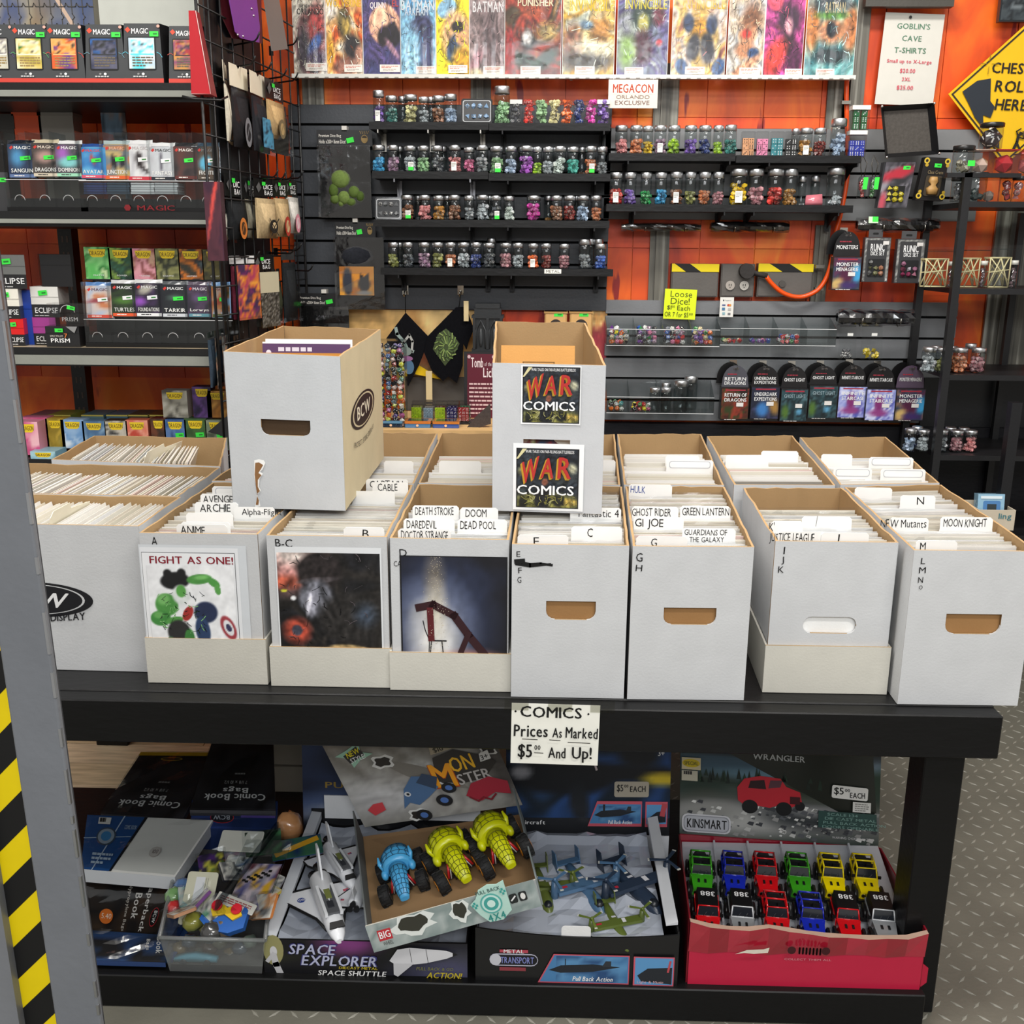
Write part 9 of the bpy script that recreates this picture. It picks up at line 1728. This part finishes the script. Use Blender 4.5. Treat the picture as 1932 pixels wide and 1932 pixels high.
t2=truck('c8cc10','e08c28','yellow dinosaur-headed toy truck in the middle of the grey tray',864,1640,1.70,.42,.98)
t3=truck('c8cc10','e08c28','yellow dinosaur-headed toy truck at the right of the grey tray',948,1612,1.70,.36,.98,t2)
# ---------------- clear plastic bin with small toys
zb_=ZS+.0005; b0,b1=P(322,1838,1.575),P(494,1840,1.575); zt=P(400,1770,1.565).z; tl,tr=P(300,1765,1.562),P(500,1772,1.562)
btl,btr=PZ(408,1560,zt+.01),PZ(538,1625,zt+.01); btr.y=btl.y=1.90; btl.x=P(350,1600,1.9).x; btr.x=P(552,1640,1.9).x-.03
t=thing('clear_bin','clear plastic bin heaped with small bagged toys','bin',(0,0,0))
m=MB('e6eaea','frost'); BB=[Vector((b0.x,1.575,zb_)),Vector((b1.x,1.575,zb_)),Vector((btr.x-.012,1.885,zb_)),Vector((btl.x+.012,1.885,zb_))]; TT=[Vector((tl.x,1.562,zt)),Vector((tr.x,1.562,zt)),Vector((btr.x,1.90,zt)),Vector((btl.x,1.90,zt))]
for i in range(4): j=(i+1) % 4; m.poly([BB[i],BB[j],TT[j],TT[i]])
m.poly(BB); m.build('bin_wall',t)
m=MB('d0d4d4','frost')
for i in range(4): m.tube([TT[i],TT[(i+1) % 4]],.004,6);
m.build('rim',t)
def pouch(lab,x,y,z_,w_,h,rot,c,fn=None,mt='sheet',th=.002,film=True,name='toy_packet',cat='packet'):
    t=thing(name,lab,cat,PZ(x,y,z_),rot,'small toys heaped in the clear bin'); m=MB(c,mt); m.prism([(px-w_/2,py-h/2,0) for px,py in rr(0,0,w_,h,min(w_,h)*.08,2)],(0,0,th)); m.build('card',t)
    if fn: k=MB('111111','print').plane((-w_/2,-h/2,th),(w_,0,0),(0,h,0),.0002); fn(k); k.build('print',t)
    if film:
        m=MB('f2f4f4','film'); n=5; g=[[m.av((-w_*.58+w_*1.16*i/n,-h*.56+h*1.12*j/n,th+.006+R_.uniform(-.003,.005))) for i in range(n+1)] for j in range(n+1)]
        for j in range(n):
            for i in range(n): m.af([g[j][i],g[j][i+1],g[j+1][i+1],g[j+1][i]])
        m.build('clear_bag',t)
    return t
def ft1(k): k.rect(.3,.1,.6,.9,'e8e8ec'); k.line([(.7,.88),(.7,.3)],.006,'6c6c74'); k.line([(.64,.88),(.64,.4)],.006,'6c6c74'); k.ell(.38,.13,.2,.1,'d0e020'); k.text('$15',.26,.09,.5,.17,'2c3010',bold=True)
pouch('cream cardboard tag with a yellow dot sticker, standing in the bin front',375,1695,zt+.02,.058,.095,(.75,0,-.04),'d8d4bc',ft1)
pouch('white rounded card lying at the top of the bin',455,1588,zt+.055,.085,.045,(.5,0,-.03),'dcdad0')
pouch('green and black packet behind the white card',497,1590,zt+.05,.07,.05,(.6,0,.3),'2c6c3c',lambda k: k.art(painter(61,['2c6c3c','1c2420','4c8c58'],3,3),nx=6,ny=6))
pouch('purple and yellow packet in the upper left of the bin',400,1632,zt+.035,.05,.05,(.4,0,.4),'4c2c6c',lambda k: k.art(painter(62,['4c2c6c','1c1c28','c8c048','3c6c3c'],4,4),nx=8,ny=8))
pouch('pink and grey packet in the middle of the bin',440,1622,zt+.03,.07,.05,(.3,.1,-.2),'a0788c',lambda k: k.art(painter(63,['b08ca0','8c94a0','d0c4c8'],4,4),nx=8,ny=8))
pouch('blue and orange flame printed packet beside the shuttle tray',560,1600,zt+.03,.10,.045,(.4,0,.35),'2c4c8c',lambda k: (k.art(painter(64,['2c4c8c','3c6c4c','1c3060'],2,2),nx=6,ny=4),k.line([(.1,.3),(.9,.8)],.25,'d8a028')))
HC=('4c6c9c','b83c3c','3c7c5c','c8b040','7c7c84','a87c5c','7c4c8c','2c2c34','d08040','8cc0c8'); HN=('blue','red','green','yellow','grey','tan','purple','black','orange','turquoise')
for i in range(10):
    x,y=335+R_.random()*190,1625+R_.random()*110; c=HC[i]; pouch(HN[i]+' and white crumpled bagged toy in the clear bin heap',x-(y-1625)*.25,y,zt+.012+R_.random()*.02,.035+.02*R_.random(),.03+.02*R_.random(),(R_.uniform(-.2,.7),R_.uniform(-.5,.5),R_.uniform(-1,1)),c,lambda k,i=i: k.art(painter(90+i,[HC[i],'d8d4cc','2c2c34'],4,4),nx=6,ny=6),th=.006)
# clamshell, chequered toy and foam toy
p=PZ(478,1680,zt+.03); m=MB('f0f2f2','acrylic'); t=thing('clamshell_pack','open clear clamshell pack leaning in the right half of the bin','pack',p); q=lambda x,y,z: (x,y,z)
m.hexa([(-.045,-.06,-.02),(.03,-.06,-.02),(.045,.08,.02),(-.03,.08,.02),(-.055,-.06,.0),(.04,-.06,.0),(.055,.09,.05),(-.035,.09,.05)]); m.build('shell',t); m=MB('c8ccd0','film'); m.hexa([(-.055,-.06,.0),(-.05,-.06,.0),(.03,.085,.075),(.025,.085,.075),(-.055,-.05,.012),(-.05,-.05,.012),(.03,.09,.09),(.025,.09,.09)]); m.build('lid',t)
k=MB('111111','print').plane((-.04,-.045,-.01),(.07,0,0),(.012,.1,.03),.0003); k.art(painter(65,['5c2c34','8c8c98','c8b8c0','4c4c7c','d8a830'],5,5),nx=9,ny=10)
for i in range(8):
    for j in range(3):
        if (i+j) % 2: k.rect(.1+.09*i,.55+.05*j+.02*i,.19+.09*i,.60+.05*j+.02*i,'1c1c1c')
k.build('printed_insert',t)
p=PZ(430,1728,zt+.01); t=thing('foam_toy','blue and yellow foam toy with red dots in the front of the bin','toy',p,(.5,0,-.25)); m=MB('2860b0','plastic')
m.prism([(x,y,0) for x,y in ((-.045,-.02),(-.04,.02),(-.02,.03),(0,.018),(.02,.028),(.04,.012),(.045,-.02),(.02,-.035),(-.02,-.035))],(0,0,.012)); m.build('blue_body',t); m=MB('e8c020','plastic'); m.prism([(x,y,.012) for x,y in ((-.03,.0),(-.02,.02),(0,.008),(.02,.018),(.034,.0),(.02,-.012),(0,-.004),(-.02,-.012))],(0,0,.004)); m.build('yellow_layer',t)
for x in (-.02,.02): m=MB('d02030','plastic'); m.cyl((x,.008,.016),(x,.008,.020),.010,n=14); m.build('red_dot',t)
p=PZ(455,1705,zt+.03); pouch('small white folded card over the foam toy',445,1705,zt+.03,.08,.02,(.5,.15,-.3),'d8d4cc',lambda k: k.bars(.1,.2,.9,.8,3,'a05c5c',4),film=False)
for i,(x,y,c,lab,r) in enumerate(((330,1690,'7ca86c','green rounded toy in a bag at the left of the bin',.016),(345,1672,'5c7cac','blue rounded toy in a bag at the left of the bin',.015),(330,1712,'c83838','red rounded toy in a bag at the left of the bin',.013),(365,1738,'8c8c3c','olive crumpled toy low in the front of the bin',.017),(400,1758,'3c3c3c','black crumpled toy low in the front of the bin',.018),(425,1750,'6c5c4c','brown netted toy low in the front of the bin',.018))):
    p=PZ(x,y,zt-.005); m=MB(c,'foil'); m.ball((0,0,0),(r*1.3,r*1.2,r),n=10,k=7,fn=lambda d: 1+.25*noise.noise(d*2.5)); tag(m.build('rounded_toy',None,p),lab,'toy','small toys heaped in the clear bin')
p=P(368,1812,1.60); m=MB('6cb4cc','plastic'); m.loft([[(x,-.0,.006*s_),(x,.012,.006*s_),(x,.012,-.004),(x,0,-.004)] for x,s_ in ((-.04,.3),(-.02,1.2),(.0,1.8),(.02,1.4),(.04,.4))]); m.cyl((-.022,-.004,-.004),(-.022,.014,-.004),.006,n=10,col='34444c'); m.cyl((.022,-.004,-.004),(.022,.014,-.004),.006,n=10,col='34444c'); tag(m.build('toy_racer',None,p),'light blue toy car seen through the front of the clear bin','toy car')
for i in range(9): x=320+i*19; p=P(x,1800-(i % 3)*12,1.64); m=MB(('6c6c58','8c7c5c','4c5c6c','7c8c80','5c4c44')[i % 5],'foil'); m.ball((0,0,0),(.016,.014,.013),n=9,k=6,fn=lambda d: 1+.3*noise.noise(d*2+Vector((i,0,0)))); tag(m.build('rounded_toy',None,p),f'dim toy seen through the frosted bin wall, {ORD[i]} from left','toy','toys inside the frosted bin')
# ---------------- bags and boards for comics at the left
def slabpack(lab,cor,th,c,fn,side='c8ccd0',name='bag_pack',cat='pack',film=True,group=None):
    cor=[Vector(p) for p in cor]; o0=cor[0].copy(); q=[p-o0 for p in cor]; t=thing(name,lab,cat,o0,group=group); m=MB(c,'sheet'); m.hexa([p-Vector((0,0,th)) for p in q]+q,side,None,{1: c}); m.build('stack',t)
    k=MB('111111','print').plane(q[0],q[1]-q[0],q[3]-q[0],.0003)
    def qq(u,v,k=k): a=q[0].lerp(q[1],u); b=q[3].lerp(q[2],u); return a.lerp(b,v)+k.N*(k.e*k.lay)
    k.q=qq; fn(k); k.build('print',t)
    if film:
        m=MB('f2f4f4','wrap'); n=6; g=[]
        for j in range(n+1): g.append([m.av((q[0]*1).lerp(q[1],i/n).lerp(q[3].lerp(q[2],i/n),j/n)*1.0+k.N*(.004+R_.uniform(0,.004))) for i in range(n+1)])
        for j in range(n):
            for i in range(n): m.af([g[j][i],g[j][i+1],g[j+1][i+1],g[j+1][i]])
        m.build('clear_wrap',t)
    return t
zt_=.165; A_,B_2,C_,D_=PZ(152,1640,zt_-.01),PZ(330,1655,zt_-.01),PZ(402,1548,zt_+.01),PZ(165,1538,zt_+.01)
def g1(k):
    k.rect(0,0,1,1,'e2e2de'); k.shape([(0,0),(.30,0),(.46,1),(0,1)],'1c4880'); k.shape([(.30,0),(.325,0),(.485,1),(.46,1)],'141820'); k.line([(.12,0),(.30,1)],.012,'a8bcd0'); k.line([(0,.55),(.4,.62)],.012,'a8bcd0'); k.ell(.19,.6,.085,.17,'3c4c5c',n=24); k.ell(.19,.6,.072,.14,'8c9cac',n=24); k.ell(.19,.6,.045,.09,'3c7cb0',n=20)
    k.rect(.10,.82,.2,.95,'d8d8d4'); k.bars(.11,.84,.19,.93,1,'2c2c2c',2,fill=.9); k.text('COMIC BOOK',.33,.74,.43,.82,'a8bcd0'); k.bars(.1,.08,.3,.3,3,'a8bcd0',6); k.ell(.68,.36,.05,.09,'c0b8b4',n=18); k.ell(.68,.36,.045,.08,'c8c4c0',n=18); k.text('100',.66,.33,.71,.4,'5c4c48')
slabpack('pack of white comic boards with a blue printed corner, on top of the left pile',[A_,B_2,C_,D_],.028,'e2e2de',g1)
z2=zt_-.045
def g2(k):
    k.rect(0,0,1,1,'1a1614'); k.art(painter(71,['1a1614','3c2c20','141214','28201c'],3,3),nx=12,ny=8); k.U,k.V=k.U,k.V
    k.line([(.92,.9),(.80,.1)],.001,'1a1614')
def vtext(k,s,u,v0,v1,w_,col,bold=True): # text running down the pack: swap axes
    q0=k.q; k.q=lambda a,b: q0(u+(b)*w_,v1-(v1-v0)*a); k.text(s,0,0,1,1,col,bold=bold); k.q=q0
def g2b(k):
    k.art(painter(71,['1a1614','3c2c20','141214','28201c'],3,3),nx=12,ny=8); vtext(k,'Paperback',.72,.1,.95,.08,'e0dcd8'); vtext(k,'Book',.60,.3,.75,.08,'e0dcd8'); vtext(k,'Polypropylene Bags',.50,.08,.95,.05,'c8c0b8')
    k.ell(.28,.3,.09,.13,'d87028',n=20); k.text('5.40',.22,.26,.35,.35,'f0e0d0'); k.ell(.9,.35,.05,.16,'b83038',n=20); k.ell(.9,.35,.045,.145,'101012',n=20); vtext(k,'BCW',.885,.25,.45,.04,'e0e0e0')
slabpack('black pack of paperback book bags with an orange dot sticker, lower left',[PZ(160,1760,z2-.03),PZ(292,1775,z2-.03),PZ(330,1662,z2),PZ(163,1655,z2)],.012,'1a1614',g2b,side='2c4c8c')
def g3(k): k.art(painter(73,['1c1a1c','24406c','141214'],2,3),nx=12,ny=6); vtext(k,'Book',.86,.3,.9,.08,'d8d4d0'); vtext(k,'Bags',.72,.4,.8,.06,'c8c4c0')
slabpack('lower black and blue pack of book bags jutting out at the front left',[PZ(172,1812,.085),PZ(312,1816,.085),PZ(318,1765,.100),PZ(168,1755,.100)],.010,'1c1a1c',g3,side='2c4474')
for i in range(3):
    z_=ZS+.001+i*.004; m=MB(('34548c','28447c','3c5c94')[i],'film'); a,b=PZ(175,1822-8*i,z_+.004),PZ(318,1828-6*i,z_+.004); m=MB(('34548c','28447c','3c5c94')[i],'foil'); m.box(a.x,1.60+.004*i,z_,b.x-.01*i,1.9,z_+.0035); tag(m.build('blue_sleeve_pack'),f'thin blue plastic sleeve pack at the bottom of the left pile, {ORD[i]} from below','pack','blue sleeve packs under the left pile')
def g4(k):
    k.art(painter(75,['1a1a1c','26262a','141416','34343a'],3,3),nx=12,ny=12)
    q0=k.q; k.q=lambda a,b: q0(1-a,1-b); k.text('Comic Book',.12,.78,.88,.87,'d8d8d8',bold=True); k.text('Bags',.34,.68,.66,.77,'d8d8d8',bold=True); k.text('7 1/8 x 10 1/2',.36,.60,.66,.645,'9c9c9c'); k.bars(.4,.48,.6,.52,1,'7c7c7c',3); k.q=q0
def g4y(k): g4(k); k.rect(0,.94,1,1,'c8a020'); k.ell(.45,.88,.14,.03,'a88c30'); k.ell(.45,.88,.12,.02,'1a1a1c')
slabpack('black pack of comic book bags with a yellow top strip, leaning in the left pile',[PZ(190,1535,.175),PZ(345,1545,.175),P(413,1422,2.16),P(266,1421,2.16)],.012,'1a1a1c',g4y,side='3c3c40',group='black comic bag packs leaning back')
slabpack('black pack of comic book bags beside the one with a yellow strip',[PZ(358,1528,.19),PZ(520,1530,.19),P(516,1400,2.14),P(400,1400,2.14)],.014,'1a1a1c',g4,side='3c3c40',group='black comic bag packs leaning back')
def g5(k):
    k.art(painter(76,['24386c','1c2c54','34488c'],2,2),nx=8,ny=4); q0=k.q; k.q=lambda a,b: q0(1-a,1-b); k.ell(.64,.62,.14,.2,'b03038'); k.ell(.64,.62,.13,.18,'20222c'); k.text('BCW',.55,.54,.74,.7,'b8bcc8',bold=True); k.rect(.02,.3,.42,.62,'5c4c9c'); k.text('REGULAR/SILVER',.06,.4,.36,.5,'b8a8d8'); k.q=q0
slabpack('blue box of comic bags lying in the middle of the left pile',[PZ(360,1562,.165),PZ(522,1566,.165),PZ(524,1512,.19),PZ(362,1510,.19)],.05,'24386c',g5,side='20305c')
m=MB('c89060','foil'); p=PZ(545,1560,.15); m.ball((0,0,0),(.03,.03,.035),n=12,k=8,fn=lambda d: 1+.3*noise.noise(d*3)); o=m.build('wrapped_toy',None,p); tag(o,'orange and clear wrapped lump between the blue box and the shuttle card','packet')
# dice inside the jars: beyond the loose ones, kept together
o=DICE.build('jar_dice'); tag(o,'small dice filling the glass jars and clear boxes on the wall shelves','dice',kind='stuff')
